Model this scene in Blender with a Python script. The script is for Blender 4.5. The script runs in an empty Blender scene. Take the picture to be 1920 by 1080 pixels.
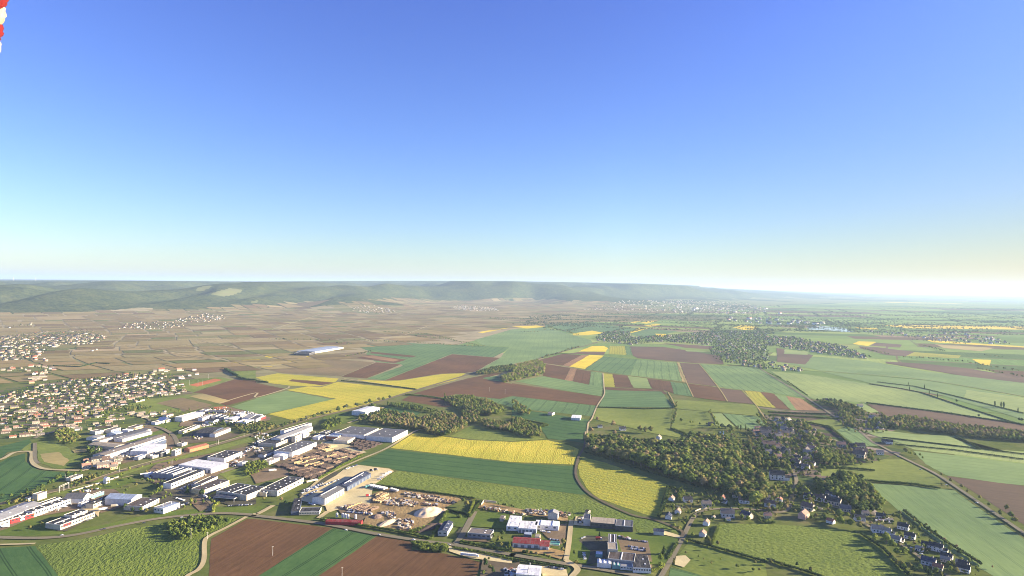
import bpy, math, random
import numpy as np
from mathutils import Vector
sc = bpy.context.scene
COL = sc.collection
R = math.radians
random.seed(7)
rng = np.random.default_rng(7)

# ------------------------------------------------------------------ camera
H, FPX, HY, ROLL = 350.0, 1280.0, 535.0, 0.0140
G0 = 1.3                                   # level of the near ground sheets
pitch = math.atan((HY - 540) / FPX)
fw = Vector((0, math.cos(pitch), math.sin(pitch)))
if HY < 540: fw = Vector((0, math.cos(pitch), -abs(math.sin(pitch))))
up0 = Vector((1, 0, 0)).cross(fw)
RV = Vector((1, 0, 0)) * math.cos(ROLL) + up0 * math.sin(ROLL)
UV_ = up0 * math.cos(ROLL) - Vector((1, 0, 0)) * math.sin(ROLL)
cam_d = bpy.data.cameras.new('camera'); cam = bpy.data.objects.new('camera', cam_d)
COL.objects.link(cam); sc.camera = cam
cam_d.sensor_width = 36; cam_d.lens = 24.0; cam_d.clip_start = 0.05; cam_d.clip_end = 500000
from mathutils import Matrix
M = Matrix((RV, UV_, -fw)).transposed().to_4x4(); M.translation = Vector((0, 0, H))
cam.matrix_world = M

# ------------------------------------------------------------------ light
SUN_EL, SUN_AZ = 15.5, 86.0                # azimuth clockwise from the view direction
world = bpy.data.worlds.new('World'); sc.world = world; world.use_nodes = True
wn = world.node_tree; wn.nodes.clear()
wo = wn.nodes.new('ShaderNodeOutputWorld'); bg = wn.nodes.new('ShaderNodeBackground')
sky = wn.nodes.new('ShaderNodeTexSky'); sky.sky_type = 'NISHITA'; sky.sun_disc = False
sky.sun_elevation = R(SUN_EL); sky.sun_rotation = R(SUN_AZ); sky.altitude = 500
sky.air_density = 1.0; sky.dust_density = 0.6; sky.ozone_density = 3.0
bg.inputs['Strength'].default_value = 0.062
tint = wn.nodes.new('ShaderNodeMix'); tint.data_type = 'RGBA'; tint.blend_type = 'MULTIPLY'
tint.inputs['Factor'].default_value = 1.0
tint.inputs['B'].default_value = (0.72, 0.76, 1.16, 1)
gam = wn.nodes.new('ShaderNodeGamma'); gam.inputs['Gamma'].default_value = 1.12
wtc = wn.nodes.new('ShaderNodeTexCoord'); wsp = wn.nodes.new('ShaderNodeSeparateXYZ'); wn.links.new(wtc.outputs['Generated'], wsp.inputs[0])
wr = wn.nodes.new('ShaderNodeValToRGB'); wn.links.new(wsp.outputs['Z'], wr.inputs[0]); we = wr.color_ramp.elements
for q_ in range(2): we.new(0.5)
for e_, (p_, c_) in zip(we, ((0.0, (0.80, 0.80, 0.84, 1)), (0.07, (0.76, 0.76, 0.86, 1)), (0.20, (0.70, 0.71, 0.98, 1)), (0.40, (0.68, 0.65, 1.06, 1)))): e_.position = p_; e_.color = c_
wx = wn.nodes.new('ShaderNodeMapRange'); wn.links.new(wsp.outputs['X'], wx.inputs['Value']); wx.inputs['From Min'].default_value = 0.15; wx.inputs['From Max'].default_value = 0.65
wy = wn.nodes.new('ShaderNodeMix'); wy.data_type = 'RGBA'; wy.blend_type = 'MULTIPLY'; wz = wn.nodes.new('ShaderNodeMapRange'); wn.links.new(wsp.outputs['Z'], wz.inputs['Value']); wz.inputs['From Min'].default_value = 0.34; wz.inputs['From Max'].default_value = 0.03
wm = wn.nodes.new('ShaderNodeMath'); wm.operation = 'MULTIPLY'; wn.links.new(wx.outputs[0], wm.inputs[0]); wn.links.new(wz.outputs[0], wm.inputs[1]); wn.links.new(wm.outputs[0], wy.inputs['Factor'])
wn.links.new(wr.outputs[0], wy.inputs['A']); wy.inputs['B'].default_value = (0.62, 0.53, 0.42, 1)
wn.links.new(wy.outputs['Result'], tint.inputs['B'])
wn.links.new(sky.outputs[0], tint.inputs['A'])
wn.links.new(tint.outputs['Result'], gam.inputs['Color'])
wn.links.new(gam.outputs[0], bg.inputs['Color']); wn.links.new(bg.outputs[0], wo.inputs['Surface'])
sd = bpy.data.lights.new('sun', 'SUN'); sun = bpy.data.objects.new('sun', sd); COL.objects.link(sun)
sd.energy = 5.0; sd.angle = R(0.5); sd.color = (1.0, 0.85, 0.60)
sdir = Vector((math.sin(R(SUN_AZ)) * math.cos(R(SUN_EL)), math.cos(R(SUN_AZ)) * math.cos(R(SUN_EL)), math.sin(R(SUN_EL))))
sun.rotation_euler = sdir.to_track_quat('Z', 'Y').to_euler()
sun.location = (300, 0, 900)
sc.view_settings.view_transform = 'Standard'; sc.view_settings.look = 'None'
sc.view_settings.exposure = 1.87; sc.view_settings.gamma = 1
sc.cycles.volume_bounces = 2; sc.cycles.max_bounces = 5; sc.cycles.diffuse_bounces = 2
sc.cycles.transparent_max_bounces = 6; sc.cycles.filter_width = 1.0; sc.render.filter_size = 1.0

# ------------------------------------------------------------------ projection (pixels of the 1920 frame)
TILES = dict(A=(0, 810, 4), B=(480, 810, 4), C=(960, 810, 4), D=(1440, 810, 4), E=(0, 600, 4), F=(480, 600, 4),
             G=(960, 600, 4), H=(1440, 600, 4), I=(0, 500, 4), J=(480, 500, 4), K=(960, 500, 4), L=(1440, 500, 4),
             a=(0, 880, 8), b=(160, 780, 8), c=(260, 840, 8), d=(400, 840, 8), e=(460, 770, 6), f=(560, 860, 6),
             g=(800, 920, 6.836), h=(1040, 940, 7.7125), i=(1220, 900, 8), j=(1420, 760, 8), k=(1440, 890, 8),
             l=(1600, 960, 8), m=(1100, 770, 5.647), n=(0, 680, 8), o=(200, 680, 8), p=(360, 740, 8), X=(0, 0, 1))
def ray(px, py):
    return fw + RV * ((px - 960) / FPX) + UV_ * ((540 - py) / FPX)
def P(px, py, z=G0):
    d = ray(px, py); t = (z - H) / min(d.z, -1e-4)
    return Vector((d.x * t, d.y * t, z))
def tp(tile, x, y):
    ox, oy, s = TILES[tile]; return ox + x / s, oy + y / s
def T(tile, x, y, z=G0): return P(*tp(tile, x, y), z)
def pts(spec, z=G0):
    """'A 10 20 30 40 B 5 6' -> ground points; a letter switches the tile"""
    out, t, buf = [], None, []
    for w in spec.split():
        if w.isalpha(): t = w
        else:
            buf.append(float(w))
            if len(buf) == 2: out.append(T(t, buf[0], buf[1], z)); buf = []
    return out

# ------------------------------------------------------------------ terrain height
def sstep(t): t = np.clip(t, 0, 1); return t * t * (3 - 2 * t)
XA = np.array([-1200, 0, 240, 480, 720, 960, 1200, 1330, 1440, 1560, 1750, 2400.])
DF = np.array([5200, 6400, 7200, 8300, 9900, 11500, 15000, 18000, 22000, 27000, 36000, 60000.])
DR = np.array([11000, 13500, 14500, 16500, 19500, 23000, 27000, 30000, 33000, 37000, 48000, 80000.])
EE = np.array([-7, -6, -2, 0.5, 5, 8, 7, 4, 1, -3, -6, -8.])
class VN:
    def __init__(s, seed):
        s.g = np.random.default_rng(seed).random((256, 256))
    def __call__(s, x, y):
        x = np.asarray(x, float); y = np.asarray(y, float)
        xi = np.floor(x).astype(int); yi = np.floor(y).astype(int); fx = x - xi; fy = y - yi
        fx = fx * fx * (3 - 2 * fx); fy = fy * fy * (3 - 2 * fy); g = s.g
        a = g[xi & 255, yi & 255]; b = g[(xi + 1) & 255, yi & 255]; c = g[xi & 255, (yi + 1) & 255]; d = g[(xi + 1) & 255, (yi + 1) & 255]
        return (a * (1 - fx) + b * fx) * (1 - fy) + (c * (1 - fx) + d * fx) * fy * 1.0
N1, N2, N3 = VN(1), VN(2), VN(3)
SPURS = [  # px, py-ish distance, width, length, height : steep-sided spurs whose shaded flank faces the camera's left
    (125, 7100, 620, 900, 165), (375, 8000, 520, 800, 115), (500, 8600, 420, 700, 90), (640, 9000, 620, 900, 120), (1060, 13500, 1300, 2200, 150),
    (880, 15500, 1000, 2000, 90), (480, 12000, 700, 1500, 90), (200, 10500, 600, 1200, 70), (1200, 18500, 1600, 2500, 100)]
def height(X, Y):
    X = np.asarray(X, float); D = np.maximum(np.asarray(Y, float), 1.0)
    px = np.clip(960 + 1280 * X / D, -1200, 2400)
    df = np.interp(px, XA, DF) * (1 + 0.10 * (N1(X / 1900, D / 1900) - 0.5)); dr = np.interp(px, XA, DR); e = np.interp(px, XA, EE)
    top = H + e * dr / 1280.0
    ramp = 48 * sstep((D - 0.55 * df) / (0.45 * df)) ** 1.3
    t = (D - df) / (dr - df)
    hill = np.clip(t, 0, 1)
    prof = 0.50 * sstep(hill / 0.16) + 0.50 * hill ** 0.9
    n = (N1(X / 1000, D / 2300) - 0.5) * 230 + (N2(X / 360, D / 900) - 0.5) * 110
    amp = sstep(hill / 0.12) * (1 - sstep((hill - 0.80) / 0.2))
    h = ramp + (top - 48) * prof * np.clip((1680 - px) / 420, 0, 1) + np.clip(n, -130, 90) * amp * np.clip((1600 - px) / 300, 0, 1)
    h = np.where(t > 1, np.minimum(h, top), h)
    for sx, sd_, w, l, hh in SPURS:
        cx = (sx - 960) / 1280 * sd_
        u = (X - cx) / w
        g = np.where(u < 0, np.exp(-(u * 2.8) ** 2), np.exp(-(u * 0.9) ** 2)) * np.exp(-((D - sd_) / l) ** 2)
        h = h + hh * g
    h = np.minimum(h, H + (e - 1.5 * N3(D / 2500, px / 90)) * D / 1280.0 + 1e5 * (D > dr * .98))
    return np.maximum(h, 0)
def PT(px, py):
    """pixel -> point on the terrain"""
    d = ray(px, py); o = Vector((0, 0, H)); t = 3000.0
    for _ in range(900):
        p = o + d * t
        hz = float(height(p.x, p.y))
        if p.z <= hz + G0: return Vector((p.x, p.y, hz + G0))
        t += max(12.0, t * 0.004)
    return o + d * t

# ------------------------------------------------------------------ materials
MATS = {}
def nodes_of(name):
    m = bpy.data.materials.new(name); m.use_nodes = True; nt = m.node_tree
    return m, nt, nt.nodes['Principled BSDF']
class NB:
    def __init__(s, nt): s.nt = nt
    def n(s, t, **kw):
        x = s.nt.nodes.new(t)
        for k_, v in kw.items():
            if hasattr(x, k_): setattr(x, k_, v)
            else: x.inputs[k_].default_value = v
        return x
    def l(s, a, b): s.nt.links.new(a, b)
    def noise(s, vec, scale, detail=3, rough=0.55):
        x = s.n('ShaderNodeTexNoise'); x.inputs['Scale'].default_value = scale; x.inputs['Detail'].default_value = detail
        x.inputs['Roughness'].default_value = rough; s.l(vec, x.inputs['Vector']); return x.outputs['Fac']
    def mapping(s, vec, scale):
        x = s.n('ShaderNodeMapping'); x.inputs['Scale'].default_value = scale; s.l(vec, x.inputs['Vector']); return x.outputs[0]
    def ramp(s, fac, stops, interp='LINEAR'):
        x = s.n('ShaderNodeValToRGB'); x.color_ramp.interpolation = interp; e = x.color_ramp.elements
        while len(e) < len(stops): e.new(0.5)
        for q, (p, c) in zip(e, stops): q.position = p; q.color = (*c, 1) if len(c) == 3 else c
        s.l(fac, x.inputs[0]); return x.outputs[0]
    def mix(s, f, a, b, mode='MIX'):
        x = s.n('ShaderNodeMix', data_type='RGBA', blend_type=mode)
        for inp, v in (('Factor', f), ('A', a), ('B', b)):
            if hasattr(v, 'links'): s.l(v, x.inputs[inp])
            elif isinstance(v, tuple): x.inputs[inp].default_value = (*v, 1) if len(v) == 3 else v
            else: x.inputs[inp].default_value = v
        return x.outputs['Result']
    def math(s, op, a, b=None, c=None):
        x = s.n('ShaderNodeMath', operation=op)
        for q, v in enumerate((a, b, c)):
            if v is None: continue
            if hasattr(v, 'links'): s.l(v, x.inputs[q])
            else: x.inputs[q].default_value = v
        return x.outputs[0]
def grey(v): return (v, v, v)
def sc3(c, f): return tuple(min(1, x * f) for x in c)

def field_mat(name, c1, c2, patch=0.006, fine=0.12, streak=0.3, tram=0.0, tram_sp=28.0, bump=0.0, bscale=0.12, c3=None):
    """ground cover with rows along the U axis (metres), tramlines across V"""
    m, nt, bs = nodes_of(name); b = NB(nt)
    uv = b.n('ShaderNodeUVMap').outputs[0]; uv.node.uv_map = 'UVMap'
    big = b.noise(uv, patch, 4, 0.6); sm = b.noise(uv, fine, 3, 0.7)
    st = b.noise(b.mapping(uv, (0.012, 0.22, 1)), 1.0, 2, 0.6)
    f = b.math('ADD', b.math('MULTIPLY', big, 0.6), b.math('MULTIPLY', sm, 0.4))
    f = b.math('ADD', b.math('MULTIPLY', f, 1 - streak), b.math('MULTIPLY', st, streak))
    col = b.ramp(f, [(0.36, sc3(c1, .86)), (0.64, c2)])
    lg = b.noise(b.n('ShaderNodeNewGeometry').outputs['Position'], 0.0032, 3, 0.6)
    col = b.mix(1.0, col, b.ramp(lg, [(0.34, (0.80, 0.84, 0.82)), (0.66, (1.18, 1.12, 1.02))]), 'MULTIPLY')
    if c3:
        sp = b.noise(b.mapping(uv, (0.6, 1.0, 1)), 0.16, 3, 0.75)
        col = b.mix(b.ramp(sp, [(0.42, grey(0)), (0.66, grey(0.75))]), col, c3)
    if tram:
        sep = b.n('ShaderNodeSeparateXYZ'); b.l(uv, sep.inputs[0])
        v = b.math('ADD', sep.outputs[1], b.math('MULTIPLY', b.noise(uv, 0.004, 1), 16))
        w = b.math('ABSOLUTE', b.math('SUBTRACT', b.math('FRACT', b.math('DIVIDE', v, tram_sp)), 0.5))
        ln = b.math('LESS_THAN', b.math('ABSOLUTE', b.math('SUBTRACT', w, 1.5 / tram_sp)), 0.7 / tram_sp)
        col = b.mix(b.math('MULTIPLY', ln, tram), col, sc3(c1, 0.42))
    b.l(col, bs.inputs['Base Color'])
    bs.inputs['Roughness'].default_value = 0.95; bs.inputs['Specular IOR Level'].default_value = 0.1
    if bump:
        bn = b.noise(b.mapping(uv, (0.7, 1.2, 1)), bscale, 2, 0.6)
        bp = b.n('ShaderNodeBump'); bp.inputs['Strength'].default_value = 1.0; bp.inputs['Distance'].default_value = bump
        b.l(bn, bp.inputs['Height']); b.l(bp.outputs[0], bs.inputs['Normal'])
    MATS[name] = m; return m
YEL, YG = (0.60, 0.47, 0.065), (0.22, 0.27, 0.045)
field_mat('rapeseed', (0.458, 0.418, 0.043), YEL, 0.012, 0.3, 0.2, 0.5, 36, 1.5, 0.25, c3=(0.312, 0.337, 0.036))
field_mat('rapeseed_thin', (0.322, 0.334, 0.047), (0.465, 0.386, 0.047), 0.012, 0.3, 0.45, 0.6, 14, 1.5, 0.25, c3=YG)
field_mat('rapeseed_full', (0.645, 0.500, 0.043), (0.749, 0.561, 0.050), 0.01, 0.3, 0.2, 0.25, 40, 0.6)
field_mat('soil', (0.109, 0.057, 0.027), (0.149, 0.080, 0.038), 0.006, 0.06, 0.45, 0.25, 60, 0.3)
field_mat('soil_grey', (0.119, 0.078, 0.052), (0.146, 0.097, 0.062), 0.004, 0.05, 0.4, 0.2, 60, 0.3)
field_mat('soil_pink', (0.257, 0.147, 0.077), (0.318, 0.190, 0.097), 0.006, 0.06, 0.5, 0.3, 20)
field_mat('vine', (0.183, 0.142, 0.071), (0.233, 0.175, 0.089), 0.006, 0.05, 0.6, 0.2, 12)
field_mat('wheat', (0.092, 0.165, 0.061), (0.130, 0.215, 0.078), 0.004, 0.05, 0.35, 0.75, 34, 0.4)
field_mat('wheat_dark', (0.045, 0.109, 0.034), (0.075, 0.143, 0.044), 0.005, 0.05, 0.25, 0.8, 30, 0.4)
field_mat('green', (0.147, 0.230, 0.082), (0.191, 0.275, 0.103), 0.004, 0.04, 0.4, 0.3, 28, 0.3)
field_mat('green_rows', (0.126, 0.209, 0.078), (0.191, 0.281, 0.103), 0.004, 0.04, 0.55, 0.8, 30, 0.3)
field_mat('green_pale', (0.208, 0.277, 0.094), (0.270, 0.337, 0.117), 0.004, 0.04, 0.4, 0.35, 36, 0.3)
field_mat('meadow', (0.100, 0.153, 0.026), (0.168, 0.209, 0.041), 0.006, 0.20, 0.15, 0.0, 28, 1.9, 0.19)
field_mat('pasture', (0.122, 0.171, 0.032), (0.204, 0.238, 0.052), 0.008, 0.08, 0.25, 0.0, 28, 1.0, 0.08)
field_mat('lawn', (0.078, 0.130, 0.021), (0.130, 0.171, 0.029), 0.02, 0.2, 0.1)
field_mat('dry', (0.312, 0.255, 0.101), (0.395, 0.316, 0.130), 0.01, 0.08, 0.3)
field_mat('gravel', (0.520, 0.428, 0.238), (0.666, 0.561, 0.317), 0.03, 0.3, 0.1)
field_mat('dirt', (0.229, 0.153, 0.072), (0.374, 0.265, 0.122), 0.03, 0.2, 0.1, 0, 28, 1.0, 0.15)
field_mat('yard_dark', (0.109, 0.087, 0.061), (0.166, 0.133, 0.086), 0.03, 0.2, 0.1)
field_mat('yard_brown', (0.162, 0.119, 0.076), (0.219, 0.163, 0.104), 0.03, 0.2, 0.1)
field_mat('asphalt', (0.062, 0.061, 0.046), (0.099, 0.094, 0.066), 0.03, 0.3, 0.1)
field_mat('road', (0.185, 0.161, 0.109), (0.239, 0.208, 0.143), 0.02, 0.3, 0.4)
field_mat('track', (0.385, 0.323, 0.184), (0.495, 0.413, 0.239), 0.02, 0.3, 0.4)
field_mat('ballast', (0.156, 0.128, 0.076), (0.218, 0.178, 0.104), 0.02, 0.3, 0.5)
field_mat('court', (0.437, 0.133, 0.054), (0.499, 0.173, 0.072), 0.02, 0.3, 0.1)

def flat_mat(name, c, rough=0.8, var=0.12, scale=0.15, metal=0.0, stripes=0.0, spec=0.3, axis=0, sp=1.2):
    m, nt, bs = nodes_of(name); b = NB(nt)
    oc = b.n('ShaderNodeTexCoord').outputs['Object']
    nz = b.noise(oc, scale, 4, 0.65)
    col = b.ramp(nz, [(0.3, sc3(c, 1 - var * 1.6)), (0.7, sc3(c, 1 + var))])
    dz = b.noise(b.mapping(oc, (0.05, 0.35, 0.35)), 1.0, 4, 0.75)
    col = b.mix(b.ramp(dz, [(0.42, grey(0)), (0.70, grey(0.55 if name.startswith('roof') else 0.25))]), col, (0.16, 0.14, 0.12) if max(c) > 0.3 else (0.20, 0.19, 0.18))
    ri = b.n('ShaderNodeObjectInfo').outputs['Random']
    col = b.mix(0.22, col, b.mix(1.0, col, b.ramp(ri, [(0, grey(0.55)), (1, grey(1.35))]), 'MULTIPLY'))
    if stripes:
        sep = b.n('ShaderNodeSeparateXYZ'); b.l(oc, sep.inputs[0])
        w = b.math('FRACT', b.math('DIVIDE', sep.outputs[axis], sp))
        col = b.mix(b.math('MULTIPLY', b.math('LESS_THAN', w, 0.22), stripes), col, sc3(c, 0.5))
    b.l(col, bs.inputs['Base Color'])
    bs.inputs['Roughness'].default_value = rough; bs.inputs['Metallic'].default_value = metal
    bs.inputs['Specular IOR Level'].default_value = spec
    MATS[name] = m; return m

# ------------------------------------------------------------------ object helpers
def tag(o, label=None, cat=None, group=None, kind=None):
    if label: o['label'] = label
    if cat: o['category'] = cat
    if group: o['group'] = group
    if kind: o['kind'] = kind
    return o
def empty(name, loc=(0, 0, 0), rz=0.0):
    o = bpy.data.objects.new(name, None); COL.objects.link(o); o.location = loc; o.rotation_euler = (0, 0, rz)
    o.empty_display_size = 2; return o
class MB:
    def __init__(s): s.v = []; s.f = []; s.m = []
    def add(s, V, F, mi=0):
        k = len(s.v); s.v += [tuple(q) for q in V]; s.f += [tuple(i + k for i in f) for f in F]; s.m += [mi] * len(F)
    def box(s, x0, x1, y0, y1, z0, z1, mi=0):
        V = [(x0, y0, z0), (x1, y0, z0), (x1, y1, z0), (x0, y1, z0), (x0, y0, z1), (x1, y0, z1), (x1, y1, z1), (x0, y1, z1)]
        s.add(V, [(0, 3, 2, 1), (4, 5, 6, 7), (0, 1, 5, 4), (1, 2, 6, 5), (2, 3, 7, 6), (3, 0, 4, 7)], mi)
    def tube(s, p0, p1, r0, r1, n=8, mi=0, cap=True):
        p0, p1 = Vector(p0), Vector(p1); d = (p1 - p0).normalized()
        a = d.cross(Vector((0, 0, 1))) if abs(d.z) < 0.99 else Vector((1, 0, 0)); a.normalize(); c = d.cross(a)
        V = []
        for p, r in ((p0, r0), (p1, r1)):
            V += [p + (a * math.cos(t) + c * math.sin(t)) * r for t in [2 * math.pi * q / n for q in range(n)]]
        F = [(q, (q + 1) % n, n + (q + 1) % n, n + q) for q in range(n)]
        if cap: F += [tuple(range(n - 1, -1, -1)), tuple(range(n, 2 * n))]
        s.add(V, F, mi)
    def mesh(s, name, mats, smooth=False):
        me = bpy.data.meshes.new(name); me.from_pydata(s.v, [], s.f)
        for mt in mats: me.materials.append(MATS[mt] if isinstance(mt, str) else mt)
        me.polygons.foreach_set('material_index', s.m)
        if smooth: me.polygons.foreach_set('use_smooth', [True] * len(s.f))
        me.update(); return me
    def build(s, name, mats, parent=None, smooth=False):
        if isinstance(mats, str): mats = [mats]
        o = bpy.data.objects.new(name, s.mesh(name, mats, smooth)); COL.objects.link(o)
        if parent: o.parent = parent
        return o
def np_mesh(name, V, Q, mats, mi=None, attr=None, smooth=False, col=None, uv=None):
    """big quad mesh from arrays; attr: {name: per-vertex float}, col: per-vertex colour"""
    me = bpy.data.meshes.new(name); nq = len(Q)
    me.vertices.add(len(V)); me.vertices.foreach_set('co', np.asarray(V, np.float32).ravel())
    me.loops.add(nq * 4); me.loops.foreach_set('vertex_index', np.asarray(Q, np.int32).ravel())
    me.polygons.add(nq); me.polygons.foreach_set('loop_start', np.arange(0, nq * 4, 4, dtype=np.int32))
    me.polygons.foreach_set('loop_total', np.full(nq, 4, np.int32))
    for mt in mats: me.materials.append(MATS[mt] if isinstance(mt, str) else mt)
    if mi is not None: me.polygons.foreach_set('material_index', np.asarray(mi, np.int32))
    if smooth: me.polygons.foreach_set('use_smooth', np.ones(nq, bool))
    for k_, a in (attr or {}).items():
        at = me.attributes.new(k_, 'FLOAT', 'POINT'); at.data.foreach_set('value', np.asarray(a, np.float32))
    if col is not None:
        at = me.attributes.new('cover', 'FLOAT_COLOR', 'POINT'); at.data.foreach_set('color', np.asarray(col, np.float32).ravel())
    if uv is not None:
        u = me.uv_layers.new(name='UVMap'); u.data.foreach_set('uv', np.asarray(uv, np.float32).ravel())
    me.update(calc_edges=True); me.validate()
    return me
def np_obj(name, *a, **k_):
    o = bpy.data.objects.new(name, np_mesh(name, *a, **k_)); COL.objects.link(o); return o
# ------------------------------------------------------------------ terrain sheet
th = np.concatenate([np.linspace(-88, -41, 60, endpoint=False), np.linspace(-41, 41, 760), np.linspace(41, 88, 60)[1:]])
th = np.radians(th)
rr = np.concatenate([[5, 120, 400, 1000, 2000], np.exp(np.arange(math.log(3300), math.log(62000), 0.011)), [70000, 85000, 110000, 150000]])
TH, RR = np.meshgrid(th, rr)
Xg, Yg = RR * np.sin(TH), RR * np.cos(TH)
Zg = height(Xg, Yg); Zg[RR > 66000] = 0
# a bit behind the camera too
Vt = np.stack([Xg, Yg, Zg], -1).reshape(-1, 3)
nt_, nr_ = len(th), len(rr)
ii = np.arange(nr_ - 1)[:, None] * nt_ + np.arange(nt_ - 1)[None, :]
Qt = np.stack([ii, ii + 1, ii + 1 + nt_, ii + nt_], -1).reshape(-1, 4)
PXg = 960 + 1280 * Xg / np.maximum(Yg, 1)
dfg = np.interp(np.clip(PXg, -1200, 2400), XA, DF)
forest = sstep((Zg - 50 + 60 * (N2(Xg / 420, Yg / 620) - 0.5)) / 22)
clear = sstep((N3(Xg / 200 + 9, Yg / 420) * .6 + N1(Xg / 900, Yg / 1500) * .4 - 0.73) / 0.03)
forest = np.maximum(forest, sstep((Yg / dfg - 1.10) / 0.04) * (PXg < 1650) * (Zg > 8))
forest = forest * (1 - 0.9 * clear * (Yg < 9000))
# woods scattered over the far plain
plainw = sstep((N2(Xg / 1700 + 5, Yg / 2100) * 0.6 + N3(Xg / 600, Yg / 900) * 0.4 - 0.60) / 0.03) * (PXg > 1050) * sstep((Yg - 8500) / 2500)
forest = np.maximum(forest, plainw)
m, nt, bs = nodes_of('terrain'); b = NB(nt)
gp = b.n('ShaderNodeNewGeometry').outputs['Position']
fa = b.n('ShaderNodeAttribute', attribute_name='forest').outputs['Fac']
gz = b.noise(gp, 0.012, 5, 0.65); gz2 = b.noise(gp, 0.08, 3, 0.7)
grass = b.mix(0.35, b.ramp(gz, [(0.30, (0.070, 0.105, 0.026)), (0.50, (0.125, 0.150, 0.042)), (0.70, (0.20, 0.165, 0.085))]),
              b.ramp(gz2, [(0.3, (0.045, 0.070, 0.018)), (0.7, (0.165, 0.180, 0.052))]))
f1 = b.noise(gp, 0.004, 5, 0.7); f2 = b.noise(gp, 0.022, 4, 0.85)
fcol = b.mix(0.5, b.ramp(f1, [(0.34, (0.025, 0.042, 0.022)), (0.5, (0.055, 0.075, 0.030)), (0.68, (0.12, 0.125, 0.05))]),
             b.ramp(f2, [(0.40, (0.012, 0.022, 0.014)), (0.60, (0.12, 0.14, 0.05))]))
msk = b.ramp(b.math('ADD', fa, b.math('MULTIPLY', b.math('SUBTRACT', b.noise(gp, 0.012, 4, 0.7), 0.5), 0.9)), [(0.44, grey(0)), (0.54, grey(1))])
# open ground of the slopes and the far plain
open_ = b.ramp(b.noise(b.mapping(gp, (0.0007, 0.0018, 1)), 1.0, 4, 0.7),
               [(0.36, (0.19, 0.145, 0.10)), (0.48, (0.16, 0.18, 0.07)), (0.60, (0.20, 0.23, 0.09)), (0.72, (0.27, 0.20, 0.12))])
fo = b.n('ShaderNodeAttribute', attribute_name='open').outputs['Fac']
vf = b.n('ShaderNodeAttribute', attribute_name='vine').outputs['Fac']
col = b.mix(msk, b.mix(vf, b.mix(fo, grass, open_), b.ramp(gz, [(0.35, (0.25, 0.215, 0.12)), (0.65, (0.36, 0.30, 0.18))])), fcol)
b.l(col, bs.inputs['Base Color']); bs.inputs['Roughness'].default_value = 1; bs.inputs['Specular IOR Level'].default_value = 0.0
bp = b.n('ShaderNodeBump'); bp.inputs['Strength'].default_value = 1.0; b.l(b.math('MULTIPLY', msk, 5.0), bp.inputs['Distance'])
b.l(b.noise(gp, 0.025, 2, 0.6), bp.inputs['Height']); b.l(bp.outputs[0], bs.inputs['Normal'])
MATS['terrain'] = m
ground = np_obj('ground', Vt, Qt, ['terrain'], attr=dict(forest=forest.ravel(), open=sstep((Yg - 2600) / 800).ravel(), vine=(sstep((Yg - 2700) / 500) * sstep((1120 - PXg) / 120) * sstep((95 - Zg) / 30)).ravel()), smooth=True)
tag(ground, kind='structure')
gb = MB(); gb.box(-60000, 60000, -9000, 0.17, -40, -0.02); o = gb.build('ground_behind', ['terrain']); tag(o, kind='structure')

# ------------------------------------------------------------------ fields traced on the plain
_n = [0]
def sheet(name, spec, mat, rows=0, kind='structure', z=None):
    p = pts(spec, 0) if isinstance(spec, str) else spec
    _n[0] += 1
    zz = 0.10 + 0.0052 * _n[0] if z is None else z
    rows %= len(p); a, c = p[rows], p[(rows + 1) % len(p)]
    d = (Vector((c.x, c.y, 0)) - Vector((a.x, a.y, 0))).normalized(); e = Vector((-d.y, d.x, 0))
    if mat not in ('water', 'court', 'asphalt'):
        rj = random.Random(_n[0]); pj = []
        for i_ in range(len(p)):
            u_, v_ = p[i_], p[(i_ + 1) % len(p)]; dd = v_ - u_; L_ = dd.length; k_ = max(1, min(24, int(L_ / 16))); nn = Vector((-dd.y, dd.x, 0)).normalized() if L_ > 0 else Vector((0, 0, 0)); am = min(2.2, 0.9 * u_.length / 1300) * min(1, L_ / 40)
            for t_ in range(k_): pj.append(u_ + dd * (t_ / k_) + nn * (rj.uniform(-am, am) if t_ else 0))
        p = pj
    me = bpy.data.meshes.new(name); me.from_pydata([(q.x, q.y, zz) for q in p], [], [tuple(range(len(p)))])
    me.materials.append(MATS[mat]); uvl = me.uv_layers.new(name='UVMap')
    for li, lp in enumerate(me.loops):
        q = me.vertices[lp.vertex_index].co; uvl.data[li].uv = (q.dot(d), q.dot(e))
    me.update()
    if me.polygons and me.polygons[0].normal.z < 0: me.flip_normals()
    o = bpy.data.objects.new(name, me); COL.objects.link(o); tag(o, kind=kind); return o

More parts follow.
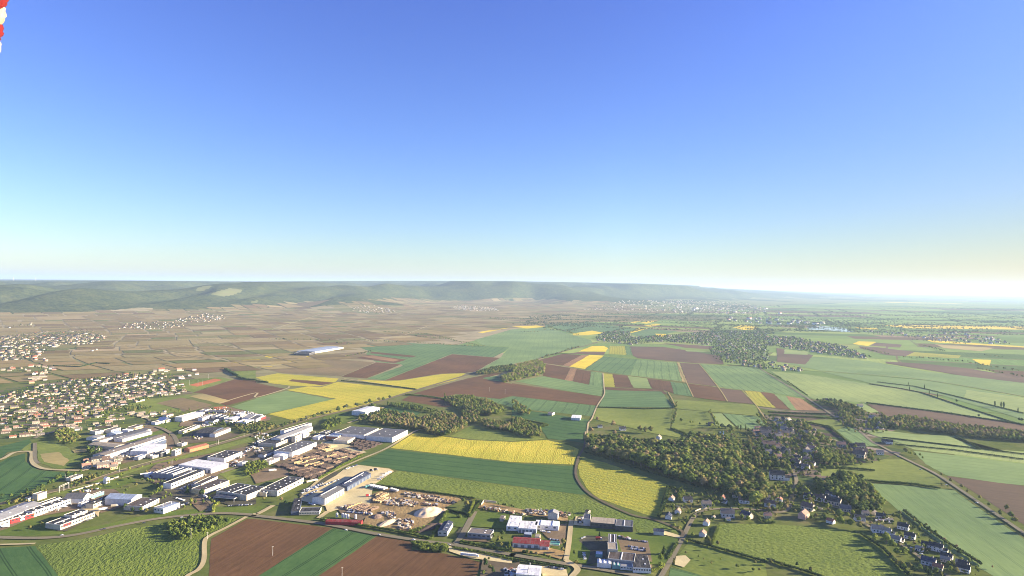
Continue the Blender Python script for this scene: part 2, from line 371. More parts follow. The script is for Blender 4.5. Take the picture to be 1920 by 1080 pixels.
def strip(name, spec, width, mat, z=G0 - 0.12, smooth=True, kind='structure', zf=None):
    """a road or track that follows a traced centre line"""
    p = pts(spec, 0) if isinstance(spec, str) else spec
    if smooth and len(p) > 2:
        q = []
        for i_ in range(len(p) - 1):
            p0, p1, p2, p3 = p[max(i_ - 1, 0)], p[i_], p[i_ + 1], p[min(i_ + 2, len(p) - 1)]
            for t in (0, .2, .4, .6, .8):
                q.append(0.5 * ((2 * p1) + (p2 - p0) * t + (2 * p0 - 5 * p1 + 4 * p2 - p3) * t * t + (3 * p1 - p0 - 3 * p2 + p3) * t ** 3))
        q.append(p[-1]); p = q
    V, UVs, s = [], [], 0.0
    for i_, c in enumerate(p):
        d = (p[min(i_ + 1, len(p) - 1)] - p[max(i_ - 1, 0)]); d.z = 0; d.normalize(); n_ = Vector((-d.y, d.x, 0)) * width / 2
        if i_: s += (c - p[i_ - 1]).length
        zz = z if zf is None else zf(c.x, c.y)
        V += [(c.x + n_.x, c.y + n_.y, zz), (c.x - n_.x, c.y - n_.y, zz)]; UVs += [(s, width / 2), (s, -width / 2)]
    F = [(2 * i_ + 1, 2 * i_ + 3, 2 * i_ + 2, 2 * i_) for i_ in range(len(p) - 1)]
    me = bpy.data.meshes.new(name); me.from_pydata(V, [], F); me.materials.append(MATS[mat]); uvl = me.uv_layers.new(name='UVMap')
    for li, lp in enumerate(me.loops): uvl.data[li].uv = UVs[lp.vertex_index]
    me.update(); o = bpy.data.objects.new(name, me); COL.objects.link(o); tag(o, kind=kind); return o

# ---- parcel mosaics (vineyards of the slope, open far plain, gardens)
def inside(px, py, poly):
    c = False; n_ = len(poly)
    for i_ in range(n_):
        x0, y0 = poly[i_]; x1, y1 = poly[(i_ + 1) % n_]
        if (y0 > py) != (y1 > py) and px < (x1 - x0) * (py - y0) / (y1 - y0) + x0: c = not c
    return c
def to_px(v):
    d = v - Vector((0, 0, H)); w = d.dot(fw)
    return 960 + FPX * d.dot(RV) / w, 540 - FPX * d.dot(UV_) / w
m, nt, bs = nodes_of('parcels'); b = NB(nt)
uv = b.n('ShaderNodeUVMap').outputs[0]; uv.node.uv_map = 'UVMap'
vc = b.n('ShaderNodeAttribute', attribute_name='cover').outputs['Color']
st = b.noise(b.mapping(uv, (0.006, 0.10, 1)), 1.0, 3, 0.7); bg2 = b.noise(uv, 0.012, 4, 0.7)
fac = b.math('ADD', b.math('MULTIPLY', st, 0.6), b.math('MULTIPLY', bg2, 0.4))
b.l(b.mix(1.0, vc, b.ramp(fac, [(0.3, grey(0.74)), (0.7, grey(1.25))]), 'MULTIPLY'), bs.inputs['Base Color'])
bs.inputs['Roughness'].default_value = 1; bs.inputs['Specular IOR Level'].default_value = 0.0
MATS['parcels'] = m
def mosaic(name, poly, ang, wmin, lmin, palette, gap, seed, lift, terr=False, skip=0.0, warp=0.0):
    rnd = random.Random(seed)
    gpts = [(PT(*q) if terr else P(*q, 0)) for q in poly]
    ca, sa = math.cos(ang), math.sin(ang)
    loc = [(q.x * ca + q.y * sa, -q.x * sa + q.y * ca) for q in gpts]
    x0, x1 = min(q[0] for q in loc), max(q[0] for q in loc); y0, y1 = min(q[1] for q in loc), max(q[1] for q in loc)
    cells = []
    def split(a0, a1, b0, b1, dep):
        L, W = a1 - a0, b1 - b0
        if (L < 2 * lmin and W < 2 * wmin) or (dep > 5 and L < 4 * lmin and W < 4 * wmin and rnd.random() < 0.12): cells.append((a0, a1, b0, b1)); return
        if L / lmin > W / wmin: s_ = a0 + L * rnd.uniform(.36, .64); split(a0, s_, b0, b1, dep + 1); split(s_, a1, b0, b1, dep + 1)
        else: s_ = b0 + W * rnd.uniform(.36, .64); split(a0, a1, b0, s_, dep + 1); split(a0, a1, s_, b1, dep + 1)
    split(x0, x1, y0, y1, 0)
    V, Q, C, U = [], [], [], []
    wts = [q[0] for q in palette]
    def wp(x, y):
        if not warp: return x, y
        return x + warp * (float(N1(x / 1800 + 3, y / 1800)) - .5), y + warp * (float(N2(x / 1800, y / 1800 + 7)) - .5)
    for a0, a1, b0, b1 in cells:
        mx, my = wp((a0 + a1) / 2, (b0 + b1) / 2); wx, wy = mx * ca - my * sa, mx * sa + my * ca
        if wy < 600: continue
        if not terr and wy > 40000: continue
        z = float(height(wx, wy)) if terr else 0.0
        if not inside(*to_px(Vector((wx, wy, z))), poly): continue
        if rnd.random() < skip: continue
        c = rnd.choices(palette, wts)[0][1]; f = rnd.uniform(.91, 1.09); c = [min(1, q * f * rnd.uniform(.96, 1.04)) for q in c]
        g = gap * rnd.choice((.3, .3, .5, 1, 1.6)); g = min(g, (a1 - a0) * .2, (b1 - b0) * .2)
        k_ = len(V)
        for lx, ly in ((a0 + g, b0 + g), (a1 - g, b0 + g), (a1 - g, b1 - g), (a0 + g, b1 - g)):
            qx, qy = wp(lx, ly); X_, Y_ = qx * ca - qy * sa, qx * sa + qy * ca
            V.append((X_, Y_, (float(height(X_, Y_)) if terr else 0) + lift)); C.append((*c, 1)); 
        Q.append((k_, k_ + 1, k_ + 2, k_ + 3))
        fl = rnd.random() < .25
        for lx, ly in ((a0, b0), (a1, b0), (a1, b1), (a0, b1)): U.append((ly, lx) if fl else (lx, ly))
    o = np_obj(name, np.array(V), np.array(Q), ['parcels'], col=np.array(C), uv=np.array(U)); tag(o, kind='structure'); return o
vinepal = [(5, (0.223, 0.176, 0.081)), (5, (0.260, 0.202, 0.095)), (3, (0.182, 0.133, 0.069)), (3, (0.278, 0.226, 0.110)), (2, (0.196, 0.180, 0.077)), (.8, (0.328, 0.266, 0.138)), (.8, (0.150, 0.157, 0.061))]
mosaic('vineyard_parcels', [(-260, 590), (0, 586), (120, 585), (300, 581), (480, 572), (600, 566), (720, 561), (960, 559), (1150, 566), (1290, 588), (1210, 603), (1030, 607), (890, 622),
       (800, 640), (640, 655), (640, 690), (520, 718), (420, 716), (320, 704), (150, 730), (-260, 770)], R(38), 95, 130, vinepal, 9, 3, 1.2, terr=True, warp=500)
plainpal = [(7, (0.21, 0.28, 0.085)), (6, (0.165, 0.24, 0.075)), (4, (0.26, 0.32, 0.10)), (2.4, (0.17, 0.125, 0.08)), (1, (0.26, 0.20, 0.12)), (0.5, (0.62, 0.48, 0.08)), (2, (0.11, 0.16, 0.06))]
mosaic('plain_parcels', [(900, 640), (1010, 602), (1200, 592), (1420, 590), (1420, 553), (1900, 556), (2300, 562), (2300, 940), (1900, 830), (1650, 760), (1300, 700)], R(-14), 160, 480, plainpal, 7, 5, 0.05, warp=900)
mosaic('far_parcels', [(1180, 592), (1430, 547), (1900, 554), (2300, 560), (2300, 640), (1800, 620), (1400, 600)], R(-6), 500, 1600, plainpal, 10, 6, 3.0, warp=900)
gardpal = [(5, (0.075, 0.105, 0.036)), (3, (0.13, 0.105, 0.07)), (3, (0.10, 0.13, 0.045)), (2, (0.20, 0.16, 0.115)), (2, (0.09, 0.075, 0.058)), (.8, (0.30, 0.25, 0.19))]  # plot colours, darkened to stand for shadow and trees between houses
mosaic('garden_parcels', [(-100, 745), (60, 722), (190, 706), (330, 690), (370, 712), (370, 738), (300, 745), (225, 765), (340, 765), (220, 800), (160, 815), (100, 805), (0, 830), (-100, 840)], R(36), 22, 45, gardpal, 3, 8, 0.08)
mosaic('garden_parcels', [(-100, 650), (40, 628), (110, 612), (165, 617), (205, 640), (160, 655), (110, 655), (60, 678), (-100, 690)], R(30), 35, 70, gardpal, 4, 9, 0.08)
mosaic('garden_parcels', [(1440, 745), (1560, 750), (1700, 790), (1680, 850), (1540, 905), (1500, 900), (1440, 880), (1400, 850), (1330, 830), (1430, 820)], R(-50), 18, 40, gardpal, 3, 10, 0.08)

FIELDS = [
 # near, bottom of the frame
 ('meadow', 'A 275 850 600 808 900 740 1200 690 1500 650 1800 640 1700 715 1560 785 1512 850 1512 960 1470 1035 1390 1085 1390 1500 440 1500 440 1085', 7),
 ('wheat_dark', 'A -300 872 0 868 265 855 440 1085 560 1300 -300 1300', 2),
 ('soil', 'A 1585 800 1850 655 1920 652 B 0 655 575 720 10 1085 -200 1300 A 1560 1300 1565 1085', 4),
 ('wheat_dark', 'B 578 722 905 778 460 1085 150 1300 -320 1300 10 1085', 2),
 ('soil', 'B 910 782 1180 828 1165 880 1430 915 1700 980 1650 1085 1640 1300 150 1300 460 1085', 7),
 ('rapeseed', 'B 1190 5 1600 60 1920 75 C 260 60 430 100 500 130 470 245 0 225 B 1500 175 1010 120', 5),
 ('wheat_dark', 'B 990 130 1500 182 C 0 232 470 258 470 320 575 465 520 470 0 402 B 1500 345 1060 288 1000 268 760 240', 0),
 ('meadow', 'B 1065 290 1500 350 C 0 405 520 472 610 520 880 625 1050 662 1270 745 1150 755 940 755 920 700 400 650 100 590 B 1640 492 1100 410 890 385', 0),
 ('rapeseed_thin', 'C 530 190 700 230 1160 392 1090 640 1010 622 640 495 560 420 505 330 495 250', 3),
 ('meadow', 'C 1555 690 1920 688 D 0 690 500 722 690 770 860 870 960 960 1080 1090 1250 1300 C 3100 1300 1930 975 1500 850', 0),
 ('wheat', 'C 1190 1015 1500 1090 1500 1200 1150 1200', 0),
 ('pasture', 'C 1330 820 1490 850 1900 975 1920 1100 1500 1100 1200 1010 1230 940', 0),
 ('green', 'D 750 385 1000 400 1300 425 1400 440 1480 500 1920 805 D 2400 1180 1990 1200 1700 1085 1340 880 1110 690 1040 640 900 520 800 450', 9),
 ('soil_grey', 'D 1340 330 1720 380 2300 450 2300 950 1600 485', 1),
 ('green', 'D 1090 142 1450 180 2300 290 2300 440 1720 380 1340 325 1180 240', 0),
 ('green_pale', 'D 730 0 860 48 1400 100 2300 190 2300 280 1100 132 980 90', 3),
 ('pasture', 'D 380 262 600 255 870 205 1010 205 1180 290 1290 350 1290 400 1100 390 740 365 520 330 400 330', 0),
 ('wheat_dark', 'A -300 260 0 232 60 195 190 160 190 220 280 285 480 305 560 312 500 352 300 412 0 532 -300 600', 1),
 ('wheat_dark', 'A -300 130 0 110 225 52 235 80 150 140 60 150 0 205 -300 260', 0),
 ('pasture', 'A 165 130 225 85 262 82 268 180 225 170 180 150', 0),
 ('pasture', 'A 272 80 415 60 640 200 710 205 560 250 520 280 420 275 290 232', 0),
 ('dry', 'A 300 165 440 150 520 215 480 255 330 225', 0),
 ('pasture', 'A 0 560 200 520 500 460 900 330 1180 240 1400 205 1920 60 1920 30 900 300 500 440 0 540', 8),
 ('lawn', 'A 760 370 980 340 1020 372 800 440', 0),
 ('lawn', 'A 0 700 240 650 400 690 480 752 590 757 200 784 0 778', 0), ('lawn', 'A 480 752 760 700 1200 600 1540 575 1540 605 1200 636 600 755', 0),
 ('lawn', 'A 1600 560 1920 560 B 100 545 150 545 60 605 A 1920 620 1600 608', 0),
 ('pasture', 'A 1620 300 1900 200 1920 210 1920 330 1720 370', 0),
 ('lawn', 'E 1150 790 1330 740 1480 745 1500 760 1300 835', 0), ('lawn', 'E 940 900 1190 825 1240 850 1010 920', 0),
 ('pasture', 'E 1000 600 1330 575 1420 560 1460 575 1180 625 1250 645 1390 690 1100 720 900 750 620 760', 0),
 # middle
 ('green', 'E 1735 650 1920 592 F 0 588 230 532 585 597 80 705 0 702', 5),
 ('soil', 'E 1450 545 1760 445 1920 455 F 0 472 225 518 0 583 E 1700 645 1650 628 1730 605 1520 552', 1),
 ('dry', 'E 1420 572 1520 552 1730 606 1650 628', 1), ('vine', 'E 1170 625 1360 582 1600 638 1430 685', 0),
 ('pasture', 'E 1300 510 1350 450 1650 430 1740 445 1450 540', 0), ('court', 'E 1415 488 1610 440 1670 450 1480 500', 1),
 ('green', 'E 1570 345 1720 330 1800 345 1650 365', 0), ('pasture', 'E 1730 350 1920 320 1920 440 1780 430', 0),
 ('rapeseed', 'F 0 432 160 400 620 440 590 468 480 498 250 492 90 472', 1),
 ('soil', 'F 270 445 590 470 490 490 240 458', 0),
 ('rapeseed', 'F 230 525 390 498 490 505 610 465 900 495 1190 525 820 640 300 757 90 707 560 600 600 590', 7),
 ('rapeseed', 'F 760 447 960 457 1080 454 1400 405 1575 400 1500 450 1210 520 880 480', 6),
 ('wheat', 'F 835 440 1100 345 1090 332 900 315 810 262 850 235 740 190 1050 170 1700 195 1900 205 1860 240 1780 280 1470 255 965 452', 0),
 ('vine', 'F 100 375 560 290 890 318 640 422 200 398', 0),
 ('vine', 'F 430 260 800 240 900 300 560 288', 0),
 ('soil', 'F 640 425 900 318 1085 335 830 438', 0), ('soil', 'F 750 285 850 262 1130 298 1040 325', 1),
 ('soil_pink', 'F 790 275 870 265 1080 300 1030 312', 1), ('soil', 'F 870 238 1205 270 1170 281 850 250', 0),
 ('soil', 'F 965 454 1470 257 1830 285 1640 388 1565 398 1390 403 1080 452', 0),
 ('rapeseed_full', 'E 1715 322 1920 282 F 260 243 275 252 0 303 E 1740 335', 0), ('rapeseed_full', 'F 35 352 400 268 415 276 70 362', 0),
 ('rapeseed_full', 'F 1665 92 1800 68 1920 50 G 150 35 255 52 110 64 0 55 F 1700 98', 1),
 ('soil', 'F 1180 552 1400 490 1580 440 1780 400 1850 400 1700 440 1920 480 G 0 475 670 575 640 642 0 570 F 1920 570 1830 592 1500 556 1390 582', 9),
 ('wheat', 'F 1700 435 1800 420 1860 460 1760 455', 0),
 ('soil', 'F 1090 602 1150 570 1400 590 1540 640 1400 655', 1),
 ('wheat', 'F 1500 560 1830 595 1920 575 G 0 573 640 646 600 722 0 662 F 1920 660 1860 635 1700 610', 4),
 ('wheat_dark', 'F 940 662 1000 642 1240 690 1200 722 930 692', 0), ('lawn', 'F 530 705 700 688 790 730 650 782 480 762', 0),
 ('pasture', 'F 1480 862 1620 790 1920 842 G 100 860 C 260 55 B 1920 70 1600 55 F 1440 872', 0),
 ('wheat_dark', 'G 0 662 590 752 570 800 555 930 430 905 270 893 200 790 270 790 0 725', 0),
 ('green', 'F 1640 150 1920 70 G 260 58 440 110 590 150 610 182 370 242 200 290 0 330 F 1830 365 1690 375 1660 385 1830 285 1870 240 1900 200 1700 190', 4),
 ('wheat', 'G 250 50 250 15 600 30 940 62 870 95 690 95 600 80 450 100', 0),
 ('green_rows', 'G 20 460 250 420 680 500 670 572 400 530', 3),
 ('rapeseed_full', 'G 455 102 600 80 700 98 570 114 460 116', 0), ('rapeseed_full', 'G 878 95 960 55 1015 64 905 97', 0),
 ('rapeseed_full', 'G 890 18 970 0 1000 2 910 24', 0), ('rapeseed_full', 'G 960 22 1040 4 1095 6 1010 28', 0), ('rapeseed_full', 'G 985 44 1080 28 1120 32 1040 50', 0),
 ('wheat', 'G 890 100 1020 66 1240 85 1060 130 980 140', 0), ('rapeseed_full', 'G 1075 103 1155 105 1152 130 1085 128', 0), ('green_pale', 'G 1160 108 1250 112 1240 124 1158 128', 0),
 ('rapeseed_full', 'G 1655 56 1720 38 1840 50 1828 72 1740 76', 0), ('rapeseed_full', 'G 500 236 600 196 690 196 722 212 702 238', 0),
 ('soil_grey', 'G 420 252 520 238 700 240 690 262 540 258', 0), ('rapeseed_thin', 'G 733 195 845 195 858 262 728 256', 1), ('wheat', 'G 848 195 885 200 905 264 860 263', 1),
 ('soil', 'G 200 300 380 255 525 262 380 342 250 326', 2), ('soil_pink', 'G 380 342 525 262 582 262 430 350', 0), ('rapeseed_full', 'G 430 350 582 262 690 268 545 368', 0),
 ('soil', 'G 250 330 440 361 395 451 230 421', 0), ('soil_pink', 'G 395 451 440 362 487 369 452 461', 0), ('soil', 'G 455 461 487 370 592 388 577 486', 0),
 ('green_rows', 'G 580 487 596 388 682 398 682 500', 0), ('rapeseed_thin', 'G 684 400 755 408 772 504 686 501', 0), ('soil', 'G 755 408 866 419 912 509 775 505', 0),
 ('green_pale', 'G 866 420 1012 440 1047 515 912 508', 0), ('soil', 'G 1014 440 1186 462 1217 552 1130 522 1050 515', 1), ('soil', 'G 700 506 1130 521 1160 556 700 521', 0),
 ('soil_grey', 'G 885 198 1130 202 1300 226 1560 270 1590 332 1400 326 945 288 905 266', 0), ('soil_grey', 'G 1128 174 1520 198 1490 222 1300 208', 0),
 ('green_pale', 'G 1300 226 1420 232 1480 242 1310 236', 0),
 ('wheat', 'G 550 370 690 275 942 296 880 416', 0), ('green_rows', 'G 880 416 942 297 1232 321 1274 461', 2), ('dry', 'G 1235 320 1256 322 1312 471 1277 462', 0),
 ('soil_grey', 'G 1260 322 1402 330 1547 501 1312 471', 2), ('soil', 'G 1312 476 1545 508 1617 613 1362 580', 0), ('soil_grey', 'G 1552 510 1720 530 1812 631 1617 612', 2),
 ('wheat', 'G 1190 465 1306 480 1357 576 1217 556', 1), ('green_rows', 'G 1415 333 1840 360 1920 400 H 0 400 250 550 320 590 0 545 G 1735 528 1549 502', 10),
 ('rapeseed_thin', 'G 1745 532 1862 540 1920 606 H 60 660 G 1920 655 1830 642', 5), ('soil', 'G 1862 542 1920 545 H 45 555 165 672 60 662 G 1920 600', 1),
 ('green', 'H 45 555 135 572 222 680 167 672', 1), ('soil_pink', 'H 137 572 245 590 385 682 215 676', 1),
 ('wheat', 'G 700 527 1120 538 1222 658 650 652', 0), ('pasture', 'G 640 662 1200 667 1182 822 1290 852 1250 882 1060 852 700 765 610 742', 0),
 ('pasture', 'G 1187 595 1832 640 1855 722 1242 667', 0), ('pasture', 'G 1240 672 1480 690 1500 802 1190 830', 0), ('green_pale', 'G 1500 702 1570 702 1672 802 1530 792', 1),
 ('green_rows', 'G 1580 702 1855 727 1920 822 1700 812', 3),
 ('green_pale', 'H 20 385 300 410 760 482 1150 545 1480 652 1830 762 1440 722 730 622 330 590', 3),
 ('green', 'H 350 275 760 310 1180 385 2300 520 2300 640 1200 452 400 382 150 330', 1),
 ('green', 'H 400 387 1200 457 2300 650 2300 860 1300 565 760 473', 0), ('green_pale', 'H 1490 525 2300 640 2300 800 1470 590', 0),
 ('soil_grey', 'H 880 312 1190 330 1500 365 2300 490 2300 515 1500 425 890 327', 1), ('soil_grey', 'H 65 210 340 265 280 335 70 315', 0),
 ('green_pale', 'H 125 220 305 238 295 262 120 255', 0), ('rapeseed_thin', 'H 1015 272 1075 240 1450 268 1430 288 1090 272', 1), ('rapeseed_full', 'H 635 180 680 160 815 165 750 196', 0),
 ('rapeseed_full', 'H 1530 295 1672 300 1662 342 1600 335', 0), ('rapeseed_full', 'H 1180 150 1920 198 2200 212 2200 224 1240 168', 0), ('dry', 'H 1250 182 1700 210 1600 235 1320 212', 0),
 ('soil_grey', 'H 680 198 820 205 1100 240 1030 272 900 265 700 215', 0), ('soil_grey', 'H 810 170 1005 185 990 207 770 192', 0), ('rapeseed_full', 'H 640 52 810 60 830 72 690 68', 0),
 ('soil_grey', 'H 745 632 860 640 2300 830 2300 870 1500 800 1350 765 1000 735 880 732 830 690', 1), ('green_pale', 'H 640 642 720 627 830 690 760 700', 1),
 ('green_rows', 'H 500 832 640 790 760 900 840 950 620 942', 2),
 ('pasture', 'H 280 760 480 745 620 790 500 830 380 780', 0), ('green_pale', 'H 700 832 860 828 1130 862 1400 872 1590 968 2300 1050 D 2300 260 1920 160 860 50', 0),
 ('green_pale', 'G 1690 232 1920 240 1920 298 1760 290', 0),
 # yards
 ('yard_brown', 'A 1230 420 1380 400 1480 480 1600 560 1500 600 1400 500', 0), ('yard_brown', 'A 1180 240 1400 200 1900 100 1920 190 1700 280 1560 370 1230 430 1060 330', 0),
 ('asphalt', 'A 350 700 450 690 710 600 740 625 500 747 430 745', 0), ('yard_brown', 'A 500 560 880 480 1000 540 760 610 600 560', 0),
 ('gravel', 'A 560 570 760 530 740 640 700 600', 0), ('asphalt', 'A 540 450 760 440 700 540 520 560 480 500', 0),
 ('asphalt', 'A 840 130 980 120 1060 190 900 220 820 180', 0), ('yard_dark', 'E 1330 900 1500 820 1800 860 1700 900 1400 930', 0),
 ('yard_brown', 'b 170 400 420 240 560 200 900 110 1220 270 1330 330 1340 470 950 620 560 720 470 650 230 600', 0), ('lawn', 'b 590 400 1010 250 1130 215 1190 260 660 400', 0), ('yard_brown', 'p -100 330 200 190 520 180 1180 345 1170 385 900 430 640 440 300 420 0 480 -200 480', 0),
 ('asphalt', 'p 0 560 120 520 480 600 300 640 0 640', 0), ('yard_brown', 'a 0 850 300 780 1050 520 1240 440 1380 430 1200 600 1000 640 500 725 100 900 0 930', 0), ('yard_brown', 'a 1180 330 1700 300 1900 420 1900 560 1500 600 1350 520 1250 440', 0),
 ('yard_dark', 'e 0 430 200 330 420 300 560 400 200 560 0 560', 0), ('asphalt', 'e 100 480 300 400 480 330 560 300 700 280 850 250 1050 210 1100 230 960 330 600 560 380 600 200 600', 0), ('yard_brown', 'h 340 590 480 500 760 500 960 520 1390 600 1410 975 940 960 600 960 470 900 440 700', 0),
 ('asphalt', 'A 1120 480 1400 380 1500 360 1560 440 1400 560 1300 600', 0), ('asphalt', 'A 1540 500 1660 440 1920 500 1920 545 1750 560', 0),
 ('yard_brown', 'A 1850 300 1920 280 B 0 280 230 270 250 330 0 390 A 1900 350', 0),
 ('yard_dark', 'B 60 220 480 90 800 160 780 190 470 350 230 280', 0), ('yard_brown', 'B 200 200 480 110 600 160 420 200 260 250', 0),
 ('gravel', 'B 470 85 560 70 730 110 830 155 780 165 640 150', 0), ('yard_dark', 'B 380 130 A 1700 180 1920 120 B 0 200 180 130', 0),
 ('asphalt', 'B 320 470 420 400 600 300 680 300 450 440 340 500', 0), ('gravel', 'B 600 330 690 262 760 250 1000 278 1035 297 900 388 870 450 870 560 600 590 540 610 520 560 340 520 340 480', 0),
 ('dirt', 'B 850 560 870 470 1000 420 1500 490 1540 510 1430 565 1340 655 1200 755 940 722 800 690 830 620', 0),
 ('yard_brown', 'B 600 560 850 550 860 610 790 670 640 620', 0), ('asphalt', 'B 1500 760 1640 600 1680 610 1590 740 1520 830', 0),
 ('lawn', 'B 1390 640 1440 590 1600 630 1550 720 1380 700', 0), ('lawn', 'B 1650 600 1900 610 1880 730 1600 710', 0),
 ('yard_brown', 'B 1560 790 1700 800 1760 830 1540 820', 0), ('dirt', 'B 1680 520 1920 570 C 120 590 420 640 C 420 680 270 650 0 600 B 1850 610 1650 570', 0),
 ('yard_brown', 'C 180 720 410 690 400 800 370 850 270 800', 0), ('dirt', 'C 0 870 260 870 400 900 370 960 230 920 0 900', 0),
 ('gravel', 'C 480 635 C 900 720 905 745 460 700', 0), ('asphalt', 'C 490 640 540 630 540 690 490 690', 0), ('asphalt', 'C 560 650 900 700 905 735 580 690', 0),
 ('lawn', 'C 460 705 920 755 1250 800 1150 1000 860 1000 640 1000 560 1000 425 970 450 720', 0),
 ('asphalt', 'C 500 820 560 780 720 790 720 960 640 990 560 1000 590 900', 0), ('yard_brown', 'C 790 800 1020 820 1050 980 820 900', 0),
 ('gravel', 'C 1140 745 1290 790 1270 805 1140 775', 0), ('gravel', 'C 1230 935 1300 930 1340 965 1290 1020 1220 1000', 0),
 ('gravel', 'C 220 1010 400 1010 420 1085 230 1085', 0), ('yard_dark', 'B 1700 960 1920 990 C 60 980 40 1090 B 1680 1090', 0),
 ('gravel', 'B 1440 855 1500 880 1920 970 1920 990 1600 950 1450 900', 0),
 ('dry', 'A 540 140 640 125 650 150 560 160', 0), ('court', 'E 1600 655 1690 650 1720 660 1620 675', 0),
]
NAMES = dict(meadow='meadow', wheat='wheat_field', wheat_dark='wheat_field', soil='ploughed_field', soil_grey='ploughed_field', soil_pink='bare_field',
             rapeseed='rapeseed_field', rapeseed_thin='rapeseed_field', rapeseed_full='rapeseed_field', pasture='pasture', green='crop_field', green_rows='crop_field',
             green_pale='crop_field', vine='vineyard', dry='dry_field', gravel='gravel_yard', dirt='dirt_yard', yard_dark='yard', yard_brown='yard', asphalt='paved_yard',
             lawn='lawn', court='sports_court')
for mt, sp, r_ in FIELDS:
    sheet(NAMES[mt] if NAMES[mt] not in ('lawn',) else 'lawn', sp, mt, r_)
# lake and pond
m, nt, bs = nodes_of('water'); bs.inputs['Base Color'].default_value = (0.10, 0.14, 0.17, 1); bs.inputs['Roughness'].default_value = 0.03
bs.inputs['Specular IOR Level'].default_value = 0.8; MATS['water'] = m
sheet('lake', 'H 290 58 330 46 380 42 450 50 570 60 645 92 560 90 500 82 400 76 310 72', 'water')
sheet('pond', 'G 1555 838 1590 836 1590 872 1560 868', 'water')
# roads, tracks, railway
ROADS = [
 ('road', 'road', 9, 'A -400 770 -100 790 0 795 200 800 400 795 600 770 900 706 1200 652 1500 622 1700 614 1920 628 B 0 632 500 692 900 768 1250 822 1480 850 1920 925 C 0 925 380 990 640 1030 900 1075 1100 1120 1400 1200'),
 ('lane', 'track', 6, 'A 1850 640 1700 720 1570 785 1535 830 1530 960 1490 1035 1400 1090 1330 1200'),
 ('lane', 'track', 7, 'C 445 665 425 850 405 965'), ('lane', 'track', 8, 'C 405 965 490 1030 450 1090 420 1150'),
 ('village_road', 'road', 6.5, 'C 1060 1200 1120 1085 1200 950 1280 800 1345 670 1400 610 1500 583 1700 580 1920 592 D 0 602 100 604 150 580 172 540 182 450 213 385 200 310 172 240 158 130 H 150 960 118 860 60 780 0 735 -60 690'),
 ('straight_road', 'road', 7, 'H -120 330 0 402 300 592 450 692 560 765 680 832 780 915 D 850 110 1030 203 1250 312 1450 442 1700 612 1920 762 2100 890'),
 ('farm_track', 'yard_dark', 5, 'C 553 0 542 110 500 190 478 300 503 380 600 480 880 618 1080 665 1270 745 1270 790'),  # dark colour paints hedge and ditch shade onto this track
 ('farm_track', 'track', 4, 'C 553 0 G 560 900 572 780 600 742 640 645 692 560 690 500 682 400'), ('farm_track', 'dry', 3.5, 'G 690 505 1120 535 1180 560 1230 660'),
 ('farm_track', 'dry', 3.5, 'G 250 328 600 385 880 418 1275 463 1310 474 1735 528 1920 548 H 40 552'), ('farm_track', 'dry', 3.5, 'G 1402 328 1545 503 1617 613'), ('farm_track', 'dry', 3.5, 'G 1240 320 1310 472 1360 578'),
 ('farm_track', 'dry', 3.5, 'G 690 272 945 290 1240 320 1405 330 1860 355'), ('farm_track', 'dry', 3, 'G 1730 530 1830 640 1900 740 H 0 735'),
 ('hedge_lane', 'track', 6, 'B 340 500 480 360 720 235 980 125 F 1190 838 1280 820'), ('lane', 'road', 9, 'A 1560 600 1600 545 1500 480 1400 440 1300 432 1230 440'), ('lane', 'track', 8, 'B 0 615 A 1920 620 B 30 610 130 555'),
 ('lane', 'road', 9, 'E 1090 800 1180 805 1280 850 1320 900 1330 940'), ('lane', 'road', 9, 'E 260 890 300 870 450 820 510 740 515 640 560 560'), ('lane', 'track', 8, 'A -200 230 0 210 100 160 200 148 240 160 240 220 280 262 380 285 640 292'),
 ('lane', 'road', 7, 'A 262 85 262 200 290 240'), ('lane', 'track', 8, 'A 640 292 720 240 860 200'), ('lane', 'track', 8, 'B 540 600 470 650'), ('lane', 'road', 9, 'B 1450 845 1520 820 1640 600'),
 ('access_road', 'road', 8, 'A 1660 310 1900 220 B 60 150'), ('lane', 'track', 5, 'A -400 858 0 850 265 842'),
 ('farm_track', 'track', 6, 'F 660 440 1000 490 1200 522'), ('farm_track', 'track', 6, 'E 1640 628 1920 548 F 0 583 220 520 250 500'), ('lane', 'track', 7, 'F 690 775 800 735 880 700 960 655'),
 ('farm_track', 'dry', 3, 'H 400 383 1200 453 2300 645'), ('farm_track', 'dry', 3, 'H 760 478 1150 542 1480 655 1830 765'),
]
ROADS += [('street', 'road', 7, 'E 0 612 400 548 800 486 1100 432'), ('street', 'road', 7, 'E 0 668 500 575 1000 508 1330 480'), ('street', 'road', 7, 'E 250 715 540 660 900 600 1240 552'), ('street', 'road', 6, 'E 470 455 520 560'), ('street', 'road', 6, 'E 780 430 860 560 900 680'), ('street', 'road', 6, 'E 1100 400 1200 480 1300 560'),
          ('street', 'road', 6, 'E 520 720 760 690 1100 740 1090 800'), ('street', 'road', 6, 'E 0 800 260 790 440 800'), ('street', 'road', 6, 'j 560 560 700 620 900 600 1100 640 1500 700'), ('street', 'road', 5, 'D 560 580 740 700 900 790 1080 900 1250 1030 1400 1110'), ('street', 'road', 5, 'D 210 400 330 470 480 560 560 580')]
for i_, (nm, mt, w_, sp) in enumerate(ROADS): strip(nm, sp, w_, mt, z=G0 - 0.16 + 0.004 * i_)
RAIL = 'A -500 660 0 545 300 470 600 395 900 300 1300 192 1600 105 1920 15 F 0 872 370 755 820 643 1200 528 1620 402 1700 372 G 0 352 200 292 370 242 610 178 640 165'
strip('railway_ballast', RAIL, 13, 'ballast', z=G0 - 0.04)
strip('railway_siding', 'A 0 600 180 530 340 470 760 380 1000 330', 3, 'track', z=G0 - 0.02)
strip('rail_path', 'A 640 380 900 290 1300 178 1640 85 1920 5 F 370 742', 3.2, 'track', z=G0 + 0.0)
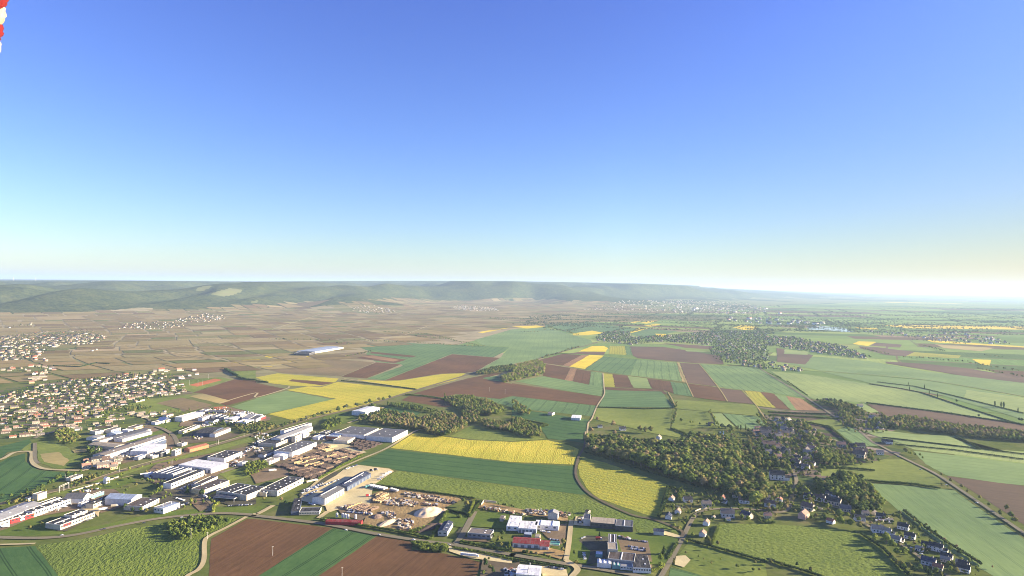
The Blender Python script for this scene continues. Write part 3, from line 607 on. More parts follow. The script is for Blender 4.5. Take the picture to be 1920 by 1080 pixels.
# tracks through the vines
VT = [[(120, 622), (240, 617), (300, 613), (420, 600)], [(0, 604), (60, 598), (110, 592)], [(180, 640), (260, 632), (330, 624), (420, 612)], [(480, 598), (560, 590), (640, 588), (700, 590), (760, 592)],
      [(510, 618), (560, 602), (600, 590)], [(300, 655), (400, 640), (480, 632)], [(640, 622), (760, 612), (830, 604), (860, 598)], [(330, 668), (420, 690)], [(240, 650), (310, 660), (420, 680), (420, 690)],
      [(190, 678), (220, 670)], [(700, 640), (760, 628), (800, 612)], [(380, 640), (440, 652)], [(480, 612), (530, 617), (600, 610), (680, 600)]]
for v_ in VT:
    pp = [PT(*q) for q in v_]
    strip('vineyard_track', pp, 7, 'track', smooth=False, zf=lambda x, y: float(height(x, y)) + 2.2)
# ------------------------------------------------------------------ air
hz = MB(); hz.box(-120000, 120000, -12000, 165000, -45, 640)
haze = hz.build('haze', [])
hm = bpy.data.materials.new('haze'); hm.use_nodes = True; hm.node_tree.nodes.clear()
ho = hm.node_tree.nodes.new('ShaderNodeOutputMaterial'); hv = hm.node_tree.nodes.new('ShaderNodeVolumePrincipled')
hv.inputs['Color'].default_value = (0.55, 0.74, 1.0, 1); hv.inputs['Density'].default_value = 3.0e-5; hv.inputs['Anisotropy'].default_value = 0.12
hm.node_tree.links.new(hv.outputs[0], ho.inputs['Volume']); haze.data.materials.append(hm); tag(haze, kind='stuff')
# ------------------------------------------------------------------ trees
def leaf_mat(name, c1, c2, attr):
    m, nt, bs = nodes_of(name); b = NB(nt)
    if attr: rf = b.n('ShaderNodeAttribute', attribute_name='shade').outputs['Fac']; vec = b.n('ShaderNodeNewGeometry').outputs['Position']
    else: rf = b.n('ShaderNodeObjectInfo').outputs['Random']; vec = b.n('ShaderNodeNewGeometry').outputs['Position']
    nz = b.noise(vec, 0.45, 2, 0.7)
    f = b.math('ADD', b.math('MULTIPLY', rf, 0.65), b.math('MULTIPLY', nz, 0.35))
    col = b.ramp(f, [(0.15, c1), (0.85, c2)])
    b.l(col, bs.inputs['Base Color']); bs.inputs['Roughness'].default_value = 0.9; bs.inputs['Specular IOR Level'].default_value = 0.12
    tr = b.n('ShaderNodeBsdfTranslucent'); b.l(col, tr.inputs['Color']); mx = b.n('ShaderNodeMixShader'); mx.inputs[0].default_value = 0.22
    b.l(bs.outputs[0], mx.inputs[1]); b.l(tr.outputs[0], mx.inputs[2])
    b.l(mx.outputs[0], nt.nodes['Material Output'].inputs['Surface']); MATS[name] = m
LEAF = dict(green=((0.073, 0.116, 0.025), (0.159, 0.201, 0.042)), lime=((0.159, 0.212, 0.036), (0.275, 0.307, 0.055)),
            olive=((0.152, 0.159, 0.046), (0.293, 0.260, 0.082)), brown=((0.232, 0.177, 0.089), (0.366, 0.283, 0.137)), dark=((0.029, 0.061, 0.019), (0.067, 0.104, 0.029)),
            far=((0.055, 0.088, 0.032), (0.140, 0.159, 0.053)))
LK = list(LEAF)
for k_, (c1, c2) in LEAF.items(): leaf_mat('leaf_' + k_, c1, c2, False); leaf_mat('leaves_' + k_, c1, c2, True)
flat_mat('bark', (0.13, 0.10, 0.075), 0.95, 0.3, 2.0)
def cube_sphere(n=2):
    V, Q = [], []
    for ax in range(3):
        for sg in (-1, 1):
            k_ = len(V)
            for i_ in range(n + 1):
                for j_ in range(n + 1):
                    p = [0, 0, 0]; p[ax] = sg; p[(ax + 1) % 3] = (-1 + 2 * i_ / n) * sg; p[(ax + 2) % 3] = -1 + 2 * j_ / n
                    l_ = math.sqrt(sum(q * q for q in p)); V.append([q / l_ for q in p])
            for i_ in range(n):
                for j_ in range(n):
                    a_ = k_ + i_ * (n + 1) + j_; Q.append([a_, a_ + n + 1, a_ + n + 2, a_ + 1])
    return np.array(V), np.array(Q)
def crown_arrays(shape, nleaf, ls, seed):
    g = np.random.default_rng(seed)
    if shape == 'round':
        L = [(np.array([0, 0, .58]), np.array([.26, .26, .30]))]
        for q in range(6):
            a_ = q * 1.05 + g.random() * .8; z_ = g.uniform(.38, .74); rr_ = g.uniform(.13, .21); L.append((np.array([math.cos(a_) * g.uniform(.13, .24), math.sin(a_) * g.uniform(.13, .24), z_]), np.array([rr_, rr_, rr_ * g.uniform(.8, 1.1)])))
        L.append((np.array([g.uniform(-.06, .06), g.uniform(-.06, .06), .82]), np.array([.16, .16, .17])))
    elif shape == 'poplar': L = [(np.array([0, 0, z_]), np.array([r_, r_, .16])) for z_, r_ in ((.2, .07), (.36, .095), (.52, .10), (.68, .09), (.84, .06))]
    elif shape == 'conifer': L = [(np.array([0, 0, z_]), np.array([r_, r_, .11])) for z_, r_ in ((.14, .24), (.30, .20), (.46, .155), (.62, .11), (.78, .07), (.9, .035))]
    else: L = [(np.array([g.uniform(-.3, .3), g.uniform(-.3, .3), g.uniform(.3, .5)]), np.array([g.uniform(.3, .45)] * 2 + [g.uniform(.34, .5)])) for q in range(5)]
    vol = np.array([q[1][0] * q[1][2] for q in L]); li = g.choice(len(L), nleaf, p=vol / vol.sum())
    C = np.array([q[0] for q in L])[li]; S = np.array([q[1] for q in L])[li]
    d = g.normal(size=(nleaf, 3)); d[:, 2] = d[:, 2] * .9 + .12; d /= np.linalg.norm(d, axis=1)[:, None]
    c = C + d * S * g.uniform(.82, 1.1, (nleaf, 1))
    nn = d + g.normal(size=(nleaf, 3)) * .45; nn /= np.linalg.norm(nn, axis=1)[:, None]
    t = np.cross(nn, g.normal(size=(nleaf, 3))); t /= np.linalg.norm(t, axis=1)[:, None]; u = np.cross(nn, t)
    s = ls * g.uniform(.6, 1.25, (nleaf, 1)); s2 = s * g.uniform(.6, 1.0, (nleaf, 1))
    V = np.stack([c - t * s - u * s2 * .5, c + t * s * .4 - u * s2, c + t * s + u * s2 * .6, c - t * s * .3 + u * s2], 1).reshape(-1, 3)
    Q = np.arange(nleaf * 4).reshape(-1, 4)
    cv, cq = cube_sphere(1 if nleaf < 60 else 2)
    keep = L if nleaf > 60 else L[:1] if shape == 'round' else L
    for c0, s0 in keep:
        Q = np.concatenate([Q, cq + len(V)]); V = np.concatenate([V, cv * s0 * g.uniform(.72, .95, (len(cv), 1)) + c0])
    return V, Q
def trunk_mb(shape):
    mb = MB()
    if shape == 'bush': mb.tube((0, 0, -.02), (0, 0, .3), .05, .03, 5); return mb
    top = .55 if shape == 'round' else .8
    mb.tube((0, 0, -.02), (0, 0, top * .5), .028, .020, 6); mb.tube((0, 0, top * .5), (.01, .01, top), .020, .008, 5)
    if shape == 'round':
        for a_ in (0.4, 2.1, 3.9, 5.2): mb.tube((0, 0, top * .45), (math.cos(a_) * .17, math.sin(a_) * .17, top * .95), .012, .004, 4)
    return mb
SH = {}
for s_, nv in (('round', 4), ('poplar', 2), ('conifer', 2), ('bush', 2)):
    for v_ in range(nv):
        SH[s_, v_, 'hi'] = crown_arrays(s_, 620 if s_ == 'round' else 300, .030 if s_ == 'round' else (.075 if s_ == 'bush' else .035), 11 * v_ + 3)
        SH[s_, v_, 'mid'] = crown_arrays(s_, 230 if s_ == 'round' else 130, .046 if s_ == 'round' else (.11 if s_ == 'bush' else .05), 11 * v_ + 3)
        SH[s_, v_, 'lo'] = crown_arrays(s_, 30, .105 if s_ == 'round' else (.2 if s_ == 'bush' else .07), 11 * v_ + 3)
NVAR = dict(round=4, poplar=2, conifer=2, bush=2)
TREES = []      # (x, y, z, height, kind, shape, label, group)
def tree(x, y, h, kind='green', shape='round', label=None, group=None, z=None, w=1.0):
    TREES.append((x, y, G0 - .15 if z is None else z, h, kind, shape, label, group, w))
def pick(mix):
    k_ = [q[0] for q in mix]; return random.choices(k_, [q[1] for q in mix])[0]
MIXW = [('green', 6), ('olive', 4), ('lime', 2.5), ('brown', .8), ('dark', 1.5)]
MIXV = [('green', 5), ('lime', 4), ('olive', 3), ('dark', 1.5), ('brown', .7)]
MIXF = [('far', 5), ('dark', 2), ('olive', 1.2)]
def wood(spec, sp, h0, h1, mix, label, group, shape='round', shift=1.0, keep=1.0, w=1.15):
    p = pts(spec); xs = [q.x for q in p]; ys = [q.y for q in p]; poly = [(q.x, q.y) for q in p]
    y = min(ys); r_ = 0
    while y < max(ys):
        x = min(xs) + (sp / 2 if r_ % 2 else 0)
        while x < max(xs):
            X_, Y_ = x + random.uniform(-.4, .4) * sp, y + random.uniform(-.4, .4) * sp
            if inside(X_, Y_, poly) and random.random() < keep:
                hh = random.uniform(h0, h1) * (0.72 + 0.62 * float(N2(X_ / 38, Y_ / 38)))
                tree(X_, Y_, hh, pick(mix), shape, label, group, w=w)
            x += sp
        y += sp * .87; r_ += 1
def row(spec, sp, h0, h1, mix, label, group, shape='round', jit=2.0, keep=1.0, terr=False, w=1.0):
    p = pts(spec) if isinstance(spec, str) else spec
    for a_, c_ in zip(p[:-1], p[1:]):
        n_ = max(1, int((c_ - a_).length / sp))
        for q in range(n_):
            v = a_.lerp(c_, (q + random.random() * .6) / n_)
            if random.random() < keep:
                tree(v.x + random.uniform(-jit, jit), v.y + random.uniform(-jit, jit), random.uniform(h0, h1), pick(mix), shape, label, group, w=w)
def one(spec, h, kind, label, shape='round', w=1.1):
    for p in pts(spec): tree(p.x, p.y, h, kind, shape, label, None, w=w)

wood('C 560 45 700 75 850 60 1000 95 1130 125 1250 110 1350 55 1500 45 1640 85 1700 150 1700 230 1800 300 1890 380 1915 500 1860 560 1700 520 1500 430 1300 380 1100 310 900 240 700 185 555 150', 10.2, 13.5, 20, MIXW,
     'broadleaf tree packed inside the long dense wood above the yellow field', 'trees of the long dense wood', w=1.3)
wood('D 340 400 520 345 650 340 740 400 800 480 880 550 850 610 700 615 620 570 520 500 400 475', 9, 11, 16, [('green', 5), ('lime', 3), ('dark', 2), ('olive', 1)],
     'green tree in the small wood behind the village farmhouses', 'trees of the small village wood')
wood('A 1225 725 1300 695 1450 655 1690 655 1720 690 1560 750 1450 790 1370 835 1290 800', 6.2, 6, 9.5, [('green', 6), ('lime', 3), ('dark', 2)],
     'low leafy tree in the thicket between the curved road and the dirt lane', 'trees of the roadside thicket')
wood('B 1165 840 1200 825 1430 860 1425 900 1250 885', 4.2, 3.2, 5, [('green', 5), ('lime', 3)], 'low bush in the clump at the edge of the brown field', 'bushes beside the brown field', 'bush', w=1)
wood('F 830 775 860 735 1020 715 1150 715 1230 750 1400 715 1560 765 1580 805 1440 880 1330 870 1250 830 1000 800', 9, 9, 14, [('olive', 5), ('green', 4), ('brown', 2.5)], 'olive tree of the copse above the long yellow field', 'trees of the copse above the yellow field')
wood('F 1400 610 1560 575 1750 625 1880 690 1800 720 1650 712 1500 660', 9, 9, 14, [('green', 5), ('olive', 4), ('lime', 2)], 'green tree of the copse on the plain beyond', 'trees of the far copse')
wood('F 1650 745 1900 790 1920 845 1720 815', 9, 9, 13, [('olive', 5), ('green', 4), ('brown', 2)], 'tree at the end of the far copse', 'trees of the far copse end')
wood('F 980 632 1200 645 1290 668 1400 695 1390 705 1200 682 990 652', 9, 7, 10, [('green', 5), ('dark', 4)], 'tree in the dark belt below the small brown field', 'trees of the dark belt')
wood('G 0 740 60 750 150 790 215 840 205 885 60 875 0 850', 8, 7, 11, [('green', 5), ('olive', 3), ('lime', 2)], 'tree around the hedged meadow above the yellow field', 'trees of the hedged meadow')
wood('F 1835 430 1920 405 G 0 350 190 305 250 345 235 415 0 465 F 1850 480', 11, 10, 15, [('olive', 3), ('lime', 8), ('brown', 2)], 'pale green tree in the grove beside the brown fields', 'trees of the pale grove')
wood('F 1640 405 1780 365 1920 340 1920 385 1700 415', 10, 9, 13, [('olive', 3), ('green', 4), ('dark', 2)], 'tree of the belt leading to the pale grove', 'trees of the belt by the grove')
wood('j 400 250 560 240 700 240 760 340 1000 500 1200 590 1000 585 860 610 600 440 420 320', 10, 7, 12, MIXV, 'garden tree behind the village street', 'trees behind the village street', keep=.8)
wood('j 870 690 1000 670 1450 800 1500 890 1100 890 1000 880 900 790', 8.5, 9, 13, [('lime', 5), ('green', 4), ('olive', 2)], 'bright green tree in the belt below the village barns', 'trees below the village barns')
wood('j 0 760 130 800 460 890 480 990 250 955 0 930', 9.5, 9, 13, [('olive', 3), ('green', 5), ('dark', 2), ('lime', 1)], 'tree in the garden at the end of the dense wood', 'trees at the end of the dense wood')
wood('H 360 612 520 610 650 655 740 700 720 720 640 715 560 695', 11, 8, 13, [('green', 5), ('dark', 2), ('olive', 3)], 'tree around the farmstead at the road bend', 'trees around the far farmstead')
wood('H 540 700 600 700 680 800 650 820', 9, 8, 11, [('olive', 5), ('lime', 3)], 'tree of the belt along the straight road', 'trees along the straight road')
wood('H 860 755 1100 735 1300 785 1600 815 1920 855 2200 880 2200 925 1920 915 1600 890 1300 850 900 805', 11, 10, 15, [('olive', 5), ('lime', 5), ('brown', 2.5)], 'sunlit olive tree in the long belt across the plain', 'trees of the long belt')
wood('H 690 740 860 760 900 830 760 800', 11, 7, 11, MIXV, 'tree beside the hamlet by the straight road', 'trees of the roadside hamlet', keep=.6)
wood('E 410 850 540 830 600 890 540 940 430 920', 8, 7, 11, [('olive', 4), ('green', 4), ('lime', 1)], 'tree in the round grove at the edge of the town', 'trees of the grove by the town')
wood('E 650 950 760 950 770 1005 670 1015', 8, 6, 9, [('green', 5), ('dark', 3)], 'tree beside the long grey-roofed factory', 'trees beside the long factory')
wood('E 860 655 1000 640 1160 650 1160 665 1000 690 850 690 800 730 720 730', 11, 6, 10, [('olive', 3), ('green', 4), ('dark', 2)], 'tree in the belt between the housing and the works', 'trees between housing and works', keep=.85)
wood('e 0 640 60 600 230 595 250 640 120 720 0 745', 6.5, 5, 8, [('lime', 5), ('green', 4)], 'young green tree behind the curved black-roofed factory', 'trees behind the curved factory')
wood('e 840 185 960 100 1030 95 1090 135 1080 165 900 225', 7.5, 7, 11, [('lime', 3), ('green', 4), ('dark', 2)], 'tree of the clump behind the grey warehouses', 'trees behind the grey warehouses')
wood('p 640 465 760 445 1100 415 1290 460 1200 510 780 590 640 500', 7.5, 6, 10, [('olive', 4), ('green', 5), ('dark', 2)], 'tree in the thicket along the railway', 'trees of the railway thicket')
wood('p 330 430 600 410 640 440 500 480', 8, 5, 8, [('dark', 4), ('green', 4)], 'dark bush behind the railway sheds', 'bushes behind the railway sheds')
wood('A 120 520 330 440 350 455 180 540', 7, 4, 7, [('olive', 4), ('green', 3), ('dark', 3)], 'bush along the railway embankment', 'bushes along the railway')
wood('A 480 420 660 340 760 330 740 350 560 420', 7, 4, 6.5, [('olive', 4), ('green', 3), ('dark', 3)], 'bush by the railway yard', 'bushes by the railway yard')
wood('C 1300 60 1450 45 1600 50 1500 75', 9, 6, 9, MIXV, 'tree behind the wood', 'trees behind the wood')
row('A 0 500 180 480 330 420 480 350 620 305', 9, 6, 12, [('dark', 5), ('green', 5)], 'dark tree on the edge of the green wheat field', 'trees edging the wheat field', jit=4)
row('c 40 500 130 500 210 525 290 500 370 530 430 570', 8, 6, 7.5, [('lime', 5), ('green', 3)], 'round street tree beside the works car park', 'street trees by the works', jit=1)
row('c 200 700 250 710 330 610 310 670 410 690 480 700 360 780 430 740 540 730', 7, 5, 7, [('lime', 5), ('green', 3)], 'round tree along the works avenue', 'trees along the works avenue', jit=2)
row('c 260 570 330 590', 6, 6, 7, [('lime', 5)], 'lime green tree at the corner of the works avenue', 'trees at the avenue corner')
row('c 700 900 760 880 830 800 870 820 960 860', 8, 5, 7.5, [('lime', 5), ('green', 4), ('olive', 2)], 'tree on the lawn by the works junction', 'trees by the works junction', jit=5)
row('c 1060 780 1160 870 1100 820', 8, 5, 7, [('lime', 4), ('green', 4)], 'tree on the verge by the junction', 'trees on the verge', jit=1)
one('c 730 670', 11, 'green', 'tall conifer on the lawn beside the brown-roofed works', 'conifer', 1.5); one('c 950 720', 13, 'dark', 'large dark tree at the corner of the brown-roofed works')
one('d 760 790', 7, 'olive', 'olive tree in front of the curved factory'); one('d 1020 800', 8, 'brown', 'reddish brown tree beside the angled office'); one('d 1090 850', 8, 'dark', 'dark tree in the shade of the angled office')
row('c -100 950 60 990 130 1000', 7, 6, 9, [('dark', 4), ('olive', 3), ('green', 3)], 'dark tree behind the black-roofed shed', 'trees behind the black shed', jit=5)
one('a 240 500', 7, 'olive', 'round olive bush above the blue-roofed shed', 'bush', 1); one('a 450 900 620 840', 6, 'olive', 'small tree on the lawn before the red shop')
one('a 1880 600', 10, 'dark', 'dark tree beside the works road bend')
one('g 510 205', 11, 'olive', 'large olive tree in the hedged enclosure'); one('g 470 160', 9, 'green', 'green tree in the hedged enclosure'); one('g 415 340', 5, 'green', 'round shrub on the lawn of the navy-roofed house', 'bush', 1.2)
one('g 1060 740', 10, 'lime', 'narrow lime tree beside the red-roofed workshop', 'poplar', 1.6); one('g 1090 780', 7, 'olive', 'olive tree in front of the red-roofed workshop'); one('g 1750 700', 10, 'olive', 'yellow willow beside the concrete lane'); one('g 1740 790', 8, 'olive', 'small willow at the foot of the concrete lane')
one('h 650 500', 7, 'dark', 'dark conifer on the lawn behind the factory', 'conifer'); one('h 285 780', 7, 'green', 'round green tree beside the concrete lane'); one('h 310 890', 4, 'olive', 'blossoming shrub on the lawn corner', 'bush')
one('h 1580 760', 12, 'dark', 'tall dark conifer behind the factory yard', 'conifer', 1.3); one('h 1540 880', 11, 'lime', 'bright lime tree beside the village road'); one('h 1530 970', 9, 'lime', 'smaller lime tree beside the village road')
one('h 1720 900', 7, 'olive', 'poplar across the village road', 'poplar', 1.5)
one('i 630 860', 8, 'lime', 'bright tree in front of the pink-roofed cottage'); one('i 860 940', 10, 'olive', 'olive tree beside the pink-roofed cottage'); one('i 1010 990', 8, 'olive', 'pale tree on the meadow hedge')
one('i 1460 620', 9, 'lime', 'bright tree below the navy-roofed house'); one('i 1370 600', 10, 'green', 'green tree beside the navy-roofed house'); one('i 480 210', 8, 'lime', 'yellow green tree by the pink house garden'); one('i 610 250', 7, 'green', 'round tree behind the dark-roofed house')
one('i 760 260', 8, 'green', 'green tree above the grey-roofed house'); one('i 860 280', 7, 'lime', 'small round tree beside the grey-roofed house'); one('i 940 300', 6, 'olive', 'pale shrub in the garden by the road'); one('i 980 350', 6, 'lime', 'lime shrub in the garden by the road')
one('i 1160 380', 9, 'dark', 'dark conifer between two village houses', 'conifer'); one('i 1410 270', 6, 'brown', 'red-leaved tree beside the white bungalow'); one('i 1500 480', 7, 'olive', 'olive tree by the roadside hedge'); one('i 500 620', 8, 'olive', 'tree on the corner by the road bend')
one('i 570 490', 6, 'lime', 'blossom tree in the corner garden'); one('i 1640 340', 12, 'olive', 'tall pale tree at the tip of the wood'); one('i 1560 280', 12, 'olive', 'broad pale tree at the tip of the wood'); one('i 1870 180', 9, 'lime', 'lime tree on the farm lawn'); one('i 240 400', 5, 'olive', 'garden shrub by the yellow field')
one('k 100 240', 9, 'lime', 'bright tree on the lawn of the long farmhouse'); one('k 265 360', 10, 'lime', 'tall tree beside the village street'); one('k 190 490', 7, 'lime', 'tree inside the curved yellow hedge'); one('k 520 330', 8, 'olive', 'round olive tree behind the village street'); one('k 740 470', 5, 'lime', 'small tree in the courtyard garden')
one('k 830 650', 9, 'green', 'tree behind the red-roofed cottage'); one('k 720 660', 9, 'olive', 'tree beside the pink-walled house'); one('k 650 680', 8, 'green', 'shrubby tree below the pink-walled house')
one('k 1090 760', 15, 'lime', 'tall bright tree on the meadow edge'); one('k 1080 650', 14, 'lime', 'tallest bright tree by the village meadow'); one('k 1230 790', 14, 'green', 'broad green tree on the meadow edge'); one('k 1370 820', 12, 'olive', 'round golden tree on the meadow edge'); one('k 1200 650', 9, 'lime', 'lime tree in front of the white house')
one('k 1270 600', 8, 'lime', 'yellow-green tree beside the stone barn'); one('k 1330 470', 11, 'lime', 'tree in front of the small wood'); one('k 1420 490', 11, 'dark', 'dark conifer in front of the small wood', 'conifer'); one('k 1880 650', 8, 'green', 'tree beside the grey garden'); one('k 1600 1000', 9, 'lime', 'tree below the cluttered white house')
one('l 330 420', 10, 'lime', 'tree hiding the lane beside the meadow'); one('l 500 480', 17, 'lime', 'very tall pale green tree by the meadow'); one('l 590 560', 14, 'lime', 'tall pale green tree beside the lane'); one('l 660 660', 12, 'lime', 'spreading pale tree by the lane'); one('l 760 660', 13, 'lime', 'round sunlit tree by the lane')
one('l 850 860', 9, 'olive', 'bushy tree at the meadow corner'); one('l 1000 880', 9, 'lime', 'pale tree below the blue-grey barn'); one('l 1100 920', 9, 'dark', 'dark tree below the blue-grey barn'); one('l 1050 560', 9, 'green', 'dark green tree across the lane'); one('l 1450 590', 8, 'lime', 'bright tree behind the grey house')
one('l 1480 790', 6, 'olive', 'golden shrub in front of the black-roofed house'); one('l 1460 920', 10, 'lime', 'sunlit tree at the lane end'); one('l 1550 930', 9, 'olive', 'olive tree at the lane end'); one('l 1740 760', 6, 'lime', 'shrub behind the last house'); one('l 1600 640', 6, 'green', 'shrub by the field corner')
one('l 1850 880', 7, 'lime', 'tree beside the last house'); one('l 1240 930', 9, 'green', 'tree beside the dark red roof'); one('l 1380 480', 7, 'green', 'garden tree by the field hedge')
one('C 770 30', 15, 'brown', 'large golden brown tree by the house at the wood edge'); one('G 760 800', 17, 'brown', 'tall pale brown tree behind the wood'); one('G 640 760', 13, 'brown', 'pale brown tree at the track bend'); one('G 590 850', 17, 'brown', 'tall brown tree at the tip of the wood'); one('G 1000 850 G 1040 845 G 960 840', 17, 'olive', 'tall pale tree standing above the wood')
one('G 660 900', 14, 'olive', 'tree in front of the house at the wood edge'); one('C 860 200', 15, 'brown', 'pale brown tree on the front edge of the wood')
one('G 190 870', 14, 'lime', 'pair of poplars by the hedged meadow', 'poplar', 1.5); one('F 1415 585', 18, 'olive', 'tall narrow poplar beside the brown field', 'poplar', 1.3)
row('D 1290 325 1400 400 1560 490 1700 580 1800 650 1920 720', 26, 6, 9, [('olive', 5), ('lime', 2)], 'pale tree in the row beside the straight road', 'row of trees beside the straight road', jit=3)
row('D 1700 620 1850 680 2000 790', 26, 9, 12, [('olive', 5), ('green', 3)], 'tree beyond the straight road', 'trees beyond the straight road', jit=6)
row('D 1720 560 1850 650 2050 790', 30, 11, 14, [('olive', 4), ('green', 3)], 'tall tree by the brown field', 'tall trees by the brown field', jit=6)
row('D 1290 400 1380 425', 8, 5, 7, [('green', 4), ('lime', 3)], 'bush at the hedge end by the straight road', 'bushes at the hedge end', jit=3)
row('H 0 400 100 445', 12, 7, 9, [('green', 5)], 'avenue tree along the far straight road', 'avenue trees along the far road', jit=1); row('H 140 465 300 578', 17, 7, 9, [('green', 5)], 'avenue tree along the far straight road', 'avenue trees along the far road', jit=1)
row('H 980 480 1100 505 1240 528', 45, 10, 16, [('green', 5)], 'poplar standing in the far hedge line', 'poplars in the far hedge line', 'poplar', keep=.8); row('H 1015 520 1180 552 1330 600', 60, 14, 20, [('green', 5)], 'poplar standing in the nearer hedge line', 'poplars in the nearer hedge line', 'poplar')
row('H 1700 645 1800 665', 14, 16, 20, [('green', 5)], 'poplar in the close row on the plain', 'poplars in the close row', 'poplar', w=1.4); row('H 1870 690', 1, 12, 12, [('green', 1)], 'x', 'x'); one('H 1415 620', 11, 'green', 'round tree in the long hedge line'); one('H 1875 690', 14, 'green', 'poplar at the end of the close row', 'poplar')
one('H 1580 730', 10, 'dark', 'dark round tree beyond the brown strip'); one('H 1305 695', 7, 'green', 'small round tree beyond the brown strip'); row('H 1870 755 2000 790', 12, 10, 13, [('green', 3)], 'tree clump at the edge of the plain', 'trees at the edge of the plain')
row('G 1685 830 1775 832', 9.5, 15, 17, [('green', 5)], 'slim poplar in the row of poplars', 'row of slim poplars', 'poplar', jit=.3)
row('G 1270 770 1440 790', 13, 8, 13, [('lime', 3), ('green', 4)], 'young tree in the line across the pasture', 'young trees across the pasture', jit=7); row('G 1230 620 1225 700 1200 790', 13, 6, 9, [('green', 4), ('olive', 3)], 'tree along the pasture ditch', 'trees along the ditch', jit=3)
row('G 1480 690 1550 800', 12, 7, 10, [('olive', 4), ('lime', 3)], 'tree by the farm lane', 'trees by the farm lane', jit=4); row('C 1600 760 D 1680 200', 5000, 5, 6, [('green', 1)], 'x', 'x', keep=0)
row('D 1020 145 1150 195 1180 210', 9, 6, 9, [('green', 3), ('lime', 4)], 'bush by the straight road', 'bushes by the straight road', jit=5)
row('C 1310 830 1400 860 1520 905 1700 940', 30, 4, 6, [('lime', 3), ('green', 3)], 'small orchard tree on the rough pasture', 'orchard trees on the pasture', jit=7); row('C 1350 900 1500 950 1750 1010', 34, 3, 5, [('lime', 3), ('green', 3)], 'small orchard tree on the rough pasture', 'orchard trees on the pasture', jit=9)
row('D 0 990 80 1010 200 1010 390 1070', 12, 6, 9, [('green', 4), ('olive', 3), ('dark', 2)], 'tree in the hedge at the foot of the meadow', 'trees in the meadow hedge', jit=4)
row('D 960 980 1060 1050 1180 1080 1340 1100', 9, 8, 11, [('olive', 3), ('lime', 3), ('dark', 2)], 'tree below the lane houses', 'trees below the lane houses', jit=4)
row('D 1160 700 1300 800 1390 870 1500 940 1600 1000 1700 1030', 13, 4, 6.5, [('olive', 4), ('green', 4), ('brown', 1)], 'shrub on the back hedge of the lane gardens', 'shrubs of the garden hedge', jit=4)
row('B 1720 960 1760 1080 1680 1060', 8, 5, 8, [('dark', 3), ('olive', 3), ('green', 3)], 'tree at the corner of the brown field', 'trees at the field corner', jit=4)
row('g 900 180 1000 200 1100 220 1200 230', 7, 4, 7, [('dark', 5), ('green', 3)], 'dark bush behind the white workshop', 'bushes behind the workshop', jit=2); row('g 700 250 900 270 1200 310', 8, 3, 5, [('dark', 5), ('olive', 3)], 'dark shrub along the scrap yard', 'shrubs along the scrap yard', jit=2)
row('g 870 590 1000 660 900 640 860 700 1000 740', 9, 4, 8, [('olive', 4), ('green', 4)], 'shrub beside the taupe-roofed building', 'shrubs beside the taupe roof', jit=4)
row('g 1180 770 1280 790 1480 820 1600 870', 7, 3, 4.5, [('green', 3), ('brown', 3), ('dark', 3)], 'shrub in the border before the red roof', 'shrubs before the red roof', 'bush', jit=1.5)
wood('F 1560 650 1660 690 1700 760 1620 790 1540 740', 9, 8, 12, [('olive', 4), ('green', 5), ('brown', 1)], None, None, keep=.8)
wood('F 860 640 1000 690 1200 735 1180 760 1000 720 850 740 780 770 760 740', 9, 7, 11, [('olive', 4), ('green', 5), ('dark', 2)], None, None, keep=.75)
wood('G 0 600 60 640 150 690 120 720 0 700', 9, 7, 11, [('olive', 4), ('green', 5), ('lime', 2)], None, None, keep=.5)
wood('C 1330 60 1700 60 1920 200 1920 420 1800 330 1700 200', 11, 9, 14, [('green', 5), ('olive', 3), ('dark', 2)], None, None, keep=.5)
# far tree lines (the plain and the slope)
for sp_ in ('J 100 545 330 550 580 552', 'J 600 575 740 585', 'J 740 552 900 560 1060 572', 'J 960 490 1150 500 1300 512', 'J 1300 515 1400 530 1500 560 1620 585 1720 600', 'J 1060 562 1240 575 1480 592 1700 603', 'F 670 275 760 262 860 238',
            'J 1180 520 1420 545', 'J 1740 390 1920 405', 'K 0 345 180 355 300 378 380 390', 'K 260 455 420 490 500 515', 'K 540 400 760 412 960 440', 'K 960 450 1180 470 1350 490', 'K 70 490 210 490', 'K 1430 405 1640 420 1900 432', 'K 1230 425 1500 470',
            'H 1010 282 1200 290 1330 305 1500 315', 'H 1500 320 1660 350 1900 385', 'H 1560 365 1920 430', 'H 700 215 900 260', 'H 1170 195 1320 235', 'H 1620 265 1760 282', 'H 0 60 300 72', 'H 640 75 1000 110', 'H 1000 120 1300 140', 'H 1080 150 1500 180', 'H 1500 70 1920 90',
            'A 1920 20 F 700 660 1000 590', 'G 1560 810 1850 840', 'G 200 290 330 258 500 200', 'D 1040 160 1100 170'):
    row(sp_, 13, 8, 13, [('far', 4), ('olive', 4), ('green', 3)], None, None, jit=9, keep=.85, w=1.3)
rnd_ = random.Random(5)
for q in range(270):
    px_ = rnd_.uniform(1020, 1960); py_ = 560 + 62 * rnd_.random() ** .8 + max(0, (px_ - 1500) * .02)
    c_ = P(px_, py_); L_ = rnd_.uniform(120, 420) * (1 + (620 - py_) / 25); a_ = rnd_.choice((R(-8), R(-14), R(-3), R(70))) ; dv = Vector((math.cos(a_), math.sin(a_), 0)) * L_
    row([c_ - dv, c_ + dv], 34 if py_ < 585 else 18, 9, 15, MIXF, None, None, jit=22, keep=.8, w=1.9)

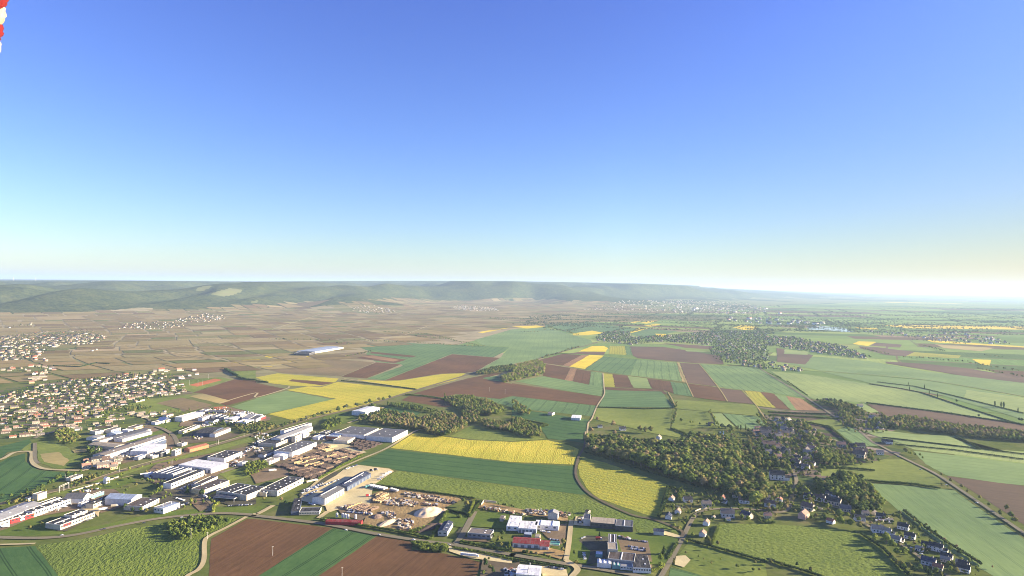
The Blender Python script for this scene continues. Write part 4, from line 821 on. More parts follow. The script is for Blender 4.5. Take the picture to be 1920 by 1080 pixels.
# hedges: each one a plant of its own
def hedge(spec, w, h, kind, label):
    p = pts(spec); g = np.random.default_rng(int(abs(p[0].x * 7 + p[0].y)) % 9999); V, Q = np.zeros((0, 3)), np.zeros((0, 4), int)
    cv, cq = cube_sphere(1)
    for a_, c_ in zip(p[:-1], p[1:]):
        L = (c_ - a_).length; n_ = max(2, int(L / (w * .8)))
        d = (c_ - a_) / n_
        for q in range(n_):
            c0 = a_ + d * (q + .5); hh = h * g.uniform(.75, 1.2)
            Q = np.concatenate([Q, cq + len(V)]); V = np.concatenate([V, cv * g.uniform(.85, 1.15, (8 * 3, 1)) * [w * .75, w * .75, hh * .62] + [c0.x, c0.y, G0 + hh * .40]])
            nl = 16; cc = g.normal(size=(nl, 3)); cc /= np.linalg.norm(cc, axis=1)[:, None]; cc = cc * [w * .8, w * .8, hh * .6] + [c0.x, c0.y, G0 + hh * .45]
            t = g.normal(size=(nl, 3)) * .45; u = g.normal(size=(nl, 3)) * .45
            Q = np.concatenate([Q, np.arange(nl * 4).reshape(-1, 4) + len(V)]); V = np.concatenate([V, np.stack([cc - t - u, cc + t - u * .6, cc + t + u, cc - t + u * .7], 1).reshape(-1, 3)])
    o = np_obj('hedge', V - [p[0].x, p[0].y, G0], Q, ['leaf_' + kind]); o.location = (p[0].x, p[0].y, G0); tag(o, label, 'hedge', 'hedges around fields and yards'); return o
HEDGES = [
 ('B 480 655 700 690 1000 735 1310 800', 2.6, 2.4, 'green', 'long clipped hedge between the building yard and the main road'),
 ('B 472 352 640 258 800 172', 3.0, 3.2, 'lime', 'bright lime hedge beside the timber yard'),
 ('B 860 392 1200 440 1640 500', 2.2, 2.0, 'dark', 'dark hedge between the building yard and the light green field'),
 ('B 1640 510 1600 620', 2.2, 2.5, 'lime', 'short bright hedge beside the narrow lane'), ('B 1442 592 1380 690 1318 795', 2.6, 3.0, 'green', 'hedge beside the navy-roofed house'),
 ('B 1445 590 1590 622', 2.2, 3.2, 'dark', 'hedge behind the lawn of the navy-roofed house'), ('B 1530 822 1700 855 1900 895', 3.4, 2.6, 'green', 'shaggy hedge before the taupe roof'),
 ('B 1480 870 1700 905 1920 955', 3.0, 1.8, 'green', 'low hedge on the far verge of the main road'), ('C 0 955 200 985 420 1020', 3.0, 1.8, 'dark', 'low hedge below the main road'),
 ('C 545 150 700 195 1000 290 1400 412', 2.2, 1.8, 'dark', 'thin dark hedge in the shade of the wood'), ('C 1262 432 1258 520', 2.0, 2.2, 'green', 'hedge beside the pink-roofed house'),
 ('C 1178 410 1255 430', 2.0, 2.2, 'dark', 'hedge behind the pink-roofed house'), ('C 1168 412 1150 520 1100 640', 3.0, 3.0, 'dark', 'tall dark hedge at the end of the yellow field'),
 ('C 1305 805 1500 860 1700 915 1910 975', 2.6, 2.2, 'dark', 'dark hedge between the rough pasture and the meadow'), ('C 1550 700 1500 840', 1.6, 1.8, 'green', 'small hedge at the meadow corner'),
 ('C 1060 1045 1130 1010 1140 990', 2.0, 1.6, 'lime', 'curved hedge at the factory corner'), ('C 1240 830 1170 950', 2.0, 1.8, 'green', 'hedge along the village road'), ('D 0 580 60 588 120 580 148 545 150 510', 2.2, 2.0, 'olive', 'curved golden hedge at the village corner'),
 ('i 1640 430 1920 455', 2.0, 1.6, 'olive', 'straight golden hedge beside the village road'), ('i 1540 490 1640 590 1720 640 1860 640', 2.2, 2.2, 'green', 'hedge around the second garden'),
 ('D 740 365 900 380 1100 395 1290 425', 3.4, 3.2, 'green', 'thick hedge between the pasture and the large green field'), ('D 1020 590 1110 662', 3.0, 3.0, 'dark', 'dark hedge by the grey garden'),
 ('D 1110 665 1300 800 1600 992', 2.6, 2.4, 'dark', 'hedge behind the gardens of the lane'), ('D 700 765 860 870 960 975 1075 1090', 2.6, 2.6, 'dark', 'dark hedge along the edge of the bright meadow'),
 ('D 0 955 120 1000 250 1035 420 1090', 2.4, 2.4, 'dark', 'dark hedge at the foot of the bright meadow'), ('D 380 265 640 275 800 290', 3.0, 3.0, 'green', 'hedge at the top of the small pasture'),
 ('H 740 622 1000 655 1300 692 1920 785', 4.0, 3.0, 'dark', 'long hedge along the brown strip'), ('H 0 692 200 700 460 708', 4.0, 3.2, 'dark', 'hedge below the striped fields'), ('H 0 715 250 725 560 745', 5, 4.0, 'green', 'second hedge below the striped fields'),
 ('H 300 770 460 800 620 930', 4.0, 3.5, 'green', 'hedge beside the striped village field'), ('H 860 880 1300 930 2000 1015', 1.8, 1.2, 'dark', 'thin hedge across the pale fields'), ('D 960 92 1400 135 1920 205', 1.8, 1.2, 'dark', 'second thin hedge across the pale fields'),
 ('H 1410 870 1590 968', 3.0, 2.2, 'dark', 'slanting hedge across the pale fields'), ('H 760 480 1000 515 1150 545 1480 655 1830 765 1920 790', 2.6, 1.8, 'dark', 'hedge line with poplars on the plain'), ('H 820 465 1100 498 1400 570 1920 700', 2.6, 1.8, 'green', 'further hedge line on the plain'),
 ('G 640 655 800 660 1000 668 1210 662', 3.0, 2.4, 'dark', 'hedge below the striped wheat field'), ('G 1180 595 1225 655', 3.0, 2.4, 'dark', 'short hedge by the pasture ditch'), ('G 0 735 100 755 270 790 210 805', 5, 5.0, 'green', 'thick hedge around the hedged meadow'),
 ('G 1190 812 1290 850 1320 870', 4, 3.5, 'green', 'hedge between the pasture and the wood'), ('F 1120 560 1300 575 1400 592', 4, 3.5, 'green', 'hedge above the small brown field'), ('A 1600 600 1605 560 1640 530', 2.4, 2.5, 'lime', 'hedge beside the works junction'),
 ('F 640 455 900 480 1200 520', 3, 2.5, 'dark', 'hedge between the two rapeseed fields'), ('F 0 460 90 470', 6, 5.0, 'dark', 'dark hedge at the tip of the rapeseed field'), ('B 1640 520 1690 520 1600 640', 2.2, 2.5, 'green', 'hedge on the other side of the narrow lane'),
 ('E 1780 428 1850 448 1920 452', 8, 6.0, 'dark', 'dark thicket beyond the sports ground'), ('E 1690 370 1740 400 1780 420', 9, 7.0, 'dark', 'dark clump behind the blue roof'), ('E 400 345 600 352 720 322 820 330', 4, 3.5, 'dark', 'hedge winding between the vineyards'), ('f 1250 830 1500 770', 4.5, 4, 'green', 'rough hedge on the bank below the sand pile'),
]
for q in HEDGES: hedge(*q)

# loose trees between the buildings, in the gardens and along the fences
for sp_, gap_, kp_, lo_, hi_ in (('A 0 560 600 330 900 300 1200 230 1400 210 1600 160 1600 300 1250 400 1100 480 700 470 300 640 0 700', 13, .20, 3, 6.5), ('E 1100 700 1500 640 1750 660 1900 700 1700 760 1600 900 1300 900 1000 800', 15, .2, 3.5, 7),
    ('B 0 0 380 30 700 0 600 120 300 100 0 250', 15, .2, 3.5, 7), ('i 200 80 1250 200 1900 420 1900 640 1000 650 560 640 420 780 180 620', 9, .42, 3, 7), ('k 0 150 400 150 900 250 1100 500 1050 780 500 640 250 560 0 560', 10, .5, 4, 9),
    ('l 0 0 800 0 960 140 1300 420 1900 780 1900 960 1250 960 800 700 480 300 0 150', 10, .42, 3, 7), ('j 0 150 200 160 1000 560 1700 640 1880 860 1000 980 900 1080 0 1080', 10.5, .52, 4, 10), ('g 850 560 1080 560 1060 780 860 700', 9, .35, 3, 6),
    ('C 1240 880 1340 1040 1700 1080 1920 1080 1920 1010 1400 880', 14, .16, 2.5, 5), ('H 480 700 900 700 900 850 600 850', 12, .5, 5, 10), ('G 1440 780 1920 840 1920 1080 1700 1060 1600 900', 12, .30, 5, 10), ('C 1130 430 1160 700 1280 760 1330 640 1200 520', 11, .2, 3, 6)):
    wood(sp_, gap_, lo_, hi_, MIXV, None, None, keep=kp_, w=1.25)
# ------------------------------------------------------------------ building materials
for nm, c, kw in [('white', (0.80, 0.78, 0.74), {}), ('cream', (0.66, 0.58, 0.43), {}), ('pale_grey', (0.55, 0.54, 0.52), {}), ('stone', (0.46, 0.40, 0.32), {}), ('ochre', (0.70, 0.55, 0.28), {}),
                  ('orange', (0.50, 0.18, 0.08), {}), ('red', (0.42, 0.025, 0.03), {}), ('grey_wall', (0.30, 0.30, 0.31), {}), ('dark_wall', (0.07, 0.07, 0.08), {}), ('pink', (0.62, 0.36, 0.28), {}), ('blue_wall', (0.06, 0.085, 0.15), {}),
                  ('teal', (0.14, 0.34, 0.33), {}), ('roof_black', (0.026, 0.027, 0.034), dict(rough=0.6)), ('roof_navy', (0.028, 0.040, 0.085), dict(rough=0.45)), ('roof_brown', (0.075, 0.057, 0.052), {}), ('roof_taupe', (0.19, 0.16, 0.14), {}),
                  ('roof_grey', (0.10, 0.103, 0.115), dict(rough=0.6)), ('roof_pale', (0.28, 0.28, 0.29), dict(rough=0.6)), ('roof_white', (0.80, 0.80, 0.80), dict(rough=0.6)), ('roof_blue', (0.32, 0.39, 0.50), dict(rough=0.5)), ('roof_cream', (0.36, 0.31, 0.24), {}),
                  ('roof_red', (0.24, 0.030, 0.030), dict(var=0.2)), ('roof_teal', (0.11, 0.32, 0.27), {}), ('tile_red', (0.36, 0.13, 0.075), dict(var=0.25, scale=0.6)), ('tile_pink', (0.38, 0.215, 0.155), dict(var=0.2, scale=0.6)), ('tile_brown', (0.15, 0.095, 0.07), dict(var=0.3, scale=0.6)),
                  ('slate', (0.042, 0.043, 0.052), dict(var=0.3, scale=0.6, rough=0.5)), ('blue_sheet', (0.05, 0.10, 0.28), {})]:
    ext = nm.startswith('roof') or nm in ('white', 'cream', 'pale_grey', 'grey_wall', 'dark_wall', 'blue_wall')
    flat_mat(nm, c, stripes=0.30 if ext else 0.0, axis=0, sp=3.0, **{**dict(var=0.14), **kw, **(dict(rough=0.9, spec=0.08) if nm.startswith('roof') or nm == 'slate' else {})})
flat_mat('skylight', (0.75, 0.76, 0.74), 0.4, 0.05); flat_mat('glass', (0.035, 0.045, 0.06), 0.15, 0.1, spec=0.8); flat_mat('door', (0.16, 0.18, 0.22), 0.5); flat_mat('coping', (0.72, 0.68, 0.60), 0.7, 0.06)
flat_mat('steel', (0.50, 0.50, 0.50), 0.5, 0.1); flat_mat('concrete', (0.55, 0.52, 0.46), 0.9, 0.15); flat_mat('tyre', (0.03, 0.03, 0.03), 0.9); flat_mat('wood', (0.42, 0.28, 0.15), 0.9, 0.3)
flat_mat('log_dark', (0.085, 0.058, 0.05), 0.95, 0.4, 0.8); flat_mat('log_pale', (0.50, 0.36, 0.19), 0.95, 0.3, 0.8); flat_mat('log_mid', (0.24, 0.165, 0.12), 0.95, 0.4, 0.8); flat_mat('sand', (0.66, 0.50, 0.32), 0.95, 0.1, 0.2); flat_mat('rust', (0.24, 0.12, 0.08), 0.9, 0.3)

def gable(mb, x0, x1, y0, y1, z, rise, along='x', ov=0.4, th=0.25, mi=0):
    """two roof slabs with thickness"""
    x0 -= ov; x1 += ov; y0 -= ov; y1 += ov
    if along == 'x':
        c = (y0 + y1) / 2; prof = [(y0, z), (c, z + rise), (y1, z)]
        P3 = lambda u, p, dz: (u, p[0], p[1] + dz); u0, u1 = x0, x1
    else:
        c = (x0 + x1) / 2; prof = [(x0, z), (c, z + rise), (x1, z)]
        P3 = lambda u, p, dz: (p[0], u, p[1] + dz); u0, u1 = y0, y1
    V = [P3(u, p, dz) for u in (u0, u1) for dz in (0, th) for p in prof]      # 0-2 under, 3-5 top, 6-8 under far, 9-11 top far
    mb.add(V, [(3, 4, 10, 9), (4, 5, 11, 10), (0, 6, 7, 1), (1, 7, 8, 2), (0, 3, 9, 6), (2, 8, 11, 5), (0, 1, 4, 3), (1, 2, 5, 4), (6, 9, 10, 7), (7, 10, 11, 8)], mi)
def gable_walls(mb, x0, x1, y0, y1, z1, rise, along='x', mi=0, base=-0.4):
    mb.box(x0, x1, y0, y1, base, z1, mi)
    k_ = 0.03
    if along == 'x':
        c = (y0 + y1) / 2
        for x, d in ((x0, k_), (x1, -k_)): mb.add([(x, y0, z1), (x, y1, z1), (x, c, z1 + rise), (x + d * 8, y0, z1), (x + d * 8, y1, z1), (x + d * 8, c, z1 + rise)], [(0, 1, 2), (3, 5, 4), (0, 2, 5, 3), (1, 4, 5, 2)], mi)
    else:
        c = (x0 + x1) / 2
        for y, d in ((y0, k_), (y1, -k_)): mb.add([(x0, y, z1), (x1, y, z1), (c, y, z1 + rise), (x0, y + d * 8, z1), (x1, y + d * 8, z1), (c, y + d * 8, z1 + rise)], [(0, 1, 2), (3, 5, 4), (0, 2, 5, 3), (1, 4, 5, 2)], mi)
def sub(name, mats, parent, fn):
    mb = MB(); fn(mb); return mb.build(name, mats, parent)
def bld(label, spec, h, wall='white', roof='roof_grey', kind='flat', rise=None, sky=0, win=0, wside=0, door=0, panel=None, cat='building', name='industrial_building', strip_=0, vents=0, cope=True, split=None, canopy=False, dside=0):
    N, R_, L = pts(spec, G0 + h)
    for q in (N, R_, L): q.z = 0
    x = (R_ - N); a = x.length; x.normalize(); y = Vector((-x.y, x.x, 0)); w = max((L - N).dot(y), 3.0)
    root = empty(name, (N.x, N.y, G0 - 0.1), math.atan2(x.y, x.x)); tag(root, label, cat)
    rise = rise if rise is not None else min(a, w) * 0.10
    if canopy:
        for cx in (0.3, a - 0.3):
            for cy in (0.3, w - 0.3): sub('post', ['steel'], root, lambda mb: mb.box(cx - .25, cx + .25, cy - .25, cy + .25, -.4, h))
        sub('fascia', ['coping'], root, lambda mb: (mb.box(0, a, -.2, 0.0, h - 1.0, h - .05), mb.box(-.2, 0.0, 0, w, h - 1.0, h - .05)))
        sub('roof', [roof], root, lambda mb: mb.box(0, a, 0, w, h, h + .5)); return root
    if kind == 'flat':
        sub('wall', [wall], root, lambda mb: mb.box(0, a, 0, w, -.4, h))
        rf = sub('roof', [roof] + ([split] if split else []), root, lambda mb: (mb.box(.35, a - .35, .35, w - .35, h + .02, h + .22) if not split else (mb.box(.35, a - .35, w * .52, w - .35, h + .02, h + .22), mb.box(.35, a - .35, .35, w * .52, h + .02, h + .22, 1))))
        if cope: sub('parapet', ['coping' if wall not in ('dark_wall', 'grey_wall') else 'pale_grey'], root, lambda mb: (mb.box(-.03, a + .03, -.03, .35, h, h + .75), mb.box(-.03, a + .03, w - .35, w + .03, h, h + .75), mb.box(-.03, .35, .35, w - .35, h, h + .75), mb.box(a - .35, a + .03, .35, w - .35, h, h + .75)))
        zr = lambda yy: h + .22
    else:
        al = 'x' if kind == 'gu' else 'y'
        sub('wall', [wall], root, lambda mb: gable_walls(mb, 0, a, 0, w, h, rise, al))
        rf = sub('roof', [roof], root, lambda mb: gable(mb, 0, a, 0, w, h, rise, al))
        if al == 'x': zr = lambda yy: h + .25 + rise * (1 - abs(yy - w / 2) / (w / 2)) - .02
        else: zr = lambda yy: h + .25
    rd = random.Random(int(N.x + N.y))
    if strip_:
        for q in range(strip_):
            yy = w * (q + .5 + (.25 if strip_ == 1 else 0)) / strip_ - (w * .25 if strip_ == 1 else 0)
            if kind == 'flat': sub('skylight', ['skylight'], rf, lambda mb: mb.box(a * .04, a * .96, yy - .7, yy + .7, h + .2, h + .85))
            elif kind == 'gu': sub('skylight', ['skylight'], rf, lambda mb: mb.box(a * .1, a * .9, w / 2 - .8, w / 2 + .8, h + rise - .1, h + rise + .6))
            else: sub('skylight', ['skylight'], rf, lambda mb: mb.box(a / 2 - .8, a / 2 + .8, w * .1, w * .9, h + rise - .1, h + rise + .6))
    nx = max(1, sky // 2 if sky > 3 else sky)
    for q in range(sky):
        cx = a * ((q % nx) + .7 + rd.uniform(-.12, .12)) / (nx + .4); cy = w * (.3 if q < nx else .68) + rd.uniform(-.04, .04) * w
        if kind == 'gu' or kind == 'flat': z0 = zr(cy)
        else: z0 = h + .25 + rise * (1 - abs(cx - a / 2) / (a / 2))
        s_ = min(1.3, a * .05 + .4)
        sub('skylight', ['skylight'], rf, lambda mb: mb.box(cx - s_, cx + s_, cy - s_ * .8, cy + s_ * .8, z0 - .25, z0 + .45))
    for q in range(vents):
        cx = a * (q + .5) / vents
        sub('vent', ['steel'], rf, lambda mb: (mb.tube((cx, w * .5, h), (cx, w * .5, h + rise + 1.3), .5, .5, 8), mb.tube((cx, w * .5, h + rise + 1.3), (cx, w * .5, h + rise + 1.7), .8, .3, 8)))
    for q in range(win):
        cx = a * (q + .5) / win; ww = min(1.7, a / win * .3)
        sub('window', ['glass'], root, lambda mb: mb.box(cx - ww, cx + ww, -.12, .02, h * .42, h * .75))
    for q in range(door):
        cx = a * (q + .5) / door; ww = min(2.2, a / door * .32)
        sub('door', ['door'], root, lambda mb: mb.box(cx - ww, cx + ww, -.14, .02, -.2, h * .66))
    for q in range(wside):
        cy = w * (q + .5) / wside; ww = min(1.7, w / wside * .3)
        sub('window', ['glass'], root, lambda mb: mb.box(-.12, .02, cy - ww, cy + ww, h * .45, h * .75))
    for q in range(dside):
        cy = w * (q + .5) / dside; ww = min(2.4, w / dside * .32)
        sub('door', ['door'], root, lambda mb: mb.box(-.14, .02, cy - ww, cy + ww, -.2, h * .7))
    if panel: sub('cladding_panel', [panel[0]], root, lambda mb: mb.box(a * panel[1], a * panel[2], -.10, .015, h * panel[3], h * panel[4]))
    return root
B = bld
# -- western works
B('very long gabled shed with a dark blue roof strip', 'a -300 872 655 520 -420 772', 8, 'pale_grey', 'roof_pale', 'gu', 3, sky=6)
B('long workshop with bright white front and black roof beside the blue-roofed shed', 'a 485 640 1055 447 442 598', 8, 'white', 'roof_black', win=14, sky=8)
B('black-roofed lean-to behind the white-fronted workshop', 'a 630 520 905 425 600 500', 9, 'cream', 'roof_black')
B('shop with bright red front and a white centre panel', 'a 160 752 508 655 105 695', 6, 'red', 'roof_black', win=6, sky=3, panel=('white', .42, .60, .05, .98))
B('small white shop next to the red-fronted shop', 'a 0 805 148 757 -55 755', 6, 'white', 'roof_black', win=2, sky=1)
B('wide hall with low gable, one dark slope and one pale', 'a 1250 437 1365 370 1035 395', 7, 'white', 'roof_grey', 'gv', 5, door=2)
B('narrow teal canopy beside the wide gabled hall', 'a 1372 402 1562 335 1352 388', 4, 'teal', 'roof_teal')
B('large hall with pale blue gable roof and white end wall', 'A 985 508 1065 470 872 460', 9, 'white', 'roof_blue', 'gv', 4, door=2)
B('dark-roofed shed with cream front beside the sandy yard', 'a 1400 525 1692 402 1355 488', 6, 'cream', 'roof_black', 'gu', 1.5, win=6, sky=3)
B('flat office block with cream parapets and a row of cream windows', 'a 905 842 1420 650 798 770', 6, 'cream', 'roof_black', win=12, sky=3, panel=('red', .08, .3, .3, .98), strip_=1)
B('raised black-roofed wing behind the cream office block', 'a 1080 703 1312 618 1030 660', 9, 'cream', 'roof_black', sky=2)
B('cream substation building beside the railway', 'a 425 440 705 362 412 420', 4, 'cream', 'roof_taupe', win=4); B('tall plain cream block of the railway substation', 'a 565 382 702 336 555 352', 9, 'cream', 'roof_cream')
B('low cream railway building with parapet', 'a 1075 140 1240 78 1055 110', 4, 'cream', 'roof_brown'); B('small white signal house beside the track', 'a 1590 150 1650 130 1535 150', 7, 'white', 'roof_white', 'gv', 3, name='house', cat='house')
B('dark taupe shed with cream front before the avenue', 'A 1070 562 1195 500 975 532', 6, 'cream', 'roof_brown', 'flat', door=4, sky=3)
B('white building with one half of its roof blue and one half grey', 'c 370 915 620 825 250 882', 7, 'white', 'roof_pale', split='roof_blue', wside=3, vents=2)
B('large white warehouse with plain white roof', 'c 1085 312 1345 226 712 212', 8, 'white', 'roof_white', dside=8, sky=4, cope=False)
B('long black-roofed hall with bright white front wall', 'c 485 540 985 342 430 505', 8, 'white', 'roof_black', win=12); B('navy-roofed factory with four bright roof ridges', 'c 520 402 800 300 345 325', 8, 'grey_wall', 'roof_navy', strip_=4)
B('black-roofed link block between the navy and white-fronted halls', 'c 700 425 880 345 525 388', 6, 'grey_wall', 'roof_black', strip_=2, sky=2)
B('brown-roofed works with a cream band front', 'c 985 635 1360 490 900 570', 7, 'ochre', 'roof_brown', sky=3, panel=('white', 0, 1, .02, .4)); B('raised brown-roofed part with a pale band', 'c 940 545 1185 430 888 512', 9, 'cream', 'roof_brown')
B('black-roofed factory with rows of white skylight domes', 'd 500 712 800 592 160 600', 8, 'cream', 'roof_black', sky=12, strip_=1); B('long black-roofed wing with cream wall and ribbon windows', 'd 960 648 1357 450 780 585', 8, 'cream', 'roof_black', win=7, sky=10)
B('low entrance block with cream front before the black factory', 'd 790 672 880 632 625 645', 6, 'cream', 'roof_black', win=3, sky=3); B('navy entrance canopy with cream rim beside the black factory', 'd 310 757 405 710 85 690', 5, 'cream', 'roof_navy', canopy=True)
B('hall with half black and half pale blue roof', 'c 1290 158 1550 55 1115 107', 8, 'white', 'roof_black', split=None, sky=6, door=5)
# -- timber works
B('big grey-roofed hall with long white front beside the log yard', 'e 525 470 800 355 385 430', 10, 'white', 'roof_grey', sky=8); B('white annex of the grey-roofed hall', 'e 430 512 515 470 355 485', 7, 'white', 'roof_white', 'gu', 1, win=2)
B('low cream shed below the white annex', 'e 265 580 385 530 245 545', 5, 'cream', 'roof_cream', win=2, sky=2); B('shed with cream front and dark brown roof beside the curved hall', 'e 345 378 550 290 232 330', 6, 'cream', 'roof_black', win=5)
B('long hall with pale grey curved roof', 'e 400 320 755 180 350 290', 9, 'white', 'roof_pale', 'gu', 3, win=3); B('white-framed hall behind the long grey one', 'e 440 228 745 140 425 213', 10, 'white', 'roof_grey', cope=True)
B('tall cream tower block beside the grey hall', 'e 560 292 635 265 545 280', 12, 'cream', 'roof_cream', win=2); B('white cube building next to the cream tower', 'e 655 262 718 238 640 248', 9, 'white', 'roof_white')
B('square grey-roofed warehouse with white gutter', 'e 1335 277 1500 200 1095 215', 10, 'white', 'roof_grey', sky=5); B('square grey-roofed warehouse closest to the yellow field', 'e 1655 305 1825 220 1410 260', 10, 'white', 'roof_grey', sky=5)
B('workshop with pale blue roof and orange wall', 'e 1040 295 1155 240 935 275', 7, 'orange', 'roof_blue', sky=4); B('beige-roofed workshop with white doors', 'e 1150 342 1235 300 1035 310', 6, 'cream', 'roof_cream', door=3)
# -- northern works
B('long grey-roofed shed with thin white front', 'b 470 322 985 195 420 288', 6, 'white', 'roof_grey', 'gu', 1.5); B('long white shed beside the narrow lawn', 'b 560 348 1002 228 510 318', 6, 'white', 'roof_pale', 'gu', 1.5)
B('cream-roofed hall below the round grove', 'b 435 468 602 424 215 385', 6, 'cream', 'roof_cream', 'gv', 2); B('pale hall joined to the cream-roofed hall', 'b 215 378 410 322 170 350', 6, 'cream', 'roof_cream')
B('very long factory with pale taupe roof', 'b 290 592 1200 300 225 545', 9, 'pale_grey', 'roof_taupe', 'gu', 2, sky=6); B('blue-walled factory aisle beside the taupe roof', 'b 760 492 1215 352 700 458', 7, 'blue_wall', 'roof_blue', strip_=1)
B('white factory block with pale blue roof', 'b 930 535 1215 418 780 485', 8, 'white', 'roof_white', sky=2); B('cream shed along the railway fence', 'b 975 585 1105 542 950 562', 5, 'cream', 'roof_cream'); B('low grey shed beside the works car park', 'b 800 622 930 575 780 600', 5, 'pale_grey', 'roof_blue', door=3)
B('small dark workshop between pale sheds', 'b 1130 560 1210 535 1108 530', 7, 'dark_wall', 'roof_black'); B('small white workshop beside the dark one', 'b 1215 520 1260 500 1198 505', 6, 'white', 'roof_white')
B('long brick store with orange walls and roof beside the railway', 'b 1570 500 1852 430 1560 465', 6, 'orange', 'tile_red', 'gu', 2); B('tall cream block beside the railway path', 'b 1348 525 1440 492 1330 508', 10, 'cream', 'roof_cream', win=2)
B('white shed with low roof beside the pale gabled hall', 'b 640 218 720 196 608 196', 5, 'white', 'roof_white'); B('hall with domed pale blue roof', 'b 462 272 556 242 382 246', 6, 'white', 'roof_blue', 'gu', 3); B('yellow-walled block with brown roof', 'b 742 172 868 136 690 152', 7, 'ochre', 'roof_brown', win=6)
B('cream-fronted shed before the housing', 'b 385 218 530 178 345 192', 6, 'cream', 'roof_taupe', door=4); B('large white hall beside the mown lawn', 'o 1130 825 1440 742 1070 805', 10, 'white', 'roof_white', sky=2); B('low white wing on the lawn edge', 'o 730 900 965 850 700 885', 5, 'white', 'roof_grey', win=5)
B('hall with blue pyramid-like roof', 'o 860 868 950 830 815 842', 5, 'blue_wall', 'blue_sheet', 'gv', 5); B('white sheds in the works beside the blue-roofed hall', 'o 1440 832 1585 782 1415 815', 6, 'white', 'roof_pale', 'gu', 1.5); B('dark-roofed shed with white front near the thicket', 'o 1600 872 1680 845 1520 850', 7, 'white', 'roof_black', 'gv', 2)
B('cream row of workshops below the mown lawn', 'o 1150 1032 1405 935 1128 1010', 5, 'cream', 'roof_taupe', door=8); B('blue-ended shed with dark gable roof', 'p 300 578 470 490 122 542', 7, 'blue_wall', 'roof_black', 'gv', 3); B('white-fronted shed with dark gable roof', 'p 345 592 580 500 305 572', 7, 'white', 'roof_taupe', 'gu', 2)
B('white-roofed square depot in front of the thicket', 'p 815 418 930 375 700 400', 7, 'white', 'roof_white'); B('white depot among the parked vans', 'p 620 372 720 332 550 345', 6, 'white', 'roof_white', 'gu', 1); B('grey-roofed depot with white front', 'p 960 372 1075 312 880 350', 7, 'white', 'roof_grey')
B('pale depot between the two larger ones', 'p 880 348 962 300 790 322', 6, 'white', 'roof_pale'); B('small shop with red fascia at the depot corner', 'p 1035 345 1110 318 1015 335', 5, 'red', 'roof_white'); B('long navy-roofed store at the edge of the brown field', 'p 480 252 510 235 255 208', 4, 'blue_wall', 'roof_navy'); B('pale workshop with white front west of the thicket', 'p 155 358 305 302 130 340', 6, 'white', 'roof_grey', door=3)
B('low black-roofed workshop beside the dark bushes', 'p 320 398 400 368 240 378', 7, 'white', 'roof_black', 'gv', 1.5); B('white workshop beside the navy-roofed store', 'p 730 300 800 270 690 285', 6, 'white', 'roof_white'); B('small white store north of the depots', 'p 200 240 260 218 160 225', 6, 'white', 'roof_pale')
